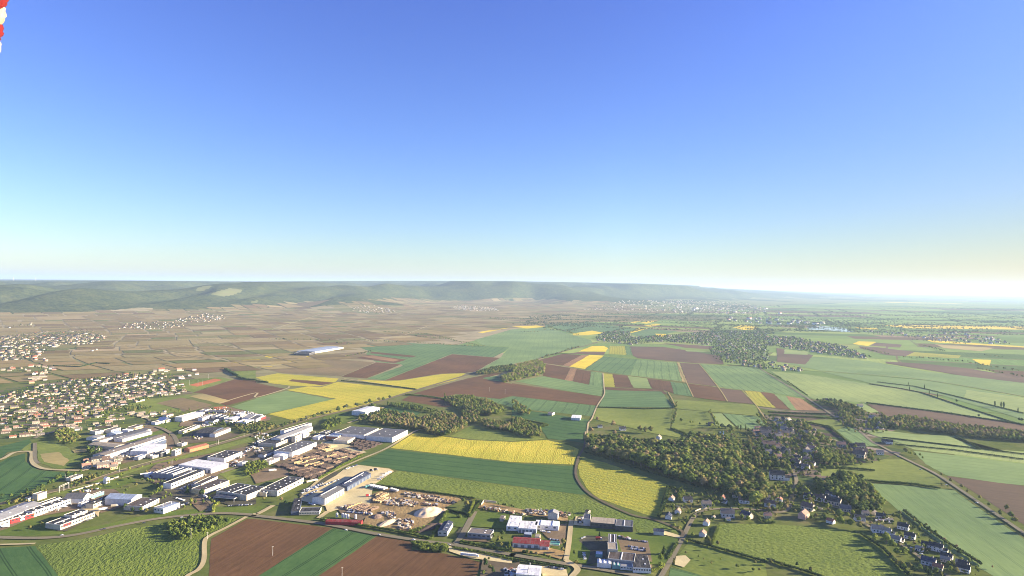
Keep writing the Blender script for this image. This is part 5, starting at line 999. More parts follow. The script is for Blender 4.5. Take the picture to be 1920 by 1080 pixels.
# -- middle distance
B('white warehouse alone between the railway and the copse', 'F 822 692 930 657 748 674', 10, 'white', 'roof_white', 'gu', 2, door=5); B('grey annex of the lone white warehouse', 'F 905 668 922 655 880 660', 7, 'white', 'roof_grey')
B('long pale blue warehouse among the vineyards', 'F 440 238 655 203 345 226', 8, 'white', 'roof_blue', 'gu', 2); B('dark-roofed hall beside the vineyard warehouse', 'F 400 252 445 238 335 236', 9, 'dark_wall', 'roof_black')
B('white barn of the lone farm on the plain', 'G 510 736 520 714 450 722', 6, 'white', 'roof_white', 'gv', 2, name='barn', cat='barn'); B('small farmhouse left alone on the plain', 'G 300 702 322 692 278 694', 5, 'cream', 'roof_taupe', 'gv', 2, name='barn', cat='barn')
for sp_, hh_, wl_, rf_, kd_, lab_ in (('b 175 330 290 290 90 300', 5, 'white', 'roof_pale', 'gu', 'white shed on the edge of the housing beside the cream hall'), ('b 150 240 285 215 60 225', 6, 'cream', 'roof_taupe', 'flat', 'cream shed between the gardens and the gabled hall'), ('b 1010 610 1110 580 990 600', 4, 'cream', 'roof_pale', 'flat', 'little cream store on the railway fence'),
    ('b 1450 420 1530 395 1400 405', 5, 'cream', 'roof_brown', 'flat', 'small brown-roofed hut at the end of the works road'), ('b 200 480 130 510 150 470', 4, 'stone', 'tile_brown', 'gv', 'small brown barn beside the round grove'), ('a 1560 470 1690 425 1530 455', 4, 'cream', 'roof_taupe', 'flat', 'low cream store on the sandy yard edge'), ('a 1220 520 1330 480 1190 505', 4, 'pale_grey', 'roof_grey', 'flat', 'low grey store in front of the wide gabled hall'),
    ('c 150 400 250 365 110 385', 4, 'white', 'roof_white', 'flat', 'white loading bay at the corner of the shaded court'), ('c 1560 230 1640 200 1500 215', 5, 'white', 'roof_pale', 'flat', 'white annex beyond the black and blue roof'), ('c 860 560 905 545 800 545', 4, 'grey_wall', 'roof_black', 'flat', 'small dark lean-to beside the brown-roofed works'), ('e 210 500 330 450 180 480', 5, 'pale_grey', 'roof_black', 'gu', 'grey shed by the gate of the timber works'),
    ('e 820 305 900 275 780 290', 5, 'white', 'roof_blue', 'flat', 'pale blue store behind the log yard'), ('e 900 250 960 225 860 238', 6, 'dark_wall', 'roof_black', 'flat', 'dark store beside the pale blue store'), ('p 100 300 190 268 60 285', 5, 'white', 'roof_grey', 'flat', 'white shed on the north side of the depots'), ('p 420 340 520 305 380 325', 5, 'blue_wall', 'roof_navy', 'flat', 'navy shed in the middle of the depots'),
    ('p 560 410 660 385 500 395', 5, 'white', 'roof_taupe', 'flat', 'taupe-roofed shed against the thicket'), ('p 1000 320 1060 295 950 305', 4, 'white', 'roof_white', 'flat', 'low white kiosk by the red fascia'), ('o 900 790 1000 765 860 780', 5, 'cream', 'tile_brown', 'gu', 'brown-roofed house north of the blue pyramid roof'), ('o 1330 960 1400 935 1290 950', 5, 'white', 'roof_pale', 'flat', 'white end shed of the cream workshop row'),
    ('o 1640 800 1730 770 1600 785', 6, 'white', 'roof_grey', 'flat', 'grey-roofed depot between the white sheds and the pines'), ('o 1760 830 1850 800 1720 815', 6, 'grey_wall', 'roof_navy', 'flat', 'navy-roofed depot beside the grey one'), ('g 980 360 1010 320 940 350', 4, 'stone', 'roof_taupe', 'gv', 'small stone shed on the lawn beside the white workshop'), ('h 480 150 520 130 440 140', 3, 'stone', 'roof_brown', 'gv', 'tiny brown hut at the top of the concrete lane')):
    B(lab_, sp_, hh_, wl_, rf_, kd_, 1.5 if kd_ != 'flat' else None, sky=2 if kd_ == 'flat' else 0, door=2)
# -- builders' yard and the road
B('long navy-roofed shed with bright ridge in the pale yard', 'e 1145 858 1412 705 1050 830', 7, 'blue_wall', 'roof_navy', 'gu', 2.5, strip_=1, door=7, sky=2); B('grey-roofed shed with white walls and open bays in the pale yard', 'e 895 992 1112 872 795 955', 9, 'white', 'roof_grey', 'gu', 3, strip_=1, door=6)
B('narrow dark office with a blue side wall', 'd 1290 945 1332 750 1170 920', 5, 'blue_wall', 'roof_black', sky=3, cope=False); B('angled dark-roofed office with cream windows', 'd 1590 955 1622 890 1285 962', 4, 'cream', 'roof_black', wside=8)
B('long low red-roofed stand beside the main road', 'f 700 720 722 692 340 667', 4, 'red', 'roof_red', 'gv', 1.2); B('navy-roofed house on the lane corner', 'f 1670 822 1737 715 1572 805', 6, 'pale_grey', 'roof_navy', 'gu', 2.5, wside=2, sky=2, cat='house', name='house')
B('flat taupe-roofed block beside the main road', 'g 820 568 862 505 535 525', 6, 'grey_wall', 'roof_taupe', wside=5, sky=2); B('white workshop block closest to the lawn', 'g 1172 462 1218 325 1025 440', 6, 'white', 'roof_white', wside=2, sky=4, cope=False, panel=None)
B('middle block of the white workshop', 'g 1405 492 1430 395 1178 460', 6, 'white', 'roof_white', dside=5, sky=3, cope=False); B('end block of the white workshop with grey roof lights', 'g 1690 457 1702 390 1392 412', 6, 'white', 'roof_white', wside=3, strip_=2, cope=False)
B('grey gabled barn behind the white workshop', 'g 1680 302 1692 262 1553 290', 8, 'pale_grey', 'roof_pale', 'gu', 3, name='barn', cat='barn'); B('white workshop under a long dark red gable roof', 'g 1445 690 1462 612 1108 645', 5, 'white', 'roof_red', 'gv', 3, dside=4)
B('lower wing with weathered red roof', 'g 1565 718 1582 642 1452 697', 4, 'white', 'roof_red', 'gv', 2, dside=1); B('green and white canopy beside the red roofs', 'g 1700 695 1708 652 1582 675', 4, 'teal', 'roof_teal', canopy=True)
B('small pale blue store behind the red roof', 'g 1340 565 1350 532 1245 552', 3.5, 'blue_wall', 'roof_blue', cope=False); B('tiny cream store behind the red roof', 'g 1450 592 1458 555 1388 582', 4, 'cream', 'roof_cream', cope=False)
B('white-roofed hall with round vents at the bottom edge', 'g 1438 1090 1470 968 1150 1060', 8, 'white', 'roof_white', 'gv', 3, vents=4)
B('navy end block of the long row of sheds', 'h 515 262 522 190 415 255', 9, 'pale_grey', 'roof_navy'); B('beige middle part of the long row of sheds', 'h 880 332 892 250 520 288', 7, 'dark_wall', 'roof_cream', wside=6, cope=False); B('dark grey end part of the long row of sheds', 'h 1130 372 1135 282 882 337', 7, 'dark_wall', 'roof_grey', strip_=1)
B('small barn with navy roof on the sandy track', 'h 1580 442 1582 405 1430 432', 5, 'pale_grey', 'roof_navy', 'gv', 2, name='barn', cat='barn')
B('factory tower with striped brown roof', 'h 898 602 897 483 772 592', 9, 'dark_wall', 'roof_brown', strip_=2); B('pale flat block joined to the striped roof', 'h 912 702 902 604 772 687', 10, 'cream', 'roof_cream'); B('brown-roofed main hall of the roadside factory', 'h 1150 872 1170 760 770 822', 7, 'grey_wall', 'roof_brown', strip_=1)
B('dark wing with pale blue front and square windows', 'h 1395 967 1345 782 1128 932', 6, 'white', 'roof_black', wside=7, sky=2, cope=False); B('white-roofed block at the factory gate', 'h 818 905 822 845 612 880', 5, 'white', 'roof_white', strip_=3, cope=False); B('teal-glazed block beside the white factory roof', 'h 945 932 945 862 832 912', 4, 'teal', 'roof_teal', strip_=2, cope=False)
B('pale low block in front of the brown hall', 'h 1120 950 1120 902 950 930', 4, 'white', 'roof_pale', wside=4, cope=False); B('small teal and white kiosk in the factory yard', 'h 690 768 695 728 592 757', 4, 'teal', 'roof_white', cope=False)

# ------------------------------------------------------------------ houses
HM = {}
def house_meshes(wall, roof, var, lod):
    key = (wall, roof, var, lod)
    if key in HM: return HM[key]
    L, W, h, rise = ((12, 8.5, 3.6, 3.6), (15, 9, 5.2, 3.8), (10, 8, 3.4, 3.2))[var]
    out = []
    mb = MB(); gable_walls(mb, -L / 2, L / 2, -W / 2, W / 2, h, rise, 'x'); 
    if var == 1: gable_walls(mb, L / 2 + .05, L / 2 + 5, -W / 2 + .5, W / 2 - 2, h * .55, 2.0, 'x')
    if lod == 0:
        gable(mb, -L / 2, L / 2, -W / 2, W / 2, h, rise, 'x', mi=1); HM[key] = [('house', mb.mesh('house', [wall, roof]), None)]; return HM[key]
    out.append(('wall', mb.mesh('wall', [wall]), None))
    mb = MB(); gable(mb, -L / 2, L / 2, -W / 2, W / 2, h, rise, 'x')
    if var == 1: gable(mb, L / 2 + .45, L / 2 + 5, -W / 2 + .5, W / 2 - 2, h * .55, 2.0, 'x')
    out.append(('roof', mb.mesh('roof', [roof]), None))
    mb = MB(); mb.box(L * .25, L * .25 + .9, -.5, .5, h + rise - 1.2, h + rise + 1.3); mb.box(L * .25 + .15, L * .25 + .75, -.3, .3, h + rise + 1.3, h + rise + 1.6); out.append(('chimney', mb.mesh('chimney', ['stone']), 'roof'))
    for cx in (-L * .33, -L * .05, L * .33):
        for sy in (-1, 1):
            mb = MB(); mb.box(cx - .7, cx + .7, sy * W / 2 - .08, sy * W / 2 + .08, 1.0, 2.5); out.append(('window', mb.mesh('window', ['glass']), None))
            if var == 1: mb = MB(); mb.box(cx - .7, cx + .7, sy * W / 2 - .08, sy * W / 2 + .08, 3.4, 4.7); out.append(('window', mb.mesh('window', ['glass']), None))
    mb = MB(); mb.box(L * .12, L * .12 + 1.2, -W / 2 - .1, -W / 2 + .05, -.2, 2.2); out.append(('door', mb.mesh('door', ['door']), None))
    HM[key] = out; return out
HOUSES = []
def house(p, ang, wall, roof, var, s, label, group, small=1.0): HOUSES.append((p, ang, wall, roof, var, s, label, group, small))
RW = dict(slate='slate', red='tile_red', pink='tile_pink', brown='tile_brown', taupe='roof_taupe', pale='roof_cream', navy='roof_navy')
HAND = [ # spec, angle, wall, roof, variant, scale, label
 ('i 315 300', 60, 'white', 'pink', 2, 1.0, 'white cottage with pink roof at the corner of the yellow field'), ('i 555 320', 5, 'white', 'slate', 0, 1.15, 'dark-roofed house with white gable near the yellow field'),
 ('i 410 490', 62, 'white', 'pink', 2, 1.0, 'pink-roofed cottage above the road bend'), ('i 270 570', 70, 'white', 'navy', 2, 1.1, 'white house with blue-grey roof by the farm track'), ('i 835 385', 0, 'cream', 'taupe', 0, 1.2, 'grey hipped-looking house beside the village road'),
 ('i 1080 290', 62, 'white', 'red', 2, 1.0, 'white house with red roof below the wood'), ('i 1290 250', -15, 'cream', 'slate', 0, 1.2, 'grey-roofed house with pale gable below the wood'), ('i 1400 335', -12, 'white', 'brown', 0, 1.3, 'long white bungalow with brown roof'),
 ('i 1780 385', -18, 'white', 'brown', 0, 1.3, 'dark red-roofed house beside the golden hedge'), ('i 1905 310', 60, 'white', 'pink', 2, .9, 'small pink-roofed house behind the golden hedge'), ('i 1150 540', -10, 'pale_grey', 'taupe', 0, 1.6, 'taupe-roofed farm building across the village road'),
 ('i 1440 560', -55, 'cream', 'navy', 0, 1.3, 'house with navy solar roof and cream gable'), ('i 835 665', 62, 'white', 'pink', 2, 1.05, 'pink-roofed white house below the road bend'), ('i 780 830', 62, 'white', 'pink', 2, 1.05, 'pink-roofed cottage beside the meadow corner'),
 ('i 1755 560', -10, 'cream', 'pink', 2, 1.1, 'house with faded pink roof inside the hedged garden'), ('i 945 565', 40, 'white', 'pale', 2, .5, 'tiny white garden house'), ('i 1160 600', -5, 'white', 'pale', 2, .7, 'white garage with pale roof beside the meadow'), ('i 1110 340', -50, 'white', 'slate', 2, .8, 'slate-roofed annex below the red roof'),
 ('i 1750 280', -12, 'white', 'pale', 2, .9, 'white villa with blue pool beside the wood'), ('k 180 395', 60, 'white', 'red', 2, .9, 'red-roofed house inside the curved hedge'), ('k 60 470', -20, 'white', 'brown', 0, 1.0, 'brown-roofed house by the curved hedge'),
 ('k 530 640', 50, 'pink', 'pink', 1, 1.2, 'pink-walled house beside the bright meadow'), ('k 600 520', -50, 'stone', 'brown', 0, 1.5, 'brown farm range with a long pale wall'), ('k 940 720', -55, 'white', 'red', 0, .9, 'red-roofed cottage half hidden by trees at the meadow edge'),
 ('k 430 300', 60, 'white', 'pale', 2, .7, 'small pale house beside the village street'), ('k 680 360', 0, 'white', 'brown', 2, 1.0, 'house with white car port behind the street'), ('k 860 380', -42, 'stone', 'slate', 0, 1.3, 'slate-roofed stone barn in the farmyard row'), ('k 1000 440', -42, 'stone', 'slate', 0, 1.6, 'long slate barn with white walls'),
 ('k 950 330', -42, 'white', 'slate', 1, 1.1, 'tall farmhouse with white gable in front of the small wood'), ('k 1370 680', -5, 'white', 'slate', 0, 1.2, 'white house with dark windows above the lane'), ('k 1460 600', -5, 'cream', 'taupe', 2, 1.0, 'cream bungalow beside the gravel forecourt'), ('k 1590 590', 40, 'cream', 'taupe', 2, .8, 'small cream annex of the bungalow'),
 ('k 1160 540', -20, 'stone', 'taupe', 0, 1.3, 'mossy stone barn behind the golden tree'), ('k 1690 650', -30, 'pale_grey', 'slate', 0, 1.1, 'grey house in the paved garden'), ('k 1640 850', -15, 'white', 'pale', 0, 1.3, 'white house cluttered with white sheds'), ('k 1840 690', 0, 'white', 'pale', 2, .6, 'white shed at the edge of the paved garden'),
 ('l 750 250', -42, 'white', 'slate', 0, 1.2, 'long white house with black solar roof above the lane'), ('l 850 390', -42, 'white', 'slate', 0, 1.1, 'black-roofed white house halfway along the lane'), ('l 1240 570', -42, 'white', 'slate', 1, 1.1, 'white house with arched gable among shrubs'), ('l 1400 700', -42, 'white', 'slate', 0, 1.1, 'black-roofed bungalow behind the golden shrub'),
 ('l 1650 880', -42, 'white', 'slate', 0, 1.2, 'last white house of the lane with black roof'), ('l 1600 780', -42, 'white', 'pale', 2, .9, 'pale garage beside the last house'), ('l 1130 780', -42, 'pale_grey', 'navy', 0, 1.3, 'blue-grey barn across the lane'), ('l 640 440', -42, 'white', 'pale', 2, 1.2, 'white-roofed shed beside the lane'),
 ('l 1270 860', -42, 'cream', 'red', 2, 1.1, 'dark red-roofed cottage below the lane'), ('l 1100 520', -42, 'cream', 'slate', 0, 1.0, 'slate cottage before the arched white house'),
 ('k 130 60', -12, 'white', 'slate', 1, 1.7, 'very long white farmhouse with slate roof beside the street'), ('j 340 300', -20, 'white', 'pale', 0, 1.3, 'white-roofed barn beside the upper street'), ('j 400 370', -40, 'white', 'pale', 0, 1.3, 'second white barn beside the upper street'),
 ('j 1540 640', -15, 'cream', 'brown', 0, 1.6, 'pale-gabled barn at the end of the village row'), ('j 1840 730', -15, 'white', 'pale', 2, 1.3, 'bright white house by the straight road'), ('j 1530 770', -40, 'stone', 'brown', 0, 1.9, 'large brown-roofed barn below the village row'), ('j 750 740', -20, 'white', 'pale', 0, 1.4, 'white-roofed hall behind the bright trees'),
 ('j 170 640', -5, 'stone', 'brown', 1, 1.8, 'long brown-roofed farm building beside the street'), ('j 130 410', -5, 'stone', 'slate', 1, 1.6, 'dark farm building at the top of the village'), ('j 320 480', -5, 'stone', 'brown', 0, 1.5, 'brown barn across from the dark farm'), ('j 330 750', 60, 'white', 'brown', 2, 1.2, 'house with two white gables beside the street'),
 ('G 660 805', 10, 'white', 'slate', 2, 1.0, 'white-gabled house at the tip of the wood'), ('G 830 825', 10, 'white', 'slate', 0, 1.2, 'dark-roofed house between the tall pale trees'), ('G 1100 890', 60, 'white', 'pale', 2, 1.2, 'pale house with bright roof inside the wood'),
 ('G 1490 790', 0, 'blue_wall', 'slate', 2, 1.2, 'blue-grey house beside the farm lane'), ('G 1830 850', 0, 'stone', 'pink', 2, 1.4, 'house with tall pink roof above the village'), ('H 1050 0', 0, 'white', 'pale', 2, .01, None),
 ('H 780 740', -20, 'white', 'pale', 0, 1.3, 'white-roofed house in the roadside hamlet'), ('H 840 810', -35, 'white', 'navy', 0, 1.3, 'barn with white stripes in the roadside hamlet'), ('H 690 650', 0, 'white', 'pale', 0, 1.2, 'white glasshouse beside the far farmstead'),
 ('H 430 610', 0, 'stone', 'slate', 0, 1.3, 'slate-roofed farmstead at the road bend'), ('H 910 925', -30, 'white', 'slate', 0, 1.2, 'grey house beside the straight road'), ('H 870 915', -30, 'pale_grey', 'slate', 2, 1.0, 'small shed beside the straight road'),
]
for sp, ang, wl, rf, var, s, lab in HAND:
    if lab: house(pts(sp)[0], R(ang), wl, RW[rf], var, s, lab, None)
WALLS_T = ['white'] * 2 + ['cream'] * 5 + ['ochre', 'pink'] + ['stone'] * 4; ROOF_T = ['roof_cream'] * 3 + ['roof_taupe'] * 6 + ['tile_pink'] * 2 + ['tile_brown'] * 5 + ['tile_red'] + ['slate'] * 2
ROOF_V = ['slate'] * 6 + ['tile_brown'] * 5 + ['roof_taupe'] * 3 + ['tile_pink'] * 2 + ['roof_cream'] * 2
def town(spec, spx, spy, ang, roofs, walls, keep, label, group, s0=.9, s1=1.3, terr=False, treep=0.0, tmix=MIXV, hs=(4, 8), poly_px=None, lonely=None, lx_=1.0):
    if terr: p = [PT(*q) for q in poly_px]
    else: p = pts(spec)
    ca, sa = math.cos(ang), math.sin(ang); loc = [(q.x * ca + q.y * sa, -q.x * sa + q.y * ca) for q in p]
    y = min(q[1] for q in loc)
    while y < max(q[1] for q in loc):
        x = min(q[0] for q in loc) + random.uniform(0, spx)
        while x < max(q[0] for q in loc):
            lx, ly = x + random.uniform(-.2, .2) * spx, y + random.uniform(-.18, .18) * spy
            if inside(lx, ly, loc):
                X_, Y_ = lx * ca - ly * sa, lx * sa + ly * ca; z = float(height(X_, Y_)) if terr else 0
                if random.random() < keep:
                    rf = random.choice(roofs); wl = random.choice(walls)
                    lab = label and f"{ {'roof_cream': 'pale', 'roof_taupe': 'taupe', 'tile_pink': 'pink', 'tile_brown': 'brown', 'tile_red': 'red', 'slate': 'slate'}[rf] }-roofed {wl.replace('_', ' ')} house {label}"
                    house(Vector((X_, Y_, z + (G0 - .1 if not terr else 0))), ang + (random.choice((0, 0, 0, R(90))) if lx_ == 1 else 0) + random.uniform(-.06, .06), wl, rf, random.choice((0, 0, 2, 2, 1)), random.uniform(s0, s1), lab, lab and f"{lab}s", random.uniform(.8, 1.5) * lx_ if lx_ > 1 else 1.0)
                if random.random() < treep:
                    tree(X_ + random.uniform(-.5, .5) * spx, Y_ + random.uniform(-.5, .5) * spy, random.uniform(*hs), pick(tmix), 'round', None, None, z=z + .2 if terr else None)
            x += spx
        y += spy
town('E 0 565 250 505 470 455 720 432 1080 395 1240 405 1330 470 1440 540 1250 585 1000 625 850 680 620 705 400 725 0 765', 27, 40, R(35), ROOF_T, WALLS_T, .84, 'in the dense housing of the town', 'town', .52, .80, treep=1.2, hs=(5, 9), lx_=1.7)
town('E 0 565 250 505 470 455 720 432 1080 395 1240 405 1330 470 1440 540 1250 585 1000 625 850 680 620 705 400 725 0 765', 26, 30, R(35), ROOF_T, WALLS_T, 0, None, None, treep=1.1, hs=(5, 9), tmix=[('green', 4), ('olive', 3), ('dark', 4)])
town('E 0 690 400 655 480 690 460 800 260 880 100 900 0 900', 24, 30, R(34), ROOF_T, WALLS_T, .66, 'between gardens at the edge of the town', 't', .62, .88, treep=1.5, lx_=1.3)
town('E 540 710 800 650 880 720 1250 670 1300 700 900 765 880 800 700 830 620 860 480 830', 24, 30, R(34), ROOF_T, WALLS_T, .68, 'between the town street and the works', 't', .62, .88, treep=1.5, lx_=1.3)
town('E 0 370 140 355 330 345 440 385 330 470 240 480 180 400 0 385', 26, 30, R(30), ROOF_T, WALLS_T, .5, 'on the fringe of the town by the vineyards', 't', .9, 1.3, treep=.3)
town('A 600 230 760 200 900 215 900 270 760 290 640 280', 17, 20, R(40), ROOF_T, WALLS_T, .75, 'beside the railway below the works', 't', .9, 1.2, treep=.5)
town('E 1330 430 1520 400 1530 412 1350 450', 22, 24, R(34), ['roof_cream'], ['white'], .8, 'in the row beside the sports ground', 't', .9, 1.2); town('E 1120 385 1230 375 1460 365 1470 378 1230 395', 26, 30, R(34), ROOF_T, WALLS_T, .6, 'behind the sports ground', 't', 1, 1.5, treep=.2)
town('j 0 360 450 400 470 560 440 720 300 830 0 700', 18, 22, R(-8), ROOF_V, ['stone', 'cream', 'white'], .6, 'in the upper village west of the street', 'v', .9, 1.5, treep=.65)
town('j 200 170 350 190 560 230 760 320 1000 500 900 600 700 560 560 480 420 380 300 260', 18, 22, R(-50), ROOF_V, ['stone', 'cream', 'white'], .55, 'among trees behind the upper street', 'v', .9, 1.3, treep=.7)
town('j 540 600 840 600 860 780 960 860 840 960 900 1080 700 1080 560 900', 18, 21, R(-42), ROOF_V, ['stone', 'cream', 'white'], .6, 'east of the village street', 'v', .9, 1.3, treep=.7)
town('j 1080 590 1500 610 1720 650 1620 780 1440 720 1150 680', 24, 24, R(-12), ROOF_V, ['stone', 'cream'], .6, 'in the row above the bright trees', 'v', 1.0, 1.5, treep=.4)
town('k 430 170 620 230 820 300 1100 420 1080 500 820 450 600 400 400 330', 19, 22, R(-42), ROOF_V, ['stone', 'white'], .5, 'in the farmyard row', 'v', .9, 1.3, treep=.5)
town('D 740 690 830 690 1100 830 1260 900 1500 1010 1560 1060 1500 1060 1200 960 1040 870 860 770', 21, 21, R(-42), ['slate', 'roof_cream', 'slate'], ['white', 'cream'], .45, 'in the gardens along the lane', 'v', .6, 1.0, treep=.5)
town('H 700 720 900 740 880 820 720 790', 28, 28, R(-20), ROOF_V, ['white', 'cream'], .4, 'in the hamlet by the straight road', 'v', .9, 1.3, treep=.6)
town('D 820 65 930 95 1010 130 960 140 860 90', 26, 22, R(-30), ROOF_V, ['white', 'cream'], .5, 'strung along the straight road', 'v', .8, 1.2, treep=.6)
# distant settlements
DW = ['white'] * 4 + ['cream'] * 5 + ['stone']
town('E 0 130 150 110 340 85 420 60 640 60 680 90 800 130 760 160 640 190 440 190 250 285 180 300 0 310', 32, 46, R(30), ROOF_T, DW, .60, None, None, .62, .95, treep=1.0, tmix=MIXF, hs=(7, 12), lx_=1.8)
town('E 0 130 150 110 340 85 420 60 640 60 680 90 800 130 760 160 640 190 440 190 250 285 180 300 0 310', 36, 40, R(30), ROOF_T, DW, .1, None, None, .7, 1.1, treep=.9, tmix=MIXF, hs=(7, 12))
town('E 180 280 380 285 360 310 300 310', 40, 40, R(30), ['tile_red', 'tile_pink'], DW, .7, None, None, 1.2, 1.8); town('E 650 230 770 205 760 215 660 245', 36, 40, R(30), ROOF_T, DW, .7, None, None)
for pp, kp in (([(222, 617), (240, 606), (300, 603), (340, 606), (345, 612), (300, 618)], .6), ([(320, 604), (350, 594), (385, 588), (420, 592), (425, 598), (390, 604)], .7), ([(655, 583), (670, 573), (700, 572), (735, 580), (745, 586), (700, 588)], .6), ([(845, 577), (860, 573), (930, 577), (936, 583), (880, 583)], .75), ([(0, 616), (20, 612), (62, 606), (60, 612)], .5)):
    town('', 44, 60, R(30), ROOF_T, DW, kp, None, None, .8, 1.2, terr=True, treep=.7, tmix=MIXF, hs=(9, 14), poly_px=pp)
town('', 90, 130, R(20), ROOF_T, DW, .40, None, None, 1.1, 1.9, terr=True, treep=1.0, tmix=[('far', 1)], hs=(14, 24), poly_px=[(1085, 582), (1160, 564), (1260, 562), (1400, 568), (1440, 578), (1420, 590), (1250, 586), (1150, 583)])
town('', 170, 220, R(20), ROOF_T, ['white'], .18, None, None, 2, 4, terr=True, poly_px=[(1150, 578), (1230, 572), (1430, 578), (1470, 590), (1330, 588)])
town('G 690 90 870 90 900 130 1260 110 1520 80 1920 90 1920 380 1750 340 1600 330 1480 250 1500 190 1100 165 900 190 740 170 620 150', 34, 44, R(-15), ROOF_V, DW, .33, None, None, .9, 1.3, treep=1.0, tmix=[('far', 5), ('dark', 3), ('green', 2)], hs=(9, 15))
town('G 690 90 870 90 900 130 1260 110 1520 80 1920 90 1920 380 1750 340 1600 330 1480 250 1500 190 1100 165 900 190 740 170 620 150', 24, 30, R(-15), ROOF_V, DW, .0, None, None, treep=.85, tmix=[('far', 5), ('dark', 3), ('green', 2)], hs=(9, 15))
town('H 0 120 200 130 330 160 540 190 640 230 790 290 600 282 500 268 300 235 60 200 0 200', 24, 28, R(-15), ROOF_V, DW, 0, None, None, treep=.8, tmix=[('far', 5), ('dark', 3)], hs=(9, 15))
town('H 0 120 200 130 330 160 540 190 640 230 790 290 600 282 500 268 300 235 60 200 0 200', 34, 40, R(-15), ROOF_V, DW, .5, None, None, .9, 1.4, treep=1.0, tmix=[('far', 5), ('dark', 1), ('green', 2)], hs=(8, 14))
town('H 0 300 100 340 200 350 300 390 200 390 0 375', 34, 38, R(-15), ROOF_V, DW, .5, None, None, .9, 1.3, treep=1.2, tmix=[('far', 5), ('dark', 2)], hs=(8, 13))
town('H 650 80 900 90 1150 110 1400 100 1700 130 1850 190 1500 170 1250 155 1050 130 800 110', 50, 75, R(-12), ROOF_V, DW, .25, None, None, 1, 2, treep=1.5, tmix=[('far', 5), ('dark', 1)], hs=(9, 15))
town('H -300 -20 0 -10 250 10 500 40 300 45 0 30 -300 25', 90, 120, R(-12), ROOF_V, ['white'], .3, None, None, 2, 4, treep=1.0, tmix=[('far', 5)], hs=(12, 18))

def house_place():
    vis = []; st_ = []
    for hs_ in HOUSES:
        p = hs_[0]; px_, py_ = to_px(p)
        (vis if hs_[6] and -15 < px_ < 1935 and py_ < 1090 else st_).append(hs_)
    hand = [q for q in vis if q[7] is None]; auto = [q for q in vis if q[7]]
    auto.sort(key=lambda q: -q[5] / q[0].length); nk = 296 - len(hand)
    st_ += auto[nk:]; vis = hand + auto[:nk]
    for p, ang, wl, rf, var, s, lab, grp, sm in vis:
        far_ = p.length > 2500
        ms = house_meshes(wl, rf, var, 0 if far_ else 1)
        if far_:
            o = bpy.data.objects.new('house', ms[0][1]); COL.objects.link(o); o.location = p; o.rotation_euler = (0, 0, ang); o.scale = (s * sm, s, s)
            tag(o, lab, 'house', grp); continue
        r_ = empty('house', p, ang); r_.scale = (s * sm, s, s); tag(r_, lab, 'house', grp); d = {}
        for nm, me, par in ms:
            o = bpy.data.objects.new(nm, me); COL.objects.link(o); o.parent = d.get(par, r_); d[nm] = o
    Vs, Qs, Mi, mats, base = [], [], [], [], 0
    for p, ang, wl, rf, var, s, lab, grp, sm in st_:
        me = house_meshes(wl, rf, var, 0)[0][1]
        if 'arr' not in HM: HM['arr'] = {}
        if me.name not in HM['arr']:
            v = np.array([q.co[:] for q in me.vertices]); f = [tuple(q.vertices) for q in me.polygons]; f = [q if len(q) == 4 else (q[0], q[1], q[2], q[2]) for q in f]
            keep = [i_ for i_, q in enumerate(f) if len(set(q)) == 4]; tri = [i_ for i_, q in enumerate(f) if len(set(q)) == 3]
            # triangles become thin quads by splitting an edge
            vv = list(v); ff = [f[i_] for i_ in keep]; mm = [me.polygons[i_].material_index for i_ in keep]
            for i_ in tri:
                a_, b_, c_ = f[i_][:3]; vv.append((v[a_] + v[b_]) / 2); ff.append((a_, len(vv) - 1, b_, c_)); mm.append(me.polygons[i_].material_index)
            HM['arr'][me.name] = (np.array(vv), np.array(ff), np.array(mm))
        v, f, mm = HM['arr'][me.name]; c_, s_ = math.cos(ang) * s, math.sin(ang) * s
        Vs.append(np.stack([v[:, 0] * sm * c_ - v[:, 1] * s_ + p.x, v[:, 0] * sm * s_ + v[:, 1] * c_ + p.y, v[:, 2] * s + p.z], 1)); Qs.append(f + base); base += len(v)
        for q in (wl, rf):
            if q not in mats: mats.append(q)
        Mi.append(np.array([mats.index(wl), mats.index(rf)])[mm])
    o = np_obj('distant_houses', np.concatenate(Vs), np.concatenate(Qs), mats, mi=np.concatenate(Mi)); tag(o, kind='stuff')
    print('HOUSES', len(HOUSES), len(vis), len(st_))
house_place()

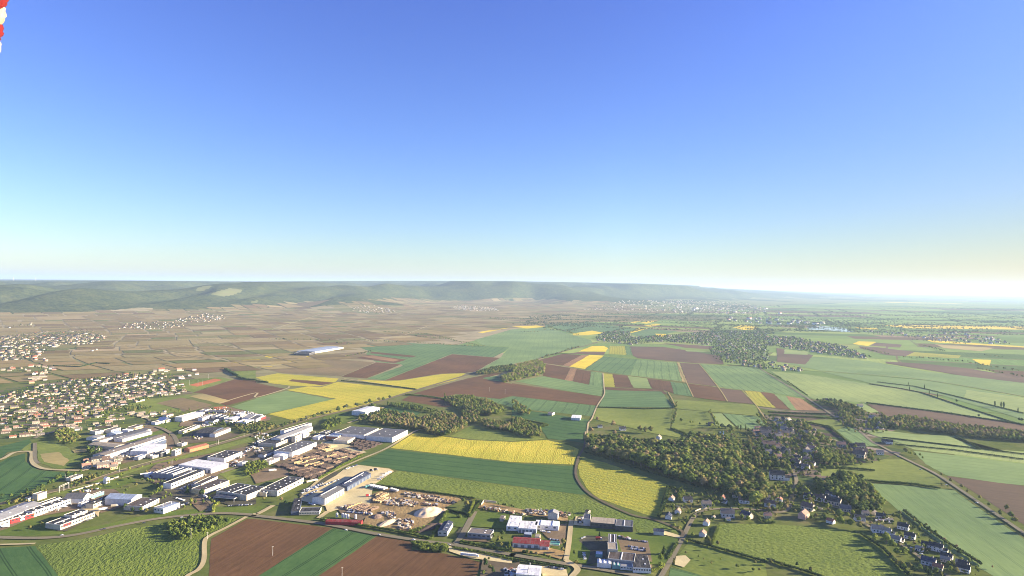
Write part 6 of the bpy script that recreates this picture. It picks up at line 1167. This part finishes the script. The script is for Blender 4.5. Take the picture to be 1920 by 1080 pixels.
# ------------------------------------------------------------------ log yard
def log_pile_mesh(L, w, h, mat, seed):
    rd = random.Random(seed); mb = MB(); n_ = int(L / 2.6)
    for q in range(n_):
        x0 = -L / 2 + q * L / n_; hh = h * rd.uniform(.65, 1.1)
        for r_, wd in ((0, 1.0), (1, .82), (2, .5)):
            z0 = hh * r_ / 3; mb.box(x0 + .06, x0 + L / n_ - .06 - rd.uniform(0, .3), -w / 2 * wd + rd.uniform(-.15, .15), w / 2 * wd + rd.uniform(-.15, .15), z0, z0 + hh / 3)
    return mb.mesh('log_pile', [mat])
LP = [log_pile_mesh(rl, 2.5, 3.2, mt, sd_) for sd_, (rl, mt) in enumerate([(22, 'log_dark'), (18, 'log_mid'), (24, 'log_pale'), (14, 'log_dark'), (16, 'log_mid'), (20, 'log_pale')])]
def yard_logs(spec, sp, mix, where, ang=54, rows_=24):
    p = pts(spec); poly = [(q.x, q.y) for q in p]; ca, sa = math.cos(R(ang)), math.sin(R(ang)); loc = [(q[0] * ca + q[1] * sa, -q[0] * sa + q[1] * ca) for q in poly]
    y = min(q[1] for q in loc) + sp / 2
    while y < max(q[1] for q in loc):
        x = min(q[0] for q in loc) + rows_ / 2
        while x < max(q[0] for q in loc):
            if inside(x, y, loc) and random.random() < .93:
                k_ = random.choice(mix); o = bpy.data.objects.new('log_pile', LP[k_]); COL.objects.link(o)
                o.location = (x * ca - y * sa, x * sa + y * ca, G0 - .1); o.rotation_euler = (0, 0, R(ang) + random.uniform(-.03, .03))
                tn = ('dark', 'brown', 'pale', 'dark', 'brown', 'pale')[k_]; tag(o, f'long {tn} pile of stacked logs {where}', 'log pile', f'{tn} log piles {where}')
            x += rows_ + 1
        y += sp
yard_logs('e 690 510 830 460 935 500 820 560', 6.2, [0, 1, 0, 3], 'in the middle of the timber yard'); yard_logs('e 985 480 1060 440 1310 490 1200 550', 6.2, [0, 1, 3, 4], 'beside the bright hedge end')
yard_logs('e 570 600 690 520 800 560 690 640', 6.4, [1, 2, 5, 0], 'behind the dark log rows'); yard_logs('e 740 620 830 560 1030 620 930 670', 6.4, [0, 1, 3, 2], 'along the hedge of the timber yard')
yard_logs('e 870 560 960 500 1130 545 1030 610', 6.4, [1, 2, 0, 4], 'at the eastern end of the timber yard'); yard_logs('e 360 610 490 600 880 690 850 745 760 780 500 680', 6.2, [0, 0, 3, 1, 4], 'above the curved black factory', rows_=16)
yard_logs('e 1195 400 1230 320 1490 345 1510 395 1320 452', 4.0, [0, 3], 'beside the beige workshop', rows_=22); yard_logs('e 780 400 880 370 940 400 850 440', 5, [0, 1], 'beside the grey-roofed hall', rows_=16); yard_logs('e 890 450 970 400 1005 415 925 472', 6, [2, 5], 'on the pale ground of the timber yard'); yard_logs('e 500 560 560 500 640 510 560 570', 6, [1, 4], 'below the white annex', rows_=15)
yard_logs('f 830 480 900 405 1000 410 960 500', 4.2, [5, 1, 2], "in the builders' yard", ang=66, rows_=20); yard_logs('f 530 530 640 520 880 560 860 600 640 580', 6, [1, 4, 5], 'on the yard island', ang=60, rows_=12)

# ------------------------------------------------------------------ heaps
def heap(name, spec, rx, ry, h, ang, mat, label, seed=1, cat='heap', steep=1.5):
    p = pts(spec)[0]; g = VN(seed); n_ = 28; V = []; F = []
    for j_ in range(n_ + 1):
        for i_ in range(n_ + 1):
            u, v = -1 + 2 * i_ / n_, -1 + 2 * j_ / n_; r_ = math.hypot(u, v); k_ = max(0, 1 - r_ ** steep)
            z = h * k_ * (0.72 + .56 * float(g(u * 3 + 7, v * 3 + 7))) - .25 * (r_ > .98); V.append((u * rx, v * ry, z))
    for j_ in range(n_):
        for i_ in range(n_): a_ = j_ * (n_ + 1) + i_; F.append((a_, a_ + 1, a_ + n_ + 2, a_ + n_ + 1))
    mb = MB(); mb.add(V, F); o = mb.build(name, [mat], smooth=True); o.location = (p.x, p.y, G0 - .15); o.rotation_euler = (0, 0, R(ang)); tag(o, label, cat); return o
heap('sand_pile', 'f 1460 600', 19, 26, 8.5, -25, 'sand', "great sunlit sand pile in the builders' yard", 5, 'sand pile', 1.15)
heap('rubble_pile', 'f 1000 720', 20, 7, 3.5, 60, 'sand', 'ridge of pale rubble beside the road hedge', 6, 'rubble pile'); heap('earth_bank', 'f 880 650', 8, 11, 3, 0, 'log_mid', 'small dark earth bank beside the yard', 8, 'earth bank'); heap('earth_bank', 'f 1500 770', 26, 7, 5, 40, 'log_dark', 'long dark bank below the sand pile', 9, 'earth bank')
def debris(name, specs, kind_mats, size=(0.8, 2.6)):
    mb = MB(); rd = random.Random(4)
    for spec, n_ in specs:
        p = pts(spec); poly = [(q.x, q.y) for q in p]; xs = [q[0] for q in poly]; ys = [q[1] for q in poly]; c = 0
        while c < n_:
            x, y = rd.uniform(min(xs), max(xs)), rd.uniform(min(ys), max(ys))
            if not inside(x, y, poly): continue
            c += 1; s = rd.uniform(*size); t = rd.uniform(.4, 1.8); hh = rd.uniform(.5, 2.2)
            k_ = len(mb.v); mb.box(-s, s, -s * t * .5, s * t * .5, -.2, hh, rd.randrange(len(kind_mats)))
            a_ = rd.uniform(0, 3.14); ca, sa = math.cos(a_), math.sin(a_)
            for q in range(k_, len(mb.v)): v = mb.v[q]; mb.v[q] = (v[0] * ca - v[1] * sa + x, v[0] * sa + v[1] * ca + y, v[2] + G0)
    o = mb.build(name, kind_mats); tag(o, kind='stuff')
debris('scrap_debris', [('f 1130 790 1120 690 1250 680 1300 720 1260 800', 90), ('f 950 430 1180 450 1330 490 1300 540 1000 520 950 500', 170), ('f 1180 380 1400 400 1760 470 1700 490 1200 430', 110), ('f 1200 470 1600 520 1560 540 1200 500', 60), ('f 920 600 1050 590 1110 640 1040 700 990 650', 60),
       ('f 450 560 560 510 800 560 860 590 800 640 640 600', 60), ('g 720 200 900 230 1300 300 1280 320 900 270 700 230', 60), ('g 1260 240 1540 250 1540 310 1300 300', 70), ('g 1700 270 1850 290 1800 340 1700 330', 25), ('g 0 80 380 140 360 170 0 120', 60)], ['sand', 'cream', 'rust', 'steel', 'wood', 'wood', 'log_dark', 'log_mid', 'log_dark', 'sand', 'dark_wall', 'pale_grey'])
debris('yard_clutter', [('c 1440 90 1600 60 1620 120 1480 160', 60), ('b 400 620 600 500 760 480 760 560 500 640', 110), ('b 170 660 420 620 520 700 300 760', 60), ('e 20 400 200 420 160 480 0 460', 40), ('e 60 340 220 330 260 360 100 380', 25), ('p 30 250 500 180 560 260 200 330', 110), ('p 560 250 900 260 1080 310 900 310 700 330', 90), ('p 0 610 100 600 200 640 60 690', 25),
       ('o 1420 930 1600 900 1580 940 1430 960', 60), ('h 940 500 1100 520 1090 560 950 540', 15), ('e 800 250 1000 230 1020 330 860 330', 60), ('a 1180 330 1300 300 1500 280 1350 340', 10), ('C 500 640 540 640 560 700 500 690', 8), ('g 1000 1000 1150 1000 1120 1090 980 1090', 30), ('b 620 600 1300 480 1320 520 700 680', 60), ('b 180 600 300 620 240 700 100 700', 20), ('a 700 520 1060 460 1100 520 760 660', 40), ('a 1220 460 1420 430 1380 520 1250 540', 25), ('p 200 330 560 300 520 420 300 420', 50), ('p 1000 560 1200 600 1100 700 900 700', 40), ('c 860 330 1100 350 1000 420 880 400', 20), ('c 1360 230 1500 160 1520 250 1380 290', 30), ('e 560 280 800 230 820 300 640 320', 30), ('k 1560 620 1860 640 1840 720 1600 700', 30)], ['white', 'pale_grey', 'steel', 'cream', 'rust', 'roof_black'], (.8, 2.4))

# ------------------------------------------------------------------ vehicles
def car_meshes(paint):
    b1 = MB(); b1.box(-2.1, 2.1, -.88, .88, .28, .86); b1.add([(-1.5, -.8, .86), (1.1, -.8, .86), (1.1, .8, .86), (-1.5, .8, .86), (-1.1, -.68, 1.45), (.5, -.68, 1.45), (.5, .68, 1.45), (-1.1, .68, 1.45)], [(4, 5, 6, 7), (0, 1, 5, 4), (1, 2, 6, 5), (2, 3, 7, 6), (3, 0, 4, 7)])
    g_ = MB(); g_.box(-1.0, .45, -.76, .76, .95, 1.36)
    w_ = MB()
    for x in (-1.35, 1.35):
        for y in (-.9, .72): w_.tube((x, y, .33), (x, y + .18, .33), .33, .33, 10)
    return [('body', b1.mesh('body', [paint])), ('glazing', g_.mesh('glazing', ['glass'])), ('wheels', w_.mesh('wheels', ['tyre']))]
for nm, c in (('paint_white', (.78, .78, .77)), ('paint_black', (.02, .02, .025)), ('paint_blue', (.03, .07, .22)), ('paint_silver', (.42, .43, .45)), ('paint_red', (.42, .03, .03))): flat_mat(nm, c, 0.3, 0.02, spec=0.6)
CARM = {k_: car_meshes('paint_' + k_) for k_ in ('white', 'black', 'blue', 'silver', 'red')}
for k_, ms in CARM.items():
    v0 = ms[0][1]; mb = MB()
    mb.v = [tuple(v.co) for v in v0.vertices]; mb.f = [tuple(f.vertices) for f in v0.polygons]; mb.m = [0] * len(mb.f)
    n0 = len(mb.v); g_ = ms[1][1]; mb.add([v.co for v in g_.vertices], [tuple(f.vertices) for f in g_.polygons], 1); w_ = ms[2][1]; mb.add([v.co for v in w_.vertices], [tuple(f.vertices) for f in w_.polygons], 2)
    CARM[k_] = mb.mesh('parked_car', ['paint_' + k_, 'glass', 'tyre'])
CARS = []
def cars(spec, n_, ang, where, mix=('white', 'white', 'silver', 'black', 'blue', 'black', 'silver'), keep=.85, s=1.0):
    p = pts(spec); a_, b_ = p[0], p[1]
    for q in range(n_):
        if random.random() > keep: continue
        c = a_.lerp(b_, (q + .5) / n_); k_ = random.choice(mix); CARS.append((c.length / s, c, R(ang) + random.uniform(-.05, .05), s, k_, where))
cars('d 1300 690 1900 470', 34, -36, 'behind the grey-roofed yard shed'); cars('d 1320 650 1640 530', 20, -36, 'in the row beside the yard access'); cars('d 1380 720 1560 640', 12, -36, 'in the shade beside the yard shed'); cars('e 640 930 860 820', 16, -36, 'along the yard fence')
cars('e 1130 660 1260 610', 9, -36, 'at the top of the pale yard'); cars('h 1060 680 1320 720', 14, 80, 'in the double row behind the factory', s=1.1); cars('h 1060 650 1320 690', 12, 80, 'in the double row behind the factory'); cars('h 1040 550 1350 590', 11, 80, 'along the fence behind the factory')
cars('h 345 560 480 500', 4, 30, 'on the factory lawn edge', ('white', 'silver')); cars('h 420 740 440 850', 5, 10, 'beside the factory gate', ('white', 'silver', 'white')); cars('g 1560 620 1700 640', 8, 80, 'behind the green canopy', ('white', 'silver', 'black')); cars('g 1550 975 1760 1010', 9, 80, 'beside the white-roofed hall')
cars('g 1460 520 1580 540', 4, 0, 'in front of the white workshop', ('white',), s=1.3); cars('c 560 750 690 790', 7, 60, 'before the split-roof building', ('white',)); cars('c 640 860 800 810', 8, 60, 'beside the split-roof building'); cars('c 1340 870 1700 850', 16, 80, 'along the curved factory road', ('silver', 'white', 'black')); cars('c 1180 190 1340 270', 6, 20, 'beside the white warehouse', ('white',))
cars('A 830 165 980 130', 14, 20, 'in the works car park'); cars('A 850 185 1000 155', 14, 20, 'in the works car park'); cars('a 1180 560 1260 540', 2, 30, 'beside the cream office', ('white',), 1, 1.6); cars('a 1420 560 1520 540', 3, 30, 'at the dark shed', ('white',), 1, 1.4); cars('a 1280 780 1420 720', 7, 50, 'beside the cream office block', ('white', 'silver', 'black'))
cars('d 1400 820 1520 860', 5, 0, 'beside the angled office', ('white',)); cars('k 620 340 720 360', 2, -20, 'beneath the car port', ('white',)); cars('l 700 390 730 400', 1, -42, 'on the lane', ('white',), 1, 1.2); cars('l 700 460 740 462', 1, -42, 'beside the white-roofed shed', ('white',), 1, 1.2); cars('h 380 230 600 330', 5, 60, 'beside the long row of sheds', ('white', 'silver'))
cars('f 540 600 790 620', 16, 80, 'on the yard island', ('white', 'blue', 'silver')); cars('f 560 580 700 570', 9, 80, 'on the yard island', ('white', 'blue', 'silver')); cars('A 1100 330 1130 350', 2, 0, 'near the street trees', ('white',)); cars('e 80 400 200 440', 9, 60, 'beside the timber works road'); cars('e 820 260 1000 300', 12, -30, 'behind the pale blue workshop'); cars('p 620 260 900 275', 22, -30, 'in the depot rows', ('white', 'white', 'silver')); cars('p 640 285 900 300', 20, -30, 'in the depot rows', ('white', 'white', 'silver')); cars('p 560 300 620 330', 8, 20, 'beside the white depot')
cars('o 1430 925 1590 900', 16, -30, 'in front of the cream workshops'); cars('o 1440 945 1590 915', 16, -30, 'in front of the cream workshops'); cars('b 420 620 560 570', 14, 30, 'in the works car park'); cars('b 600 500 740 560', 12, 30, 'beside the blue-walled aisle', ('white', 'silver')); cars('b 590 540 700 600', 10, 30, 'beside the blue-walled aisle', ('white', 'silver'))
cars('c 250 380 420 480', 12, 30, 'in the shaded court of the navy factory'); cars('c 1440 140 1560 90', 9, -30, 'at the end of the pale and black hall', ('white', 'silver')); cars('c 620 620 880 500', 16, -30, 'along the works road'); cars('a 500 700 1000 560', 26, 30, 'before the white-fronted workshop'); cars('a 1180 470 1350 430', 8, 30, 'beside the wide gabled hall')
cars('b 1350 230 1900 120', 12, 30, 'beside the northern works road'); cars('j 480 640 500 900', 5, 85, 'in the village street'); cars('l 300 200 1300 800', 14, -42, 'along the lane houses'); cars('f 350 780 1900 1000', 4, -14, 'on the main road', keep=1); cars('A 300 800 1500 622', 4, 18, 'on the curved road', keep=1); cars('D 900 140 1700 610', 4, -45, 'on the straight road', keep=1)
CARS.sort(key=lambda q: q[0])
for d_, c, a_, s_, k_, where in CARS[:296]:
    o = bpy.data.objects.new('parked_car', CARM[k_]); COL.objects.link(o); o.location = (c.x, c.y, G0 - .1); o.rotation_euler = (0, 0, a_); o.scale = (s_, s_, s_)
    tag(o, f'small {k_} car {"driving" if where.startswith("on the ") and "road" in where else "parked"} {where}', 'car', f'{k_} cars {where}')
mb_ = MB(); cmats = ['paint_' + q for q in ('white', 'black', 'blue', 'silver', 'red')] + ['glass', 'tyre']
for d_, c, a_, s_, k_, where in CARS[296:]:
    me = CARM[k_]; n0 = len(mb_.v); ca, sa = math.cos(a_) * s_, math.sin(a_) * s_; pm = cmats.index('paint_' + k_)
    mb_.v += [(v.co.x * ca - v.co.y * sa + c.x, v.co.x * sa + v.co.y * ca + c.y, v.co.z * s_ + G0 - .1) for v in me.vertices]
    for f in me.polygons: mb_.f.append(tuple(q + n0 for q in f.vertices)); mb_.m.append((pm, 5, 6)[f.material_index])
if mb_.v: tag(mb_.build('distant_parked_cars', cmats), kind='stuff')
def lorry(spec, ang, col, label, L=12, group=None):
    p = pts(spec)[0]; r_ = empty('lorry', (p.x, p.y, G0 - .1), R(ang)); tag(r_, label, 'lorry', group)
    sub('trailer', [col], r_, lambda mb: mb.box(-L / 2, L / 2 - 2.6, -1.25, 1.25, 1.0, 3.8)); sub('cab', ['white'], r_, lambda mb: (mb.box(L / 2 - 2.4, L / 2 - .3, -1.2, 1.2, .6, 2.0), mb.box(L / 2 - 2.4, L / 2 - .6, -1.15, 1.15, 2.0, 3.1)))
    sub('windscreen', ['glass'], r_, lambda mb: mb.box(L / 2 - .62, L / 2 - .52, -1.05, 1.05, 2.05, 2.9))
    for x in (-L / 2 + 1.2, -L / 2 + 2.5, L / 2 - 1.4):
        for y in (-1.15, .9): sub('wheel', ['tyre'], r_, lambda mb: mb.tube((x, y, .5), (x, y + .25, .5), .5, .5, 12))
for q in range(8): lorry(f'f {805 + q * 24} {312 + q * 5}', 62, 'white', "white trailer lorry in the slanting row of the builders' yard", 11, 'white lorries in the slanting row')
for q in range(4): lorry(f'f {1040 + q * 22} {352 + q * 6}', 80, 'pale_grey', 'pale tank lorry beside the slanting row', 9, 'pale tank lorries beside the slanting row')
for q in range(5): lorry(f'f {905 + q * 30} {240 - q * 20}', 0 + q * 8, 'white', 'white lorry along the pale yard fence', 8, 'white lorries along the yard fence')
lorry('f 790 320', 62, 'teal', 'green lorry at the end of the slanting row', 9); lorry('f 765 325', 62, 'teal', 'second green lorry by the slanting row', 8) ; lorry('f 780 425', 30, 'red', 'small red lorry on the open yard', 7); lorry('f 870 130', 0, 'dark_wall', 'dark machine on the upper yard', 8)
lorry('g 550 840', -12, 'white', 'long white lorry parked on the lay-by', 24); lorry('c 1000 740', -30, 'white', 'white lorry turning beside the canopy', 9); lorry('d 890 345', 30, 'white', 'white lorry on the brown yard', 14); lorry('c 90 405', 35, 'white', 'white lorry beside the street trees', 14); lorry('e 1420 680', 0, 'roof_black', 'dark loader near the navy shed', 7)
lorry('e 170 355', 30, 'white', 'white lorry beside the log works gate', 14); lorry('e 185 435', -30, 'white', 'white lorry on the works road', 10); lorry('a 95 868', 30, 'white', 'white van below the small white shop', 8); lorry('d 1480 505', 50, 'cream', 'long cream trailer beside the bright hedge', 22); lorry('h 640 555', 0, 'red', 'red lorry in the shaded factory yard', 9)
lorry('a 1550 610', 35, 'white', 'white trailer on the works road bend', 12); lorry('a 1720 560', 20, 'cream', 'cream trailer on the sandy yard', 10); lorry('a 1840 520', 20, 'blue_wall', 'blue lorry on the sandy yard', 14)
# white tanks beside the red stand
for q, xx in enumerate((430, 495, 525, 555, 640)):
    p = pts(f'f {xx} {655 + q * 5}')[0]; mb = MB(); mb.tube((0, 0, 0), (0, 0, 5.5), 1.8, 1.8, 14); mb.tube((0, 0, 5.5), (0, 0, 6.6), 1.8, .4, 14); o = mb.build('storage_tank', ['white'], smooth=False); o.location = (p.x, p.y, G0 - .1)
    tag(o, 'round white storage tank behind the red stand', 'tank', 'round white tanks behind the red stand')
# masts and poles
def mast(spec, h, kind, label, group=None):
    for p in pts(spec):
        mb = MB(); mb.tube((0, 0, -.3), (0, 0, h), .28, .18, 6)
        if kind == 'rail': mb.box(-.12, .12, -4.2, 0, h - 1.6, h - 1.3)
        if kind == 'power': mb.box(-1.3, 1.3, -.12, .12, h - .9, h - .6)
        if kind == 'lamp': mb.box(0, 1.6, -.2, .2, h - .2, h)
        o = mb.build('power_pole' if kind == 'power' else 'railway_mast' if kind == 'rail' else 'floodlight_mast', ['concrete' if kind != 'lamp' else 'steel']); o.location = (p.x, p.y, G0 - .1); o.rotation_euler = (0, 0, R(38)); tag(o, label, 'mast' if kind != 'power' else 'pole', group)
mast('A 488 355 615 362 895 300 1290 240 1420 155 1625 95 1638 92', 10, 'rail', 'pale steel mast beside the railway tracks near the works', 'railway masts near the works'); mast('F 380 750 680 668 805 630 905 598', 10, 'rail', 'thin mast beside the railway between the rapeseed and the copse', 'railway masts by the rapeseed')
mast('E 1420 995 1625 935 1640 930 1830 880', 10, 'rail', 'railway mast beside the orange brick store', 'railway masts by the brick store')
mast('B 125 925', 12, 'power', 'concrete pole standing in the brown field'); mast('B 645 1088', 12, 'power', 'second concrete pole at the bottom of the brown field'); mast('A 1432 800', 15, 'power', 'tall pole in front of the roadside thicket'); mast('A 1555 800', 9, 'power', 'pole at the bend of the dirt lane')
mast('F 1750 535', 14, 'power', 'pole on the long brown field'); mast('F 1868 552', 14, 'power', 'second pole on the long brown field'); mast('E 1420 488 1520 490 1562 440 1485 490', 16, 'lamp', 'floodlight mast beside the red sports court', 'floodlights of the sports court'); mast('A 765 510', 12, 'lamp', 'slim lamp mast beside the sandy yard'); mast('A 965 545', 9, 'lamp', 'short mast before the pale blue hall')
for sp, lab in (('a 885 345 955 315 1030 280', 'rusty pale gantry over the railway sidings'), ('a 1060 175 1235 165', 'tall portal gantry beside the low railway building')):
    p = pts(sp); c = p[0]; r_ = empty('railway_gantry', (c.x, c.y, G0 - .1), 0); tag(r_, lab, 'gantry')
    for q in p: d = q - c; sub('post', ['concrete'], r_, lambda mb: mb.box(d.x - .4, d.x + .4, d.y - .4, d.y + .4, -.3, 10))
    e_ = p[-1] - c; sub('beam', ['concrete'], r_, lambda mb: (mb.tube((0, 0, 9.7), (e_.x, e_.y, 9.7), .35, .35, 6), mb.tube((0, 0, 7.9), (e_.x, e_.y, 7.9), .3, .3, 6)))
# low white wall lines in the town and beside the village street
for sp, h_, lab in (('E 720 492 1095 432', 4.0, 'long bright terrace wall above the housing rows'), ('E 210 575 520 552', 3.2, 'long pale wall across the town'), ('E 0 612 200 572', 3.2, 'pale wall at the western edge of the town'), ('E 1020 618 1085 604', 4, 'low white wall beside the town meadow'),
                    ('i 670 470 760 432 890 418', 1.6, 'curved white roadside wall at the bend'), ('k 540 415 820 530', 2.2, 'long pale garden wall behind the farm range'), ('i 330 370 500 440', 1.4, 'pale wall above the pink-roofed cottage'), ('F 1000 0', 1, 'x'), ('a 1080 330 1480 215 1780 115', 1.6, 'thin pale wall beside the railway lawn'), ('g 700 185 735 135 890 155', 2.5, 'pale concrete wall of the scrap bay')):
    if lab == 'x': continue
    p = pts(sp); mb = MB(); c = p[0]
    for a_, b_ in zip(p[:-1], p[1:]):
        d = (b_ - a_).normalized(); n_ = Vector((-d.y, d.x, 0)) * .35; q0, q1 = a_ - c, b_ - c
        V = [q0 - n_, q1 - n_, q1 + n_, q0 + n_]; V = [(v.x, v.y, -.3) for v in V] + [(v.x, v.y, h_) for v in V]; mb.add(V, [(0, 3, 2, 1), (4, 5, 6, 7), (0, 1, 5, 4), (1, 2, 6, 5), (2, 3, 7, 6), (3, 0, 4, 7)])
    o = mb.build('boundary_wall', ['cream']); o.location = (c.x, c.y, G0); tag(o, lab, 'wall', kind='thing')
# wind turbines on the far ridge
for px_, lab in ((25, 'faint wind turbine on the ridge near the frame edge'), (67, 'second faint wind turbine on the ridge')):
    d = ray(px_, 529); t = 15500 / d.y; X_, Y_ = d.x * t, d.y * t; z = float(height(X_, Y_)); r_ = empty('wind_turbine', (X_, Y_, z)); tag(r_, lab, 'wind turbine')
    sub('tower', ['white'], r_, lambda mb: mb.tube((0, 0, 0), (0, 0, 80), 3.0, 2.0, 8)); sub('nacelle', ['white'], r_, lambda mb: mb.box(-2, 2, -5, 3, 79, 83))
    for q in range(3): a_ = .3 + q * 2.094; sub('blade', ['white'], r_, lambda mb: mb.tube((0, -5.5, 81), (math.sin(a_) * 40, -5.5, 81 + math.cos(a_) * 40), 1.8, .4, 6))
# balloon rope hanging beside the camera: two thick twisted strands
def twisted(phase):
    V, F = [], []; n_, seg, Rr, rr_, pit = 300, 14, .0046, .0134, .0465
    for i_ in range(n_ + 1):
        s = i_ / n_ * 1.3; a_ = s / pit * 2 * math.pi + phase; c = Vector((math.cos(a_) * Rr, math.sin(a_) * Rr, s))
        tx = Vector((-math.sin(a_) * Rr * 2 * math.pi / pit, math.cos(a_) * Rr * 2 * math.pi / pit, 1)).normalized(); n1 = Vector((math.cos(a_), math.sin(a_), 0)); n2 = tx.cross(n1)
        for q in range(seg):
            t = 2 * math.pi * q / seg; fz = 1 + .05 * math.sin(i_ * 2.1 + q * 4.0); V.append(c + (n1 * math.cos(t) + n2 * math.sin(t)) * rr_ * fz)
    for i_ in range(n_):
        for q in range(seg): a_ = i_ * seg + q; b_ = i_ * seg + (q + 1) % seg; F.append((a_, b_, b_ + seg, a_ + seg))
    F += [tuple(range(seg - 1, -1, -1)), tuple(range(n_ * seg, (n_ + 1) * seg))]
    return V, F
def fibre(name, c):
    m, nt, bs = nodes_of(name); b = NB(nt); oc = b.n('ShaderNodeTexCoord').outputs['Object']; nz = b.noise(b.mapping(oc, (1, 1, .45)), 260, 3, .7)
    b.l(b.ramp(nz, [(.3, sc3(c, .55)), (.7, c)]), bs.inputs['Base Color']); bs.inputs['Roughness'].default_value = .95; bp = b.n('ShaderNodeBump'); bp.inputs['Distance'].default_value = .002; b.l(nz, bp.inputs['Height']); b.l(bp.outputs[0], bs.inputs['Normal']); MATS[name] = m
fibre('rope_red', (.20, .003, .005)); fibre('rope_cream', (.52, .43, .27))
lo = Vector((0, 0, H)) + ray(-39, 165) * .95; hi = Vector((0, 0, H)) + ray(-5, -60) * .95; ax = (hi - lo).normalized()
r_ = empty('balloon_rope', lo); r_.rotation_mode = 'QUATERNION'; r_.rotation_quaternion = Vector((0, 0, 1)).rotation_difference(ax); tag(r_, 'thick red and cream twisted rope hanging at the top corner', 'rope')
for nm, ph, mt in (('strand', 1.9, 'rope_red'), ('strand', 1.9 + math.pi, 'rope_cream')):
    V, F = twisted(ph); mb = MB(); mb.add(V, F); mb.build(nm, [mt], r_, smooth=True)
# ------------------------------------------------------------------ place the trees: the 300 largest as things, the rest as woodland
TREES.sort(key=lambda t: -(t[3] * (1.0 if t[5] != 'bush' else .8)) / math.hypot(t[0], t[1]))
inview = []; rest = []
for t in TREES:
    if t[7] == 'x': continue
    px_, py_ = to_px(Vector((t[0], t[1], t[2] + t[3] * .5)))
    (inview if (t[6] and len(inview) < 298 and -10 < px_ < 1930 and py_ < 1085) else rest).append(t)
CM, TM = {}, {}
nm_of = dict(round='broadleaf_tree', poplar='poplar_tree', conifer='conifer_tree', bush='bush')
for i_, (x, y, z, h, kind, shape, label, group, w) in enumerate(inview):
    v_ = i_ % NVAR[shape]; ck = (shape, v_, kind)
    if ck not in CM:
        V_, Q_ = SH[shape, v_, 'hi']; CM[ck] = np_mesh('crown', V_, Q_, ['leaf_' + kind])
    if shape not in TM: TM[shape] = trunk_mb(shape).mesh('trunk', ['bark'])
    r_ = empty(nm_of[shape], (x, y, z), random.uniform(0, 6.28)); s = h
    sw = s * w * random.uniform(.9, 1.1)
    r_.scale = (sw, sw, s)
    tag(r_, label, 'bush' if shape == 'bush' else 'tree', group)
    for nm, me in (('crown', CM[ck]), ('trunk', TM[shape])):
        o = bpy.data.objects.new(nm, me); COL.objects.link(o); o.parent = r_
def emit(name, lst, lod):
    Vs, Qs, At, Mi, base = [], [], [], [], 0
    g = np.random.default_rng(3)
    for i_, (x, y, z, h, kind, shape, label, group, w) in enumerate(lst):
        V_, Q_ = SH[shape, i_ % NVAR[shape], lod]; a_ = g.random() * 6.28; c_, s_ = math.cos(a_), math.sin(a_)
        hw = h * w * g.uniform(.9, 1.12)
        X_ = (V_[:, 0] * c_ - V_[:, 1] * s_) * hw + x; Y_ = (V_[:, 0] * s_ + V_[:, 1] * c_) * hw + y; Z_ = V_[:, 2] * h + z - (.12 * h if lod == 'lo' else 0)
        Vs.append(np.stack([X_, Y_, Z_], 1)); Qs.append(Q_ + base); base += len(V_)
        At.append(np.full(len(V_), g.random())); Mi.append(np.full(len(Q_), LK.index(kind)))
    if not Vs: return
    o = np_obj(name, np.concatenate(Vs), np.concatenate(Qs), ['leaves_' + q for q in LK], mi=np.concatenate(Mi), attr=dict(shade=np.concatenate(At)))
    tag(o, kind='stuff'); return o
near = [t for t in rest if math.hypot(t[0], t[1]) < 2900]; far = [t for t in rest if math.hypot(t[0], t[1]) >= 2900]
emit('woodland', near, 'mid'); emit('far_woodland', far, 'lo')
print('TREES', len(TREES), len(inview), len(near), len(far))
